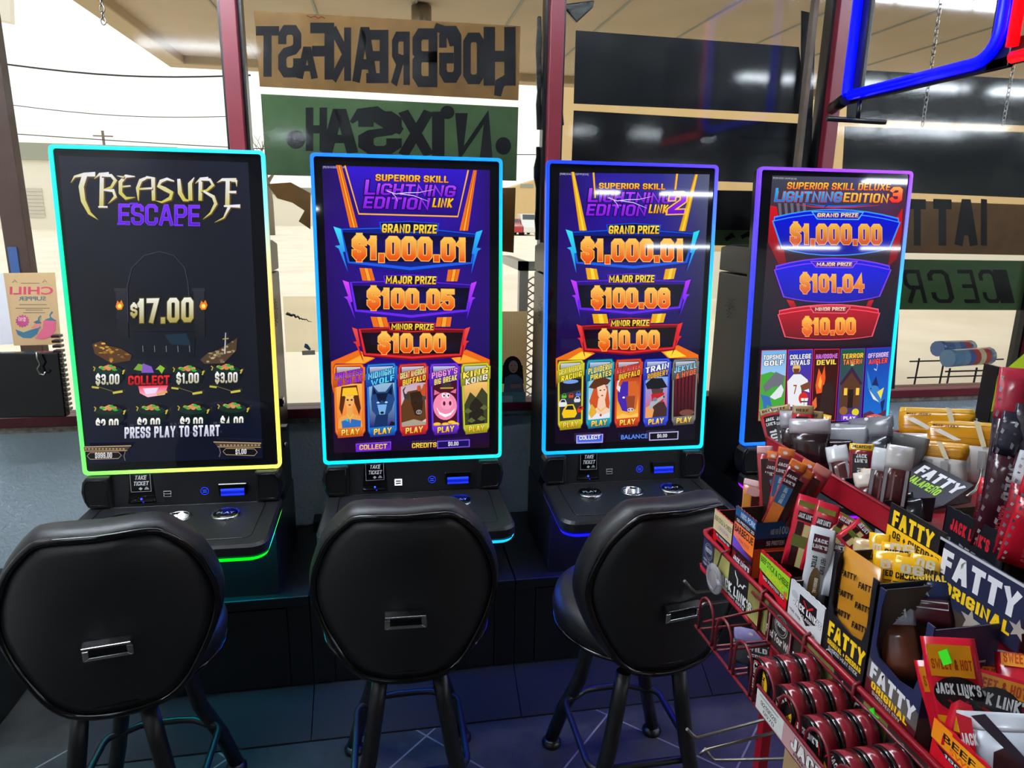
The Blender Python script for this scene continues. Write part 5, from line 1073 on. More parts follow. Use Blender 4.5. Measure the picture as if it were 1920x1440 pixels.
# ------------------------------------------------------------------ the machines
TILT = 0.0625; FB = 0.827; FH = 0.939; FWD = 0.2825; BASEZ = 0.42
def rrect(w0, w1, h0, h1, r, n=5):
    pts = []
    for cx, cy, a0 in ((w1 - r, h1 - r, 0), (w0 + r, h1 - r, 90), (w0 + r, h0 + r, 180), (w1 - r, h0 + r, 270)):
        for i in range(n + 1): q = math.radians(a0 + 90 * i / n); pts.append((cx + r * math.cos(q), cy + r * math.sin(q)))
    return pts
def densify(P, k=6):
    out = []
    for i in range(len(P)):
        a, b = P[i], P[(i + 1) % len(P)]; out.append(a)
        if math.hypot(b[0] - a[0], b[1] - a[1]) > .1: out += [(a[0] + (b[0] - a[0]) * j / k, a[1] + (b[1] - a[1]) * j / k) for j in range(1, k)]
    return out
def ringcol(stops, u, v):
    """stops: colours at TL, T, TR, R, BR, B, BL, L corners/middles; u,v in 0..1 (v up)"""
    d = {'L': u, 'R': 1 - u, 'B': v, 'T': 1 - v}; k = min(d, key=d.get); TL, T, TR, R, BR, B, BL, Lc = stops
    a, b, c, t = {'T': (TL, T, TR, u), 'R': (BR, R, TR, v), 'B': (BL, B, BR, u), 'L': (BL, Lc, TL, v)}[k]
    return mix(a, b, t * 2) if t < .5 else mix(b, c, t * 2 - 1)
def machine(xc, rz, name_label, art, ring, deck, deck_side, usb_lit, under):
    Y0 = 2.12
    root = thing('skill_game_machine', name_label, 'game machine', (xc, Y0, BASEZ), rz, group='upright game machines along the window')
    Mx = ROOTM[root.name]
    def LP(x, y, z): return V(x, y, z - BASEZ)                       # local point, z given as height over the floor
    T = V(0, math.sin(TILT), math.cos(TILT)); Nn = V(0, -math.cos(TILT), math.sin(TILT)); O = LP(0, 0, FB)
    def S(u, v, n=0.0): return O + V(1, 0, 0) * u + T * v + Nn * n
    # display housing
    m = MB('blackpl'); pr = rrect(-FWD + .004, FWD - .004, .004, FH - .004, .012)
    m.loft([[S(x, y, -.042) for x, y in pr], [S(x, y, -.006) for x, y in pr]], smooth=False); m.build('display_housing', root, local=True)
    # light strip ring
    m = MB('led'); o_ = densify(rrect(-FWD, FWD, 0, FH, .014)); i_ = densify(rrect(-FWD + .0095, FWD - .0095, .0095, FH - .0095, .008))
    n = len(o_); rings = [[S(x, y, -.014) for x, y in o_], [S(x, y, .003) for x, y in o_], [S(x, y, .003) for x, y in i_], [S(x, y, -.004) for x, y in i_]]
    cl = [L(ringcol(ring, (x + FWD) / (2 * FWD), y / FH)) for x, y in o_]
    i0 = len(m.v)
    for r in rings: m.v += r
    sub = 1
    for a in range(3):
        for k in range(n):
            k2 = (k + 1) % n; m.face((i0 + a * n + k, i0 + a * n + k2, i0 + (a + 1) * n + k2, i0 + (a + 1) * n + k), [cl[k], cl[k2], cl[k2], cl[k]])
    m.build('light_strip', root, local=True)
    # screen with its picture
    Ow = Mx @ S(0, FH / 2, -.003); Uw = Mx.to_3x3() @ V(1, 0, 0); Vw = Mx.to_3x3() @ T
    a = Art(Ow, Uw, Vw, 'screen', lift=0.0)
    i0 = len(a.v); a.v += [Mx @ S(x, y, -.003) for x, y in i_]; a.face(range(i0, i0 + n), [L((3, 3, 5))] * n)
    art(a); a.build('screen', root)
    # cabinet behind
    m = MB('black'); m.hexa([V(-.258, .05, .4), V(.258, .05, .4), V(.258, .33, .0), V(-.258, .33, .0), V(-.258, .088, .985), V(.258, .088, .985), V(.258, .33, .985), V(-.258, .33, .985)]); m.build('cabinet', root, bevel=.006, local=True)
    m = MB('black'); m.prism([V(-.258, .089, .99), V(-.258, .33, .99), V(-.258, .33, 1.075), V(-.258, .25, 1.088), V(-.258, .095, 1.088)], V(.516, 0, 0)); m.build('cabinet_lid', root, bevel=.005, local=True)
    for s in (-1, 1):
        m = MB('gloss')
        for i in range(7):
            for j in range(12): 
                q = j * 2 * PI / 12 + i * .2; rr = .008 + i * .006
                c = V(s * .2583, .21 + rr * math.cos(q), .86 + rr * math.sin(q)); m.lathe([(.0022, -.0005), (.0022, .0008)], c, 'x', 6)
        m.build('vent_grille', root, local=True, label='round dotted speaker vent')
    for k, (zz, r) in enumerate(((.565, .011), (.472, .008), (.415, .009))):
        m = MB('chrome'); m.lathe([(r, 0), (r, .008), (r * .6, .012)], V(.258, .2, zz), 'x', 14); 
        if k == 0: m.box(.258, .268, .185, .215, zz - .014, zz + .014)
        if k == 1: m.box(.258, .272, .192, .225, zz - .006, zz + .008)
        m.build('lock', root, local=True)
    # console panel between display and deck
    m = MB('black'); m.hexa([V(-.262, -.012, .30), V(.262, -.012, .30), V(.262, .06, .30), V(-.262, .06, .30), V(-.262, -.002, .408), V(.262, -.002, .408), V(.262, .06, .41), V(-.262, .06, .41)]); m.build('console_panel', root, bevel=.003, local=True)
    for s in (-1, 1):
        x0, x1 = s * .205, s * .285
        m = MB('blackpl'); pr = [(x0, .308), (x1 - s * .012, .309), (x1 - s * .003, .33), (x1 + s * .002, .36), (x1 - s * .004, .39), (x1 - s * .015, .405), (x0, .405)]
        m.prism([V(x, -.024, z) for x, z in pr], V(0, .06, 0)); sp = m.build('speaker_pod', root, bevel=.006, local=True)
        m = MB('gloss'); q = [(x0 + s * .01, .317), (x1 - s * .02, .318), (x1 - s * .010, .335), (x1 - s * .008, .36), (x1 - s * .012, .385), (x1 - s * .02, .397), (x0 + s * .01, .397)]
        m.tube([V(x, -.0245, z) for x, z in q], .002, 6, closed=True); m.build('speaker_trim', sp, local=True)
    def fr(x, z, n=0.0): z = .408 - (.408 - z) * .88; return V(x, -.012 + (z - .30) / .108 * .010 - n, z)
    tp = MB('gloss'); tp.hexa([fr(-.165, .302, .002), fr(-.085, .302, .002), fr(-.085, .302, -.004), fr(-.165, .302, -.004), fr(-.158, .402, .002), fr(-.092, .402, .002), fr(-.092, .402, -.004), fr(-.158, .402, -.004)]); tpo = tp.build('ticket_printer', root, bevel=.002, local=True)
    a = Art(fr(0, .35, .0022), V(1, 0, 0), fr(0, .402) - fr(0, .302), 'film', px=False, lift=.0003)
    a.O = fr(0, .302, .0022); a.N = V(0, -1, .086).normalized()
    a.st([(-.153, .037), (-.097, .037), (-.097, .095), (-.153, .095)], .0016, (170, 170, 170), True); a.blk('TAKE', (-.141, .074), (-.109, .074), .013, (210, 210, 210), None, .26, .66, .2); a.blk('TICKET', (-.146, .056), (-.104, .056), .013, (210, 210, 210), None, .26, .66, .2)
    a.pg([(-.126, .041), (-.120, .046), (-.126, .051), (-.132, .046)], (180, 180, 180)); a.pg([(-.116, .043), (-.102, .043), (-.105, .049), (-.109, .052), (-.113, .049)], (150, 150, 150)); a.build('label_plate', tpo, local=True)
    m = MB('led'); m.paint((50, 80, 255)); c = fr(-.126, .318, .003); m.lathe([(.003, -.002), (.003, .002)], c, 'y', 10); m.paint((20, 40, 220)); c = fr(-.121, .307, .003); m.lathe([(.0022, -.002), (.0022, .002)], c, 'y', 10); m.build('status_light', tpo, local=True)
    m = MB('blackpl'); m.hexa([fr(-.155, .309, .006), fr(-.095, .309, .006), fr(-.095, .309, 0), fr(-.155, .309, 0), fr(-.155, .312, .006), fr(-.095, .312, .006), fr(-.095, .312, 0), fr(-.155, .312, 0)]); m.build('ticket_slot', tpo, local=True)
    # usb port
    m = MB('led') if usb_lit else MB('print'); m.paint((235, 245, 245) if usb_lit else (130, 130, 132))
    m.tube([fr(-.062, .322, .002), fr(-.042, .322, .002), fr(-.042, .341, .002), fr(-.062, .341, .002)], .0018 if not usb_lit else .003, 6, closed=True); m.tube([fr(-.062, .3315, .002), fr(-.042, .3315, .002)], .0014, 6); uo = m.build('usb_port', root, local=True)
    # round button and bill acceptor
    m = MB('led'); m.paint((20, 40, 200)); c = fr(.055, .336, .001); m.tube([c + V(.0115 * math.cos(q), -.001, .0115 * math.sin(q)) for q in [i * PI / 8 for i in range(16)]], .0011, 5, closed=True); m.paint((40, 80, 230))
    for dz in (-.003, .003): m.tube([c + V(-.006, -.001, dz), c + V(.006, -.001, dz)], .0009, 4)
    m.build('help_button', root, local=True, label='round blue lit button')
    m = MB('gloss'); m.hexa([fr(.098, .32, .012), fr(.178, .32, .012), fr(.178, .32, 0), fr(.098, .32, 0), fr(.095, .363, .010), fr(.181, .363, .010), fr(.181, .363, 0), fr(.095, .363, 0)]); bo = m.build('bill_acceptor', root, bevel=.003, local=True)
    m = MB('led')
    for zz, c in ((.325, (16, 40, 240)), (.334, (10, 20, 150)), (.342, (30, 60, 250))): m.paint(c); p = fr(0, zz, .0135); m.box(.104, .172, p.y, p.y + .006, p.z - .0035, p.z + .0025)
    m.build('bill_light', bo, local=True, label='blue lit bars')
    # deck
    DS, DZ = .012, .306                                              # slope and height of the deck top
    def deckring(z, g, yb=.005):
        w, yf = .283 + g, -.305 - g; r = .045
        pts = [(-w + .006, yb), (-w, yf + r)]
        pts += [(-w + r - r * math.cos(q), yf + r - r * math.sin(q)) for q in [i * PI / 12 for i in range(1, 7)]]
        pts += [(w - r + r * math.sin(q), yf + r - r * math.cos(q)) for q in [i * PI / 12 for i in range(0, 6)]] + [(w, yf + r), (w - .006, yb), (.12, yb), (0, yb), (-.12, yb)]
        return [V(x, y, z + y * DS + DZ - .28) for x, y in pts]
    m = MB('vinyl'); top = deckring(.28, -.006)
    m.loft([deckring(.242, -.004), deckring(.248, 0), deckring(.272, 0), top], smooth=False, caps=False)
    cc = V(0, -.1, DZ - .1 * DS); hole = []
    for p in top: q = math.atan2(p.y - cc.y, p.x - cc.x); hole.append(V(.034 * math.cos(q), cc.y + .034 * math.sin(q), DZ + (cc.y + .034 * math.sin(q)) * DS))
    i0 = len(m.v); n = len(top); m.v += top + hole
    for k in range(n): k2 = (k + 1) % n; m.face((i0 + k, i0 + k2, i0 + n + k2, i0 + n + k))
    m.poly(deckring(.242, -.004)[::-1]); m.build('button_deck', root, local=True)
    ins = [V(x, y, DZ + .0008 + y * DS) for x, y in rrect(-.235, .235, -.262, -.02, .022)]
    m = MB('gloss'); m.tube(ins, .0012, 5, closed=True); m.build('deck_seam', root, local=True)
    m = MB('led'); A_ = deckring(.231, -.006); B_ = deckring(.2425, -.001); i0 = len(m.v); m.v += A_ + B_; n = len(A_)
    def dc(p): t = max(0, min(1, (p.y + .305) / .25)); c0 = mix(deck[0], deck[1], (p.x + .283) / .566); return L(mix(c0, deck_side, t))
    for k in range(n - 4): m.face((i0 + k, i0 + k + 1, i0 + n + k + 1, i0 + n + k), [dc(A_[k]), dc(A_[k + 1]), dc(B_[k + 1]), dc(B_[k])])
    m.build('deck_light', root, local=True)
    def dz(y): return DZ + y * DS
    for px_ in (-.145, .135):
        c = V(px_, -.105, dz(-.105)); m = MB('chrome'); m.lathe([(.040, -.004), (.041, .004), (.037, .008), (.034, .006)], c, 'z', 28); pb = m.build('play_button', root, local=True, label='oval chrome ringed play button')
        m = MB('gloss'); m.lathe([(.035, .0), (.0345, .0065), (.02, .0075)], c, 'z', 28); m.build('button_cap', pb, local=True)
        a = Art(c + V(0, 0, .0076), V(1, 0, 0), V(0, 1, 0), 'film', px=False, lift=.0003); a.txt('PLAY', (-.024, -.007), (.024, -.007), .014, (150, 168, 180), None, 0); a.build('button_text', pb, local=True)
    c = V(0, -.1, dz(-.1)); m = MB('chrome'); m.lathe([(.0, -.034), (.030, -.034), (.0335, .0015), (.0385, .0015), (.0385, -.001)], c, 'z', 30, caps=False); m.build('cup_holder', root, local=True)
    m = MB('black'); m.box(-.262, .262, -.045, .33, 0, .245); m.build('lower_body', root, bevel=.003, local=True)
    m = MB('underled'); m.paint(under); m.box(-.24, .24, -.085, -.06, .222, .23); m.build('under_light', root, local=True, label='light bar under the deck')
    return root

g = (0, 225, 120)
RING1 = [(10, 214, 190), (0, 196, 214), (30, 190, 236), (255, 168, 60), (236, 240, 90), (190, 236, 90), (110, 230, 90), (10, 230, 110)]
RING2 = [(10, 90, 240), (0, 110, 255), (10, 120, 230), (20, 214, 90), (30, 226, 200), (30, 220, 236), (0, 200, 240), (0, 130, 255)]
RING3 = [(10, 50, 240), (40, 40, 240), (80, 50, 236), (20, 206, 200), (20, 200, 240), (10, 190, 250), (10, 150, 255), (10, 90, 255)]
RING4 = [(100, 50, 250), (130, 40, 240), (140, 50, 236), (20, 200, 236), (20, 190, 250), (20, 140, 255), (20, 100, 255), (30, 50, 255)]
MACH = [(-.612, -.022, 'upright game machine with a treasure themed screen, leftmost, edged green and yellow', art_one, RING1, ((0, 240, 30), (0, 240, 20)), (110, 240, 60), False, (0, 190, 210)),
        (.078, -.012, 'upright game machine showing a $100.05 major prize, edged blue and green', art_two, RING2, ((20, 90, 255), (30, 210, 255)), (40, 160, 240), True, (10, 80, 230)),
        (.782, -.010, 'upright game machine showing a $100.08 major prize, edged blue and turquoise', art_three, RING3, ((20, 20, 255), (10, 40, 255)), (90, 60, 250), False, (30, 20, 230)),
        (1.492, -.006, 'upright game machine with a $101.04 major prize behind the jerky rack, edged violet', art_four, RING4, ((150, 20, 255), (150, 20, 255)), (170, 20, 255), False, (90, 10, 230))]
for q in MACH: machine(*q)

# base cabinets under the machines
BX = [-.931, -.262, .402, 1.072, 1.742]
for k in range(4):
    x0, x1 = BX[k] + .0015, BX[k + 1] - .0015
    t = thing('base_cabinet', ['black floor cabinet under the leftmost game machine', 'black floor cabinet under the second machine from the left', 'black floor cabinet under the third machine from the left', 'black floor cabinet under the rightmost game machine'][k], 'cabinet', ((x0 + x1) / 2, 2.05, 0), group='black base cabinets under the machines')
    m = MB('black'); m.box(x0, x1, 2.045, 2.58, .385, .42); m.build('top', t, bevel=.003)
    m = MB('black'); m.box(x0, x1, 2.06, 2.58, .0, .383); m.build('carcass', t)
    m = MB('black'); m.box(x0 + .07, x1 - .07, 2.05, 2.0605, .1, .377); m.build('door', t, bevel=.002)
    for (a, c) in ((x0, x0 + .067), (x1 - .067, x1)): m = MB('black'); m.box(a, c, 2.05, 2.0605, .1, .383); m.build('stile', t, bevel=.001)
    m = MB(M.setdefault('toe', mat('toe_panel', (38, 40, 46), 0.55, spec=0.08))); m.prism([V(x0, 2.06, .0), V(x0, 1.902, .0), V(x0, 1.902, .006), V(x0, 2.058, .098), V(x0, 2.06, .098)], V(x1 - x0, 0, 0)); m.build('toe_panel', t)
m = MB('blackpl'); m.box(-.29, -.235, 2.50, 2.57, .42, .465); m.tube([V(-.29, 2.535, .44), V(-.34, 2.53, .432), V(-.36, 2.53, .428)], .005, 6)
m.build('power_adapter', label='black power adapter on the base between the first two machines', cat='adapter', bevel=.003)
# ------------------------------------------------------------------ bar stools
def stool_parts(root):
    half = [(0, .937), (.092, .937), (.128, .92), (.173, .868), (.198, .812), (.21, .767), (.211, .72), (.194, .662), (.164, .602), (.134, .557), (.098, .53), (.05, .52), (0, .518)]
    def dense(P):
        out = []
        for i in range(len(P) - 1):
            p0 = P[max(i - 1, 0)]; p1 = P[i]; p2 = P[i + 1]; p3 = P[min(i + 2, len(P) - 1)]
            for k in range(3):
                t = k / 3; f = lambda j: .5 * ((2 * p1[j]) + (-p0[j] + p2[j]) * t + (2 * p0[j] - 5 * p1[j] + 4 * p2[j] - p3[j]) * t * t + (-p0[j] + 3 * p1[j] - 3 * p2[j] + p3[j]) * t ** 3)
                out.append((f(0), f(1)))
        return out + [P[-1]]
    h = dense(half); outl = h + [(-x, z) for x, z in h[-2:0:-1]]; zc = .735
    def ring(s, dy, sz=None):
        sz = sz or s
        return [V(x * s, -.205 + dy + 1.15 * (x * s) ** 2, zc + (z - zc) * sz) for x, z in outl]
    m = MB('vinyl'); m.loft([ring(.02, -.014), ring(.5, -.013), ring(.85, -.010), ring(.965, -.002), ring(.97, .012)], smooth=True); m.build('back_shell', root, local=True)
    m = MB('vinyl'); m.loft([ring(.97, .004), ring(1.035, .008, 1.03), ring(1.07, .03, 1.07), ring(1.065, .055, 1.09), ring(1.0, .078, 1.05), ring(.8, .09, .84), ring(.4, .088, .42), ring(.03, .085, .03)], smooth=True)
    cu = m.build('back_cushion', root, local=True)
    m = MB('gloss'); m.tube(ring(1.0, -.001), .0085, 8, closed=True); m.build('piping', root, local=True, label='glossy black piping round the backrest')
    m = MB('chrome'); y = -.232
    m.hexa([V(-.048, y - .002, .698), V(.048, y - .002, .698), V(.048, y + .012, .694), V(-.048, y + .012, .694), V(-.0465, y - .012, .711), V(.0465, y - .012, .711), V(.0465, y + .012, .714), V(-.0465, y + .012, .714)])
    o_ = [(-.048, .674), (.048, .674), (.048, .698), (-.048, .698)]; i_ = [(-.036, .682), (.036, .682), (.035, .698), (-.035, .698)]
    for a, b_ in ((0, 1), (1, 2), (3, 0)): m.prism([V(o_[a][0], y - .002, o_[a][1]), V(o_[b_][0], y - .002, o_[b_][1]), V(i_[b_][0], y - .002, i_[b_][1]), V(i_[a][0], y - .002, i_[a][1])], V(0, .01, 0))
    m.build('handle', root, bevel=.0015, local=True, label='chrome pull handle on the back')
    m = MB('vinyl'); m.lathe([(.02, .535), (.195, .54), (.213, .556), (.218, .585), (.212, .612), (.19, .63), (.12, .638), (.02, .64)], (0, 0, 0), 'z', 40); m.build('seat', root, local=True)
    m = MB('gloss'); m.tube([V(.211 * math.cos(q), .211 * math.sin(q), .548) for q in [i * PI / 20 for i in range(40)]], .006, 6, closed=True); m.build('seat_piping', root, local=True)
    m = MB('black'); m.box(-.085, .085, -.085, .085, .478, .537); m.build('swivel_plate', root, bevel=.006, local=True)
    for sx in (-1, 1):
        for sy in (-1, 1):
            top = V(sx * .072, sy * .15 if sy < 0 else .1, .49); foot = V(sx * .172, sy * .19, .006)
            mid = V(sx * (.105 if sy < 0 else .10), sy * (.165 if sy < 0 else .125), .27); k2 = V(sx * .135, sy * .168, .14)
            m = MB('black'); m.tube([top, V(sx * .085, top.y * 1.04, .4), mid, k2, foot + V(-sx * .008, -sy * .006, .02)], [.019, .02, .0205, .0205, .02], 12); lg = m.build('leg', root, local=True)
            m = MB('blackpl'); m.lathe([(.030, 0), (.030, .012), (.02, .022)], V(foot.x - sx * .008, foot.y - sy * .006, 0), 'z', 16); m.build('foot_pad', lg, local=True)
    m = MB('black'); rr = .035; w, d0, d1 = .146, -.148, .135; P = []
    for cx, cy, a0 in ((w - rr, d1 - rr, 0), (-w + rr, d1 - rr, 90), (-w + rr, d0 + rr, 180), (w - rr, d0 + rr, 270)):
        P += [V(cx + rr * math.cos(math.radians(a0 + 18 * i)), cy + rr * math.sin(math.radians(a0 + 18 * i)), .2) for i in range(6)]
        if a0 == 0: P += [V(x, d1 + .03 * math.cos(x / w * 1.3), .2) for x in (.07, .03, -.03, -.07)]
    m.tube(P, .0095, 8, closed=True); m.build('foot_ring', root, local=True)
SW = ('back_shell', 'back_cushion', 'piping', 'handle', 'seat', 'seat_piping')
ST = [(-.632, 1.645, 9, 'black vinyl bar stool with a chrome handle, in front of the treasure themed machine'),
      (.035, 1.66, -2, 'black vinyl bar stool with a chrome handle, middle of the three, before the second machine'),
      (.637, 1.592, 9, 'black vinyl bar stool swivelled beside the jerky rack, before the third machine')]
stool0 = thing('bar_stool', ST[0][3], 'stool', (ST[0][0], ST[0][1], 0), group='bar stools at the game machines')
stool_parts(stool0)
for i, (x, y, th, lab) in enumerate(ST):
    o = stool0 if i == 0 else copy_tree(stool0)
    o.location = (x, y, 0); o['label'] = lab
    for ch in COL.objects:
        if ch.parent == o and ch.name.split('.')[0] in SW: ch.rotation_euler.z = math.radians(th)
# ------------------------------------------------------------------ the jerky rack: its long front runs along Y and faces the stools
XR = .594; TZ = 1.009; TB = .937
def RX(px, py, X): return AX(px, py, X)
rack = thing('display_rack', 'red wire and metal jerky rack with two tiers of cartons, right foreground', 'rack', (.78, .72, 0))
m = MB('redmetal'); m.box(XR, XR + .003, .30, 1.140, TB, TZ); m.box(XR + .016, .76, 1.153, 1.156, TB, TZ)
m.prism([V(XR, 1.140, TB), V(XR + .003, 1.140, TB), V(XR + .016, 1.153, TB), V(XR + .016, 1.156, TB), V(XR + .006, 1.152, TB)], V(0, 0, TZ - TB)); m.box(XR, .76, .30, 1.153, TB, TB + .003)
m.build('front_tray', rack)
m = MB('redmetal')
for z in (TZ, TB): m.tube([V(XR - .001, .30, z), V(XR - .001, 1.137, z), V(XR + .005, 1.151, z), V(XR + .02, 1.157, z), V(.76, 1.157, z)], .0042, 8)
m.build('tray_bead', rack)
m = MB('redmetal'); m.box(.706, .709, .80, 1.15, 1.157, 1.197); m.box(.706, 1.02, .80, 1.15, 1.157, 1.160); m.box(.706, 1.02, 1.147, 1.15, 1.157, 1.197); m.tube([V(.7065, .80, 1.197), V(.7065, 1.15, 1.197), V(1.02, 1.15, 1.197)], .003, 6); m.build('upper_tray', rack)
m = MB('redmetal'); m.box(.745, 1.02, .30, .795, 1.057, 1.060); m.build('middle_shelf', rack)
for x, y, z in ((.76, 1.125, 1.157), (.76, .32, 1.057), (1.01, 1.13, 1.157), (1.01, .32, 1.057)):
    m = MB('redmetal'); m.box(x - .011, x + .011, y - .011, y + .011, 0, z); m.build('post', rack, bevel=.002)
m = MB('redmetal'); m.box(.66, 1.05, 1.08, 1.12, .0, .03); m.box(.66, 1.05, .32, .36, .0, .03); m.build('base', rack, bevel=.004)
M['plywood'] = mat('plywood', (176, 146, 104), 0.7, noise=(18, (150, 122, 86), 0.3))
p = AY(1472, 1392, .80)
m = MB('plywood'); m.box(p.x, .744, .36, .80, .30, p.z); m.build('back_panel', rack, bevel=.002)
# printed strip along the tray front
a = Art((XR - .0012, 0, 0), (0, -1, 0), (0, 0, 1), 'print', px=False, lift=.0002); a.mats = [M['print']]
a.N = V(-1, 0, 0)
def ry(px): return min(1.141, RX(px, 1038 + (px - 1350) * 1.0 + 22, XR).y)
def seg(p0, p1): a.q = [V(XR - .0012, ry(p0), TZ - .006), V(XR - .0012, ry(p1), TZ - .006), V(XR - .0012, ry(p1), TB + .006), V(XR - .0012, ry(p0), TB + .006)]
OL, OL2, DK = (186, 178, 104), (122, 116, 66), (30, 28, 30)
def circ(x, y, rx, ry_): a.st([(x + rx * math.cos(i * PI / 10), y + ry_ * math.sin(i * PI / 10)) for i in range(20)], .012, (210, 210, 206), True); a.st([(x + rx * .78 * math.cos(i * PI / 10), y + ry_ * .78 * math.sin(i * PI / 10)) for i in range(20)], .008, (200, 200, 196), True); a.blk('PROTEIN', (x - rx * .8, y + ry_ * .2), (x + rx * .8, y + ry_ * .1), ry_ * .55, (225, 225, 220), None, .26)
def bull(): a.st([(.3, .06), (.36, .18), (.46, .26), (.48, .42), (.54, .46)], [.03, .05, .06, .06, .02], (235, 235, 232)); a.st([(.54, .45), (.62, .34), (.74, .36), (.8, .24), (.9, .22)], [.03, .06, .07, .05, .01], (235, 235, 232))
def ribs(): 
    a.pg([(0, 0), (1, 0), (1, 1), (0, 1)], [OL2, OL2, OL, OL])
    for i in range(12): a.rect(i / 12, .0, i / 12 + .02, 1, OL2)
seg(1311, 1340); a.pg([(0, 0), (1, 0), (1, 1), (0, 1)], [(44, 52, 96), (40, 40, 50), DK, (30, 34, 60)]); circ(.5, .34, .34, .26); a.blk('MEAL TO GO', (.12, .72), (.9, .72), .08, (210, 210, 210)); a.blk('YOUR FRIEND', (.12, .86), (.9, .86), .08, (210, 210, 210))
seg(1340, 1368); a.pg([(0, 0), (1, 0), (1, 1), (0, 1)], [OL2, OL, OL, OL])
seg(1368, 1404); a.rect(0, 0, 1, 1, DK); bull()
seg(1404, 1442); ribs()
a.q = [V(XR - .0012, ry(1350), TZ - .006), V(XR - .0012, ry(1415), TZ - .006), V(XR - .0012, ry(1415), TB + .006), V(XR - .0012, ry(1350), TB + .006)]
a.blk("JACK LINK'S", (.02, .84), (.98, .84), .3, (236, 236, 232), None, .28, .56, 0, (26, 24, 26), .06); a.blk('PREMIUM CUTS', (.12, .97), (.8, .97), .09, (220, 220, 216), None, .24)
seg(1442, 1506); a.rect(0, 0, 1, 1, (52, 44, 40)); circ(.42, .3, .18, .28); a.txt('Feed Your Wild Side', (.02, .82), (.98, .82), .24, (236, 232, 224), None, .02); a.blk('NET WT', (.7, .97), (.95, .97), .09, (220, 220, 216))
seg(1506, 1566); ribs()
seg(1566, 1622); a.rect(0, 0, 1, 1, DK); bull()
seg(1622, 1668); ribs()
seg(1668, 1745); a.rect(0, 0, 1, 1, (44, 40, 36)); circ(.4, .38, .2, .3); a.txt('Your Wild Side', (.1, .9), (.95, .9), .24, (220, 216, 206), None, .02)
seg(1745, 1900); ribs(); a.q = None
a.build('label_strip', rack)

def fq(x, y0, y1, z0, z1): return [V(x, y0, z1), V(x, y1, z1), V(x, y1, z0), V(x, y0, z0)]          # facing the stools
def sq(y, x0, x1, z0, z1): return [V(x0, y, z1), V(x1, y, z1), V(x1, y, z0), V(x0, y, z0)]          # facing the camera
BROWN = (70, 58, 48)
def carton(label, y0, y1, x0, x1, z0, zf, zb, side, front, cut=None, name='snack_carton', group='printed cartons on the jerky rack'):
    """y0 far, y1 near; open top; front height zf, back height zb; cut: window outline in the front (unit square)"""
    t = thing(name, label, 'carton', ((x0 + x1) / 2, (y0 + y1) / 2, z0), group=group)
    w = .0018; m = MB('print')
    m.paint(side); zs = min(zf, zb) - .004
    m.box(x0, x1, y1, y1 + w * .6, z0, zs); m.box(x0, x1, y0 - w * .6, y0, z0, zs); m.paint(BROWN); m.box(x0, x1, y1 + w * .6, y1 + w, z0, zs); m.box(x0, x1, y0 - w, y0 - w * .6, z0, zs); m.box(x1 - w, x1, y1, y0, z0, zb); m.box(x0, x1, y1, y0, z0, z0 + w)
    m.paint(side)
    def fp(u, v): return V(x0, y0 + (y1 - y0) * u, zf + (z0 - zf) * v)
    if cut:
        cx = [c[0] for c in cut]; lo = max(c[1] for c in cut)
        L_ = [(0, 0)] + [c for c in cut[:len(cut) // 2 + 1]] ; R_ = cut[len(cut) // 2:] + [(1, 0)]
        mid = cut[len(cut) // 2]
        m.prism([fp(*c) for c in [(0, 0), *cut[:len(cut) // 2 + 1], (mid[0], 1), (0, 1)]], V(w, 0, 0)); m.prism([fp(*c) for c in [(mid[0], 1), *cut[len(cut) // 2:], (1, 0), (1, 1)]], V(w, 0, 0))
    else:
        n = 14; top = []                                     # torn perforated edge
        for i in range(n + 1): top.append((i / n, -.012 if i % 2 else 0.0))
        m.prism([fp(*c) for c in top + [(1, 1), (0, 1)]], V(w, 0, 0))
    
    if not cut: m.paint(BROWN); m.box(x0 + w, x0 + w * 1.3, y1 + w, y0 - w, z0, zf - .003)
    m.build('box', t)
    a = Art((x0, 0, 0), (0, -1, 0), (0, 0, 1), 'print', px=False, lift=.0003); a.N = V(-1, 0, 0); a.q = fq(x0, y0, y1, TZ - .004 if z0 < 1 else z0, zf)
    front(a); return t, a
def side_art(a, y, x0, x1, z0, z1): a.O = V(0, y, 0); a.N = V(0, -1, 0); a.w = .0003; a.q = sq(y, x0, x1, z0, z1)
RED = (206, 16, 36); DRED = (120, 20, 30)
def jl(a, x0, x1, y, h, c=(240, 240, 240)): 
    cx = (x0 + x1) / 2; w = (x1 - x0) * .36; a.pg([(cx - w, y - h * 1.7), (cx + w, y - h * 1.7), (cx + w, y), (cx, y + h * .8), (cx - w, y)], (26, 20, 24)); a.st([(cx - w * .6, y - h * 1.5), (cx, y - h * 1.05), (cx + w * .6, y - h * 1.5)], h * .14, (200, 30, 44)); a.blk("JACK LINK'S", (x0, y), (x1, y), h, c, None, .28, .54, 0, (26, 20, 24), .06)
FZ = TB + .004
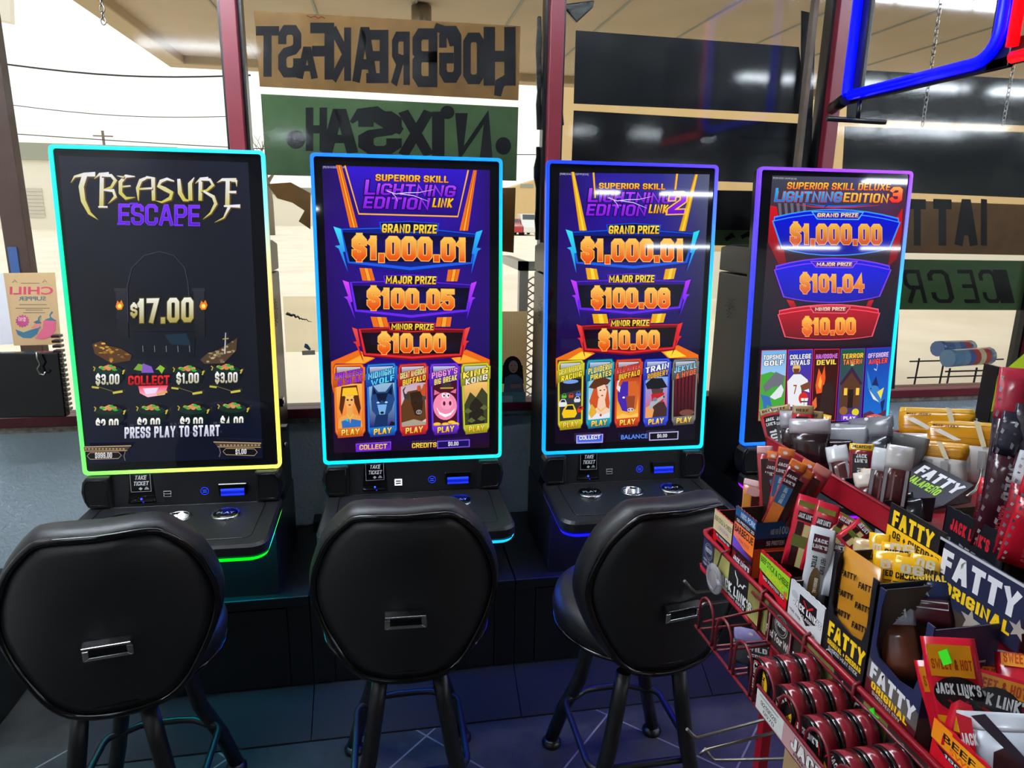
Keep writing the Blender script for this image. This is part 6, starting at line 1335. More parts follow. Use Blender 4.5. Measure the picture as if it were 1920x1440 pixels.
# far carton
def fA(a): a.rect(0, 0, 1, .62, (214, 196, 150)); a.txt('BEEF STICK & CHEESE', (.05, .3), (.97, .3), .15, (50, 40, 30), None, .01); a.txt('ORIGINAL', (.3, .5), (.85, .5), .13, (150, 120, 190), None, .01); a.pg([(.06, .62), (.96, .62), (.96, .76), (.3, .76)], (24, 20, 22)); a.blk('6g PROTEIN 6g', (.2, .74), (.92, .74), .07, (230, 230, 230)); a.pg([(.3, .98), (.2, .86), (.6, .84), (.85, .98)], (24, 18, 20))
t, a = carton('cream and red beef stick and cheese carton at the far end of the front tray', 1.122, 1.052, XR + .006, .69, FZ, 1.069, 1.072, RED, fA); a.build('printing', t)
def fB(a):
    a.rect(0, 0, 1, .16, (34, 84, 132)); a.txt('100% PORK', (.28, .135), (.97, .135), .1, (225, 232, 240), None, .01); a.rect(0, .16, 1, .28, (36, 26, 32)); a.blk('5g PROTEIN 2g', (.1, .255), (.95, .255), .055, (225, 225, 225)); a.pg([(0, .28), (1, .28), (1, .64), (0, .64)], [(240, 110, 80), (240, 120, 30), (240, 126, 30), (236, 110, 120)])
    a.txt('BARBECUE', (.05, .44), (.95, .44), .13, (40, 24, 20), None, .03); a.txt('PORK STICK', (.3, .57), (.8, .57), .06, (200, 60, 40)); a.pg([(0, .54), (.35, .6), (1, .72), (1, .78), (0, .76)], [(60, 90, 220), (90, 80, 200), (60, 20, 40), (40, 20, 30), (150, 60, 180)]); a.rect(0, .74, 1, .8, (30, 22, 26)); jl(a, .12, .92, .95, .085)
t, a = carton('orange and blue barbecue pork stick carton, second from the far end of the tray', 1.047, .978, XR + .006, .71, FZ, 1.108, 1.108, DRED, fB)
side_art(a, .978, XR + .006, .71, FZ, 1.106); a.rect(0, 0, 1, .18, (30, 72, 118)); a.txt('100% PORK', (.4, .14), (.95, .14), .09, (200, 208, 216), None, .01); a.blk('MADE WITH', (.25, .14), (.38, .14), .06, (200, 208, 216)); a.rect(0, .18, 1, .29, (36, 26, 32)); a.blk('5g PROTEIN', (.2, .26), (.5, .26), .05, (200, 200, 200)); a.blk('2g TOTAL SUGAR', (.56, .26), (.98, .26), .05, (200, 200, 200)); a.rect(0, .29, 1, .62, (196, 92, 34)); a.txt('BARBECUE', (.15, .47), (.97, .47), .14, (44, 26, 20), None, .03); a.rect(0, .62, 1, .78, (50, 40, 34)); a.q = None; a.build('printing', t)
def fC(a): a.rect(0, 0, 1, .07, (190, 30, 50)); a.pg([(0, .07), (1, .07), (1, .66), (0, .5)], [(150, 210, 50), (160, 210, 40), (130, 196, 30), (150, 206, 60)]); a.txt('BEEF STICK & CHEESE', (.03, .28), (.97, .36), .16, (40, 50, 20), None, .015); a.txt('JALAPENO', (.25, .47), (.85, .54), .14, (226, 190, 40), None, .015); a.pg([(.05, .52), (.85, .66), (.92, .76), (.3, .72)], (24, 20, 22)); a.blk('120 PROTEIN 6g', (.15, .68), (.88, .74), .08, (235, 235, 235)); a.pg([(.2, .98), (.15, .86), (.55, .84), (.8, .98)], (24, 18, 20)); a.el(.92, .56, .05, .07, (226, 90, 70))
t, a = carton('lime green and red jalapeno beef stick carton in the middle of the front tray', .955, .869, XR + .006, .70, FZ, 1.069, 1.07, RED, fC)
side_art(a, .869, XR + .006, .70, FZ, 1.066); a.rect(0, 0, 1, 1, (96, 40, 44)); a.q = None; a.build('printing', t)
def fD(a): a.rect(0, 0, 1, 1, (226, 228, 230)); a.pg([(.3, .18), (.8, .18), (.82, .6), (.56, .84), (.3, .6)], (34, 24, 28)); a.st([(.42, .26), (.55, .42), (.7, .26)], .05, (200, 30, 44)); a.blk("JACK LINK'S", (.14, .56), (.96, .6), .17, (242, 242, 242), None, .28, .54, 0, (34, 24, 28), .06); a.blk('CLASSIC', (.4, .72), (.78, .73), .08, (230, 230, 230)); a.el(.16, .3, .1, .1, (196, 200, 204)); a.blk('MEAT STICK', (.05, .78), (.4, .84), .07, (90, 90, 96))
t, a = carton('white carton with a black and red shield logo in the front tray', .866, .781, XR + .006, .70, FZ, 1.066, 1.07, (206, 208, 210), fD); a.build('printing', t)
def fatty(a, y, h, c, s1, c1, s2): a.blk('FATTY', (.1, y), (.96, y), h, c, None, .32, .6); a.blk(s1, (.12, y + .07), (.92, y + .07), .05, c1, None, .28, .56); a.blk(s2, (.16, y + .12), (.86, y + .12), .036, (225, 225, 222))
CUT = [(.12, 0), (.08, .1), (.09, .36), (.18, .42), (.6, .45), (.84, .43), (.9, .32), (.88, 0)]
def fE(a): fatty(a, .82, .15, (250, 206, 30), 'ORIGINAL + CHEDDAR', (250, 206, 30), 'SMOKED MEAT STICK'); a.st([(.2 + .08 * math.cos(i * PI / 8), .975 + .03 * math.sin(i * PI / 8)) for i in range(16)], .01, (225, 225, 222), True)
EX0, EX1 = XR + .006, .69
t, a = carton('tall black carton with yellow lettering and a cut out window, beside the white carton', .778, .690, EX0, EX1, FZ, 1.160, 1.214, (28, 30, 36), fE, CUT); a.build('printing', t)
m = MB('print'); m.paint((30, 28, 30)); m.box(EX1 - .002, EX1, .692, .792, 1.16, 1.218); hd = m.build('header', t)
a = Art((EX1 - .002, 0, 0), (0, -1, 0), (0, 0, 1), 'print', px=False, lift=.0003); a.N = V(-1, 0, 0); a.q = fq(EX1 - .002, .792, .692, 1.141, 1.218)
a.rect(0, .42, 1, 1, (250, 196, 24)); a.blk('FATTY', (.08, .40), (.82, .40), .3, (252, 208, 34), None, .32, .6); a.blk('OG + CHEDDAR', (.12, .62), (.96, .62), .14, (40, 34, 20), None, .28, .6); a.q = None; a.build('printing', hd)
FX1 = .69
def fF(a):
    k = .219 / .150; C2 = [(u, min(v * k, 1)) for u, v in CUT]
    a.pg([(0, 0)] + C2[:5] + [(.6, .72), (0, .66)], (36, 42, 78)); a.pg([(.6, .72)] + C2[4:] + [(1, 0), (1, .76)], (36, 42, 78)); a.pg([(0, .66), (1, .76), (1, .92), (0, .84)], (92, 88, 84)); a.pg([(0, .84), (1, .92), (1, 1), (0, 1)], (92, 24, 34)); a.pg([(.92, .3), (1, .36), (1, .56), (.93, .46)], (176, 172, 164))
    a.blk('FATTY', (.06, .82), (.94, .87), .14, (236, 238, 240), None, .32, .6); a.blk('ORIGINAL', (.12, .905), (.84, .945), .065, (250, 206, 30), None, .3, .6); a.blk('SMOKED MEAT STICK', (.16, .955), (.72, .985), .036, (226, 226, 226))
t, a = carton('navy and maroon smoked meat stick carton with white lettering, cut out window', .686, .597, XR + .006, FX1, FZ, 1.155, 1.2, (34, 40, 74), fF, CUT)
side_art(a, .597, XR + .006, FX1, FZ, 1.15); a.rect(0, 0, 1, .55, (34, 40, 72)); a.rect(0, .55, 1, .74, (80, 76, 72)); a.rect(0, .74, 1, 1, (84, 22, 32)); a.st([(.2, .22), (.85, .22), (.85, .36), (.2, .36)], .014, (200, 190, 180), True); a.blk('FLEETWOOD', (.26, .31), (.8, .31), .05, (210, 200, 190)); a.q = None; a.build('printing', t)
m = MB('print'); m.paint((38, 42, 70)); m.box(FX1 - .002, FX1, .572, .700, 1.13, 1.211); hd = m.build('header', t)
a = Art((FX1 - .002, 0, 0), (0, -1, 0), (0, 0, 1), 'print', px=False, lift=.0003); a.N = V(-1, 0, 0); a.q = fq(FX1 - .002, .700, .572, 1.124, 1.211)
a.rect(0, 0, 1, .04, (200, 200, 204)); a.blk('FATTY', (.06, .52), (.94, .52), .38, (240, 242, 244), None, .32, .6); a.blk('ORIGINAL', (.14, .78), (.9, .78), .18, (250, 206, 30), None, .3, .6)
def star(cx, cy, r): a.pg([(cx + r * (1 if i % 2 == 0 else .42) * math.sin(i * PI / 5), cy - 1.5 * r * (1 if i % 2 == 0 else .42) * math.cos(i * PI / 5)) for i in range(10)], (170, 160, 150))
star(.97, .62, .1); star(.03, .5, .08); star(.5, .93, .12); a.q = None; a.build('printing', hd)
def fG(a): a.pg([(0, 0), (1, 0), (1, .58), (0, .46)], [(240, 130, 20), (250, 190, 30), (250, 200, 40), (240, 140, 20)]); a.rect(.2, 0, 1, .06, (200, 20, 40)); a.txt('BEEF STEAK', (.12, .3), (.98, .36), .17, (40, 30, 20), None, .02); a.txt('SWEET & HOT', (.2, .46), (.96, .54), .13, (226, 90, 30), None, .015); a.pg([(.05, .5), (1, .62), (1, .74), (.2, .64)], (26, 20, 22)); a.blk('160 PROTEIN 11g', (.16, .62), (.96, .7), .07, (235, 235, 235)); jl(a, .4, .95, .94, .1)
t, a = carton('orange and red beef steak carton at the near end of the front tray', .572, .44, XR + .002, .72, FZ, 1.058, 1.062, RED, fG)
side_art(a, .44, XR + .002, .72, FZ, 1.055); a.rect(0, 0, 1, 1, (150, 20, 34)); a.q = None; a.build('printing', t)

# cartons of the upper tier
UZ = 1.161
def fW(a): a.blk("JACK LINK'S", (.12, .21), (.76, .235), .12, (206, 40, 54), None, .3, .54); a.blk('WILD', (.06, .62), (.86, .65), .33, (150, 152, 156), None, .3, .6, .1); a.rect(.9, .1, .96, .8, (44, 44, 50))
t, a = carton('black carton with red and grey lettering holding long beef sticks, on the upper tier', .793, .69, .78, .87, 1.062, 1.207, 1.21, (26, 28, 36), fW); a.build('printing', t)
def fO(a): a.rect(0, 0, 1, .3, (40, 34, 36)); a.rect(0, .27, 1, .3, (200, 20, 40)); a.rect(0, 0, 1, .04, (200, 20, 40)); a.blk('9g PROTEIN', (.2, .24), (.95, .24), .1, (225, 225, 225)); a.rect(0, .3, 1, .7, (176, 148, 96)); a.txt('ORIGINAL', (.1, .52), (.95, .54), .16, (50, 40, 30), None, .02); a.rect(0, .7, 1, 1, (90, 20, 30))
t, a = carton('tan and black original carton at the right edge, near end of the upper tier', .675, .55, .80, .90, 1.062, AX(1892, 1002, .8).z, AX(1892, 1002, .8).z + .004, (60, 30, 34), fO); a.build('printing', t)
# black jalapeno carton with a folded lid
JX, JY0, JY1 = .80, .925, .835
t = thing('snack_carton', 'black carton with a raised lid lettered in white and lime green, on the upper tier', 'carton', (.76, .9, UZ), group='printed cartons on the jerky rack')
m = MB('print'); m.paint((24, 26, 32)); w = .002
m.box(.715, JX, JY0, JY0 + w, UZ, 1.2); m.box(.715, JX, JY1, JY1 + w, UZ, 1.2); m.box(.715, .717, JY1, JY0, UZ, 1.195); m.box(JX - w, JX, JY1, JY0, UZ, 1.172 + .0); m.box(.715, JX, JY1, JY0, UZ, UZ + w); m.build('box', t)
q = [AX(1733, 862, .915), AX(1826, 910, .915), AX(1768, 948, .845), AX(1683, 898, .845)]
nrm_ = (q[1] - q[0]).cross(q[3] - q[0]).normalized(); nrm_ = nrm_ if nrm_.z > 0 else -nrm_
m = MB('print'); m.paint((26, 28, 34)); m.prism(q, nrm_ * -.002); lid = m.build('lid', t)
m = MB('print'); m.paint((24, 26, 32)); b0 = [q[3], q[2], V(q[2].x - .03, q[2].y, 1.163), V(q[3].x - .03, q[3].y, 1.163)]; m.prism(b0, V(.002, 0, 0)); m.prism([q[2], q[1], V(q[1].x, q[1].y, 1.163), V(q[2].x - .03, q[2].y, 1.163)], V(0, .002, 0)); m.build('back_flap', t)
a = Art(q[0], q[1] - q[0], q[0] - q[3], 'print', px=False, lift=.0003); a.N = nrm_; a.q = q; a.blk('FATTY', (.1, .56), (.95, .56), .4, (238, 238, 240), None, .32, .6); a.blk('JALAPEÑO', (.12, .88), (.76, .88), .26, (160, 210, 40), None, .3, .6); a.q = None; a.build('printing', lid)

# green header card at the back
t = thing('header_card', 'lime and dark green cardboard header with handwritten style lettering, at the right', 'sign', (1.06, 1.0, UZ))
gx = 1.05; g = lambda x, y: AX(x, y, gx)
m = MB('print'); m.paint((30, 66, 40)); m.prism([g(1838, 730), g(1920, 662), g(1990, 600), g(1990, 950), g(1815, 990)], V(.004, 0, 0)); cd = m.build('card', t)
a = Art((gx, 0, 0), (0, -1, 0), (0, 0, 1), 'print', lift=.0003); a.N = V(-1, 0, 0); a.crop(0, 0, 1)
a.pg([(1839, 732), (1920, 664), (1990, 602), (1990, 720), (1828, 784)], (156, 176, 22)); YG = (196, 226, 30)
a.txt('DO', (1846, 816), (1868, 814), 16, YG, None, .035); a.txt('FLAVOR', (1826, 838), (1905, 832), 18, YG, None, .035); a.txt('BIGGER', (1828, 858), (1912, 850), 18, YG, None, .035); a.build('printing', cd)
m = MB('blackpl'); p = g(1845, 692); m.box(gx - .002, gx + .004, p.y - .03, p.y, p.z - .09, p.z + .01); m.build('clip', t)

# ------------------------------------------------------------------ wrapped sticks, pouches and bags
def pouch(name, label, cat, top, bot, w, segs, th=.012, group=None, text=None, twist=0.0, flare=1.0, clear=None, hole=False, floor=None, face=None):
    """top, bot: world points; segs: (t0, t1, colour) from the top, colour None = clear film"""
    top = Vector(top); bot = Vector(bot)
    if floor is None: floor = UZ + .003 if top.x > .703 and top.y > .79 else (1.064 if top.x > .76 else FZ + .004)
    if name != 'hanging_bag' and bot.z < floor: bot = top + (bot - top) * ((top.z - floor) / (top.z - bot.z))
    ax = (bot - top); ln = ax.length; ax.normalize(); mid = (top + bot) / 2
    f = (CAM - mid).normalized(); f = Vector(face) if face else (f * .55 + V(-.6, -.55, .1)).normalized(); f = (f - ax * f.dot(ax)).normalized()
    if twist: f = Matrix.Rotation(twist, 3, ax) @ f
    u = ax.cross(f).normalized()
    if u.dot(_r_world) < 0: u = -u
    a = Art(top + f * (th * .5), u, -ax, 'film', px=False, lift=.0006); a.N = f; a.mats = [M['film'], M['clear']]
    for (t0, t1, c) in segs:
        a.m = 1 if c is None else 0; k = 4; rings = []
        for i in range(k + 1):
            t = t0 + (t1 - t0) * i / k; hh = th / 2 * max(.06, min(1, min(t, 1 - t) / .13)); ww = w / 2 * (1 + (flare - 1) * t) * (1 + .04 * math.sin(9 * t))
            rings.append([top + ax * ln * t + u * ww * math.cos(q) + f * hh * math.sin(q) * (1 + .12 * math.sin(13 * t + q)) for q in [j * PI / 5 for j in range(10)]])
        a.loft(rings, cols=[L(c or (220, 220, 222))] * (k + 1), caps=True)
    a.m = 0
    def uv(x, y): return (x * w, -y * ln)                         # x -.5..+.5, y 0..1 down
    if text:
        for fn in text: fn(a, uv)
    if hole: a.el(*uv(0, .05), .004, .0028, (236, 236, 238), 12)
    a.q = None
    return a.build(name, label=label, cat=cat, group=group)
_r_world = V(_r.x, _fw.x, _up.x)
def T_v(t, x, y0, y1, h, c): return lambda a, uv: a.blk(t, uv(x, y0), uv(x, y1), h, c, None, .26, .54, vdir=(1, 0))     # reads downwards
def T_h(t, x0, x1, y, h, c, out=None): return lambda a, uv: a.blk(t, uv(x0, y), uv(x1, y), h, c, None, .28, .56, 0, out, .06)
def R_(x0, y0, x1, y1, c): return lambda a, uv: a.pg([uv(x0, y0), uv(x1, y0), uv(x1, y1), uv(x0, y1)], c)
def shield(y0, y1): return lambda a, uv: (a.pg([uv(-.34, y0), uv(.34, y0), uv(.34, y0 + (y1 - y0) * .8), uv(0, y1), uv(-.34, y0 + (y1 - y0) * .8)], (40, 18, 24)), a.st([uv(-.2, y0 + (y1 - y0) * .15), uv(0, y0 + (y1 - y0) * .4), uv(.2, y0 + (y1 - y0) * .15)], .0016, (190, 40, 50)))
G1 = 'barbecue pork sticks in the orange carton'
OR, MT, PK = (206, 106, 40), (48, 22, 20), (176, 92, 96)
def ax2(tp, bp, Xt, Xb): return AX(*tp, Xt), AX(*bp, Xb)
def shaft(c=MT): return lambda a, uv: a.pg([uv(-.24, .16), uv(.24, .16), uv(.24, .96), uv(-.24, .96)], c)
def bbq(lab, tp, bp, Xt, Xb, head, style):
    T, B = ax2(tp, bp, Xt, Xb)
    tx = [shaft()] if style == 'meat' else [R_(-.36, .12, .36, .34, (70, 30, 36)), R_(-.36, .34, .36, .62, (58, 100, 140)), R_(-.36, .62, .36, .97, (220, 120, 50)), T_h('JACK', -.3, .3, .22, .006, (225, 225, 225)), T_h("LINK'S", -.34, .34, .30, .006, (225, 225, 225)), T_v('MADE WITH PORK', -.1, .36, .6, .006, (200, 220, 236))]
    return pouch('pork_stick', lab, 'meat stick', T, B, .027, [(0, .1, head), (.1, 1, (150, 40, 48))], .013, G1, tx, hole=style != 'meat')
for i, (tp, bp, Xt, Xb, head, sty, lab) in enumerate((
    ((1434, 836), (1440, 985), .66, .66, (196, 140, 140), 'meat', 'pale pink topped pork stick, leftmost in the barbecue carton'),
    ((1452, 846), (1432, 990), .67, .66, OR, 'label', 'orange topped pork stick second from left in the barbecue carton'),
    ((1476, 840), (1448, 985), .66, .65, OR, 'label', 'tallest orange topped pork stick with a blue label in the barbecue carton'),
    ((1500, 866), (1442, 985), .65, .64, OR, 'label', 'tilted pork stick with an orange and blue label, middle of the barbecue carton'),
    ((1512, 880), (1458, 990), .66, .65, OR, 'meat', 'tilted orange topped pork stick showing dark meat in the barbecue carton'),
    ((1522, 866), (1478, 985), .69, .67, OR, 'label', 'orange topped pork stick behind the tilted ones in the barbecue carton'),
    ((1546, 876), (1478, 990), .68, .66, (190, 110, 100), 'meat', 'most tilted pork stick, at the right of the barbecue carton'))):
    bbq(lab, tp, bp, Xt, Xb, head, sty)
T, B = ax2((1414, 900), (1404, 985), .645, .645)
pouch('cheese_stick', 'small pink and orange pack standing in the cream carton at the far end', 'meat stick', T, B, .034, [(0, .12, (222, 180, 180)), (.12, 1, (206, 120, 90))], .012, None, [R_(-.4, .3, -.02, .95, (220, 150, 60)), R_(.02, .3, .4, .95, (70, 30, 28)), lambda a, uv: a.el(*uv(.1, .22), .012, .009, (226, 170, 170))])
G2 = 'beef and cheese packs in the lime carton'
def bc(lab, tp, bp, Xt, Xb, w=.04, two=True):
    T, B = ax2(tp, bp, Xt, Xb)
    tx = [R_(-.38, .06, .38, .13, (120, 120, 40)), R_(-.3, .2, .3, .32, (34, 16, 20)), T_h("JACK LINK'S", -.28, .3, .285, .008, (225, 225, 225)), R_(-.26, .34, -.02, .95, MT), R_(.02, .36, .26, .95, (206, 190, 130)), R_(-.32, .52, .32, .68, (96, 104, 40))]
    return pouch('cheese_stick', lab, 'meat stick', T, B, w, [(0, 1, (190, 30, 50))], .014, G2, tx)
bc('red and olive beef and cheese pack standing highest in the lime carton', (1522, 932), (1488, 1065), .655, .64)
bc('red and olive beef and cheese pack half hidden behind the white wrapper', (1555, 944), (1520, 1075), .66, .645, .034)
bc('red beef and cheese pack lying flat behind the white carton', (1592, 968), (1560, 1020), .69, .655, .03)
bc('red beef and cheese pack lying tilted under the upper red rail', (1625, 985), (1580, 1020), .70, .66, .03)
G3 = 'white wrapped sticks in the white carton'
def white(lab, tp, bp, Xt, Xb, w=.032, full=True):
    T, B = ax2(tp, bp, Xt, Xb)
    tx = [R_(-.3, .08, .3, .3, (84, 26, 36)), T_h('JACK', -.26, .26, .18, .0062, (235, 235, 235)), T_h("LINK'S", -.28, .28, .26, .0062, (235, 235, 235))]
    if full: tx += [T_v('MEAT SNACK', .12, .36, .58, .007, (40, 40, 46)), T_v('STICK', -.22, .36, .52, .007, (40, 40, 46)), lambda a, uv: a.el(*uv(0, .75), .008, .03, (110, 84, 50)), T_v('ORIGINAL', 0, .64, .84, .005, (230, 220, 200))]
    return pouch('white_stick', lab, 'meat stick', T, B, w, [(0, 1, (212, 214, 218))], .012, G3, tx)
white('white wrapped original meat stick standing in front of the lime carton', (1545, 990), (1520, 1130), .64, .63, .036)
white('white wrapped stick partly hidden, right of the tallest white wrapper', (1578, 1000), (1560, 1120), .67, .645, .03, False)
white('white wrapped stick leaning right in the white carton', (1592, 995), (1566, 1110), .68, .65, .03, False)
pouch('clear_stick', 'frosted grey pouch behind the white wrapped sticks', 'meat stick', AX(1612, 1000, .69), AX(1590, 1100, .66), .03, [(0, .5, (150, 150, 156)), (.5, 1, (70, 64, 66))], .012)
# black and cheddar carton contents
def fattyrep(a, uv):
    for i in range(6):
        for j in range(2): a.blk('FATTY', uv(-.42 + j * .46, .2 + i * .14), uv(-.04 + j * .46, .17 + i * .14), .009, (40, 34, 30), None, .3, .6)
T, B = V(.612, .736, 1.168), V(.609, .736, .96); pouch('paper_wrapper', 'ochre paper wrapper printed all over in black inside the black carton', 'wrapper', T, B, .074, [(0, 1, (190, 128, 34))], .008, None, [fattyrep], face=(-1, -.05, 0))
T, B = ax2((1630, 1012), (1618, 1120), .662, .65); pouch('meat_stick', 'thick meat stick in a tan topped sleeve beside the ochre wrapper', 'meat stick', T, B, .038, [(0, .38, (190, 160, 112)), (.38, 1, (74, 40, 30))], .02, None, [lambda a, uv: a.st([uv(-.1, .18), uv(.2, .18), uv(.2, .3), uv(-.1, .3)], .0012, (90, 70, 50), True)])
G4 = 'yellow cheddar packs in the black carton'
for tp, bp, xt, xb, w, lab in (((1650, 1000), (1645, 1085), .67, .66, .026, 'narrow yellow cheddar pack standing edge on'), ((1672, 1034), (1672, 1110), .66, .655, .044, 'yellow cheddar pack with white and black lettering, left of its pair'), ((1712, 1046), (1706, 1115), .665, .66, .044, 'yellow cheddar pack with white and black lettering, right of its pair'), ((1692, 1020), (1690, 1060), .68, .675, .05, 'yellow cheddar pack lying behind the lettered pair'), ((1738, 1042), (1728, 1100), .68, .67, .036, 'yellow cheddar pack leaning under the header of the black carton')):
    T, B = ax2(tp, bp, xt, xb); pouch('cheddar_pack', lab, 'snack pack', T, B, w, [(0, 1, (232, 176, 24))], .014, G4, [T_h('OG', -.28, .3, .42, .012, (240, 230, 200)), T_h('CHEDDAR', -.4, .42, .6, .008, (40, 34, 20)), R_(-.46, .68, .46, .71, (90, 64, 20))])
# navy carton contents
T, B = ax2((1672, 1112), (1695, 1275), .64, .625); pouch('meat_stick', 'thick clear wrapped meat stick in the window of the navy carton', 'meat stick', T, B, .046, [(0, .38, (168, 170, 186)), (.38, 1, (96, 50, 34))], .024, None, [lambda a, uv: a.st([uv(.1, .14), uv(.3, .14), uv(.3, .3), uv(.1, .3)], .0014, (60, 60, 66), True), R_(-.4, .2, -.2, .24, (90, 90, 96)), R_(-.4, .32, .1, .325, (150, 150, 156)), T_v('FATTY', .2, .15, .29, .004, (60, 60, 66))], hole=True)
T, B = ax2((1735, 1075), (1738, 1170), .675, .665); pouch('meat_stick', 'navy labelled meat stick pack under the navy header', 'meat stick', T, B, .058, [(0, .5, (40, 50, 90)), (.5, 1, (80, 30, 40))], .016, None, [T_h('ORIGINAL', -.4, .4, .14, .008, (250, 206, 60)), lambda a, uv: a.pg([(uv(-.05, .3)[0] + .012 * (1 if i % 2 == 0 else .42) * math.sin(i * PI / 5), uv(0, .3)[1] + .012 * (1 if i % 2 == 0 else .42) * math.cos(i * PI / 5)) for i in range(10)], (150, 146, 140)), lambda a, uv: a.st([uv(-.42, .55), uv(.42, .55), uv(.42, .68), uv(-.42, .68)], .0014, (200, 200, 206), True)])
T, B = ax2((1690, 1080), (1685, 1130), .68, .675); pouch('meat_stick', 'maroon labelled meat stick top at the back of the navy carton', 'meat stick', T, B, .05, [(0, 1, (90, 30, 44))], .014, None, [T_h('ORIG', -.1, .4, .3, .008, (150, 120, 130))])
# beef steak bags
G5 = 'orange and red beef steak packs in the near carton'
def steak(lab, tp, bp, xt, xb, w, full=True, tw=0):
    T, B = ax2(tp, bp, xt, xb) if xb else (AX(*tp, xt), V(*bp))
    tx = [R_(-.4, .03, .4, .25, (236, 150, 24)), T_h('SWEET & HOT', -.36, .38, .2, .012, (190, 70, 20))]
    if full: tx += [lambda a, uv: a.el(*uv(.05, .37), .024, .021, (30, 22, 24)), lambda a, uv: a.st([uv(-.16, .41), uv(.02, .46), uv(.2, .41)], .003, (150, 20, 34)), T_h("JACK LINK'S", -.36, .46, .37, .013, (236, 236, 236), (30, 22, 24)), R_(-.42, .52, .42, .78, (240, 170, 24)), T_h('BEEF', -.2, .36, .63, .016, (40, 26, 20)), T_h('STEAK', -.32, .38, .75, .016, (40, 26, 20)), R_(-.36, .8, .36, .87, (40, 26, 30)), T_h('100% BEEF', -.32, .34, .855, .007, (200, 200, 200)), R_(-.3, .88, .3, 1, (96, 40, 36))]
    return pouch('beef_steak_pack', lab, 'jerky pack', T, B, w, [(0, 1, (200, 22, 44))], .014, G5, tx, tw)
s1 = steak('upright red and orange beef steak pack with a bright green price sticker', (1775, 1195), (.634, .545, .99), .604, None, .052)
steak('red edged beef steak pack just behind the stickered one', (1754, 1238), (.630, .553, .99), .606, None, .044, False)
steak('beef steak pack fallen forward to the right of the stickered pack', (1868, 1262), (1838, 1420), .65, .625, .075, True, -.3)
steak('beef steak pack at the right edge, behind the fallen ones', (1888, 1250), (1900, 1400), .69, .665, .06, False, .4)
steak('topmost beef steak pack at the right picture edge', (1925, 1228), (1935, 1340), .70, .68, .06, False)
T, B = AX(1862, 1335, .628), V(.632, .478, .98); pouch('jerky_pack', 'clear backed pack of dark jerky lying in front of the beef steak packs', 'jerky pack', T, B, .068, [(0, .14, (214, 218, 226)), (.14, 1, (206, 212, 222))], .018, None, [lambda a, uv: a.pg([uv(-.1, .3), uv(.05, .26), uv(.3, .42), uv(.34, .6), (uv(.2, .95)), uv(-.2, .95), uv(-.24, .6)], (58, 30, 34)), lambda a, uv: a.pg([uv(-.5, .0), uv(-.3, .04), uv(-.36, .5), uv(-.5, .5)], (206, 24, 44)), lambda a, uv: a.pg([uv(-.3, .02), uv(-.1, .0), uv(.5, .5), uv(.5, .58)], (44, 32, 44)), T_h('JACK', -.5, -.28, .26, .012, (240, 240, 240))])
T, B = ax2((1860, 1215), (1855, 1290), .70, .685); pouch('clear_bag', 'rounded clear bag top behind the beef steak packs', 'bag', T, B, .085, [(0, 1, (200, 186, 190))], .02, None, None, 0, 1.1, hole=True)
# green price stickers
m = MB('print'); m.paint((70, 230, 40)); m.prism([AX(x, y, .591) for x, y in ((1760, 1222), (1777, 1216), (1786, 1243), (1770, 1248))], V(-.001, 0, 0)); m.build('price_sticker', label='bright green price sticker on the upright beef steak pack', cat='sticker')
m = MB('print'); m.paint((60, 226, 40)); P = [(1625, 1332), (1640, 1326), (1641, 1340), (1649, 1346), (1646, 1366), (1640, 1370), (1630, 1362), (1622, 1350)]
m.prism([AX(x, y, XR - .004) for x, y in P], V(-.001, 0, 0)); m.build('price_sticker', label='bright green torn price sticker on the olive tray strip', cat='sticker')
# upper tier: red sticks, frosted pouches, clear sticks
G6 = 'red wrapped beef sticks at the far end of the upper tier'
for tp, bp, xt, xb, lab in (((1440, 765), (1462, 860), .72, .72, 'front red wrapped stick with large white percentage lettering'), ((1462, 760), (1478, 870), .735, .73, 'red wrapped stick edge on behind the front one'), ((1506, 760), (1502, 880), .74, .735, 'red wrapped stick behind the frosted pouches'), ((1524, 770), (1514, 880), .755, .75, 'clear topped red stick at the right of the red wrapped group')):
    T, B = ax2(tp, bp, xt, xb)
    pouch('beef_stick', lab, 'meat stick', T, B, .036, [(0, .14, (160, 130, 84)), (.14, 1, (176, 30, 44))], .014, G6, [R_(-.3, .18, .3, .98, (30, 22, 26)), T_h('JACK', -.22, .22, .28, .0062, (225, 225, 225)), T_h("LINK'S", -.24, .24, .37, .0062, (225, 225, 225)), T_v('100%', -.14, .46, .9, .014, (220, 220, 220)), T_h('BEEF', -.3, .3, .1, .005, (60, 40, 20))])
G7 = 'grey frosted pouches on the upper tier'
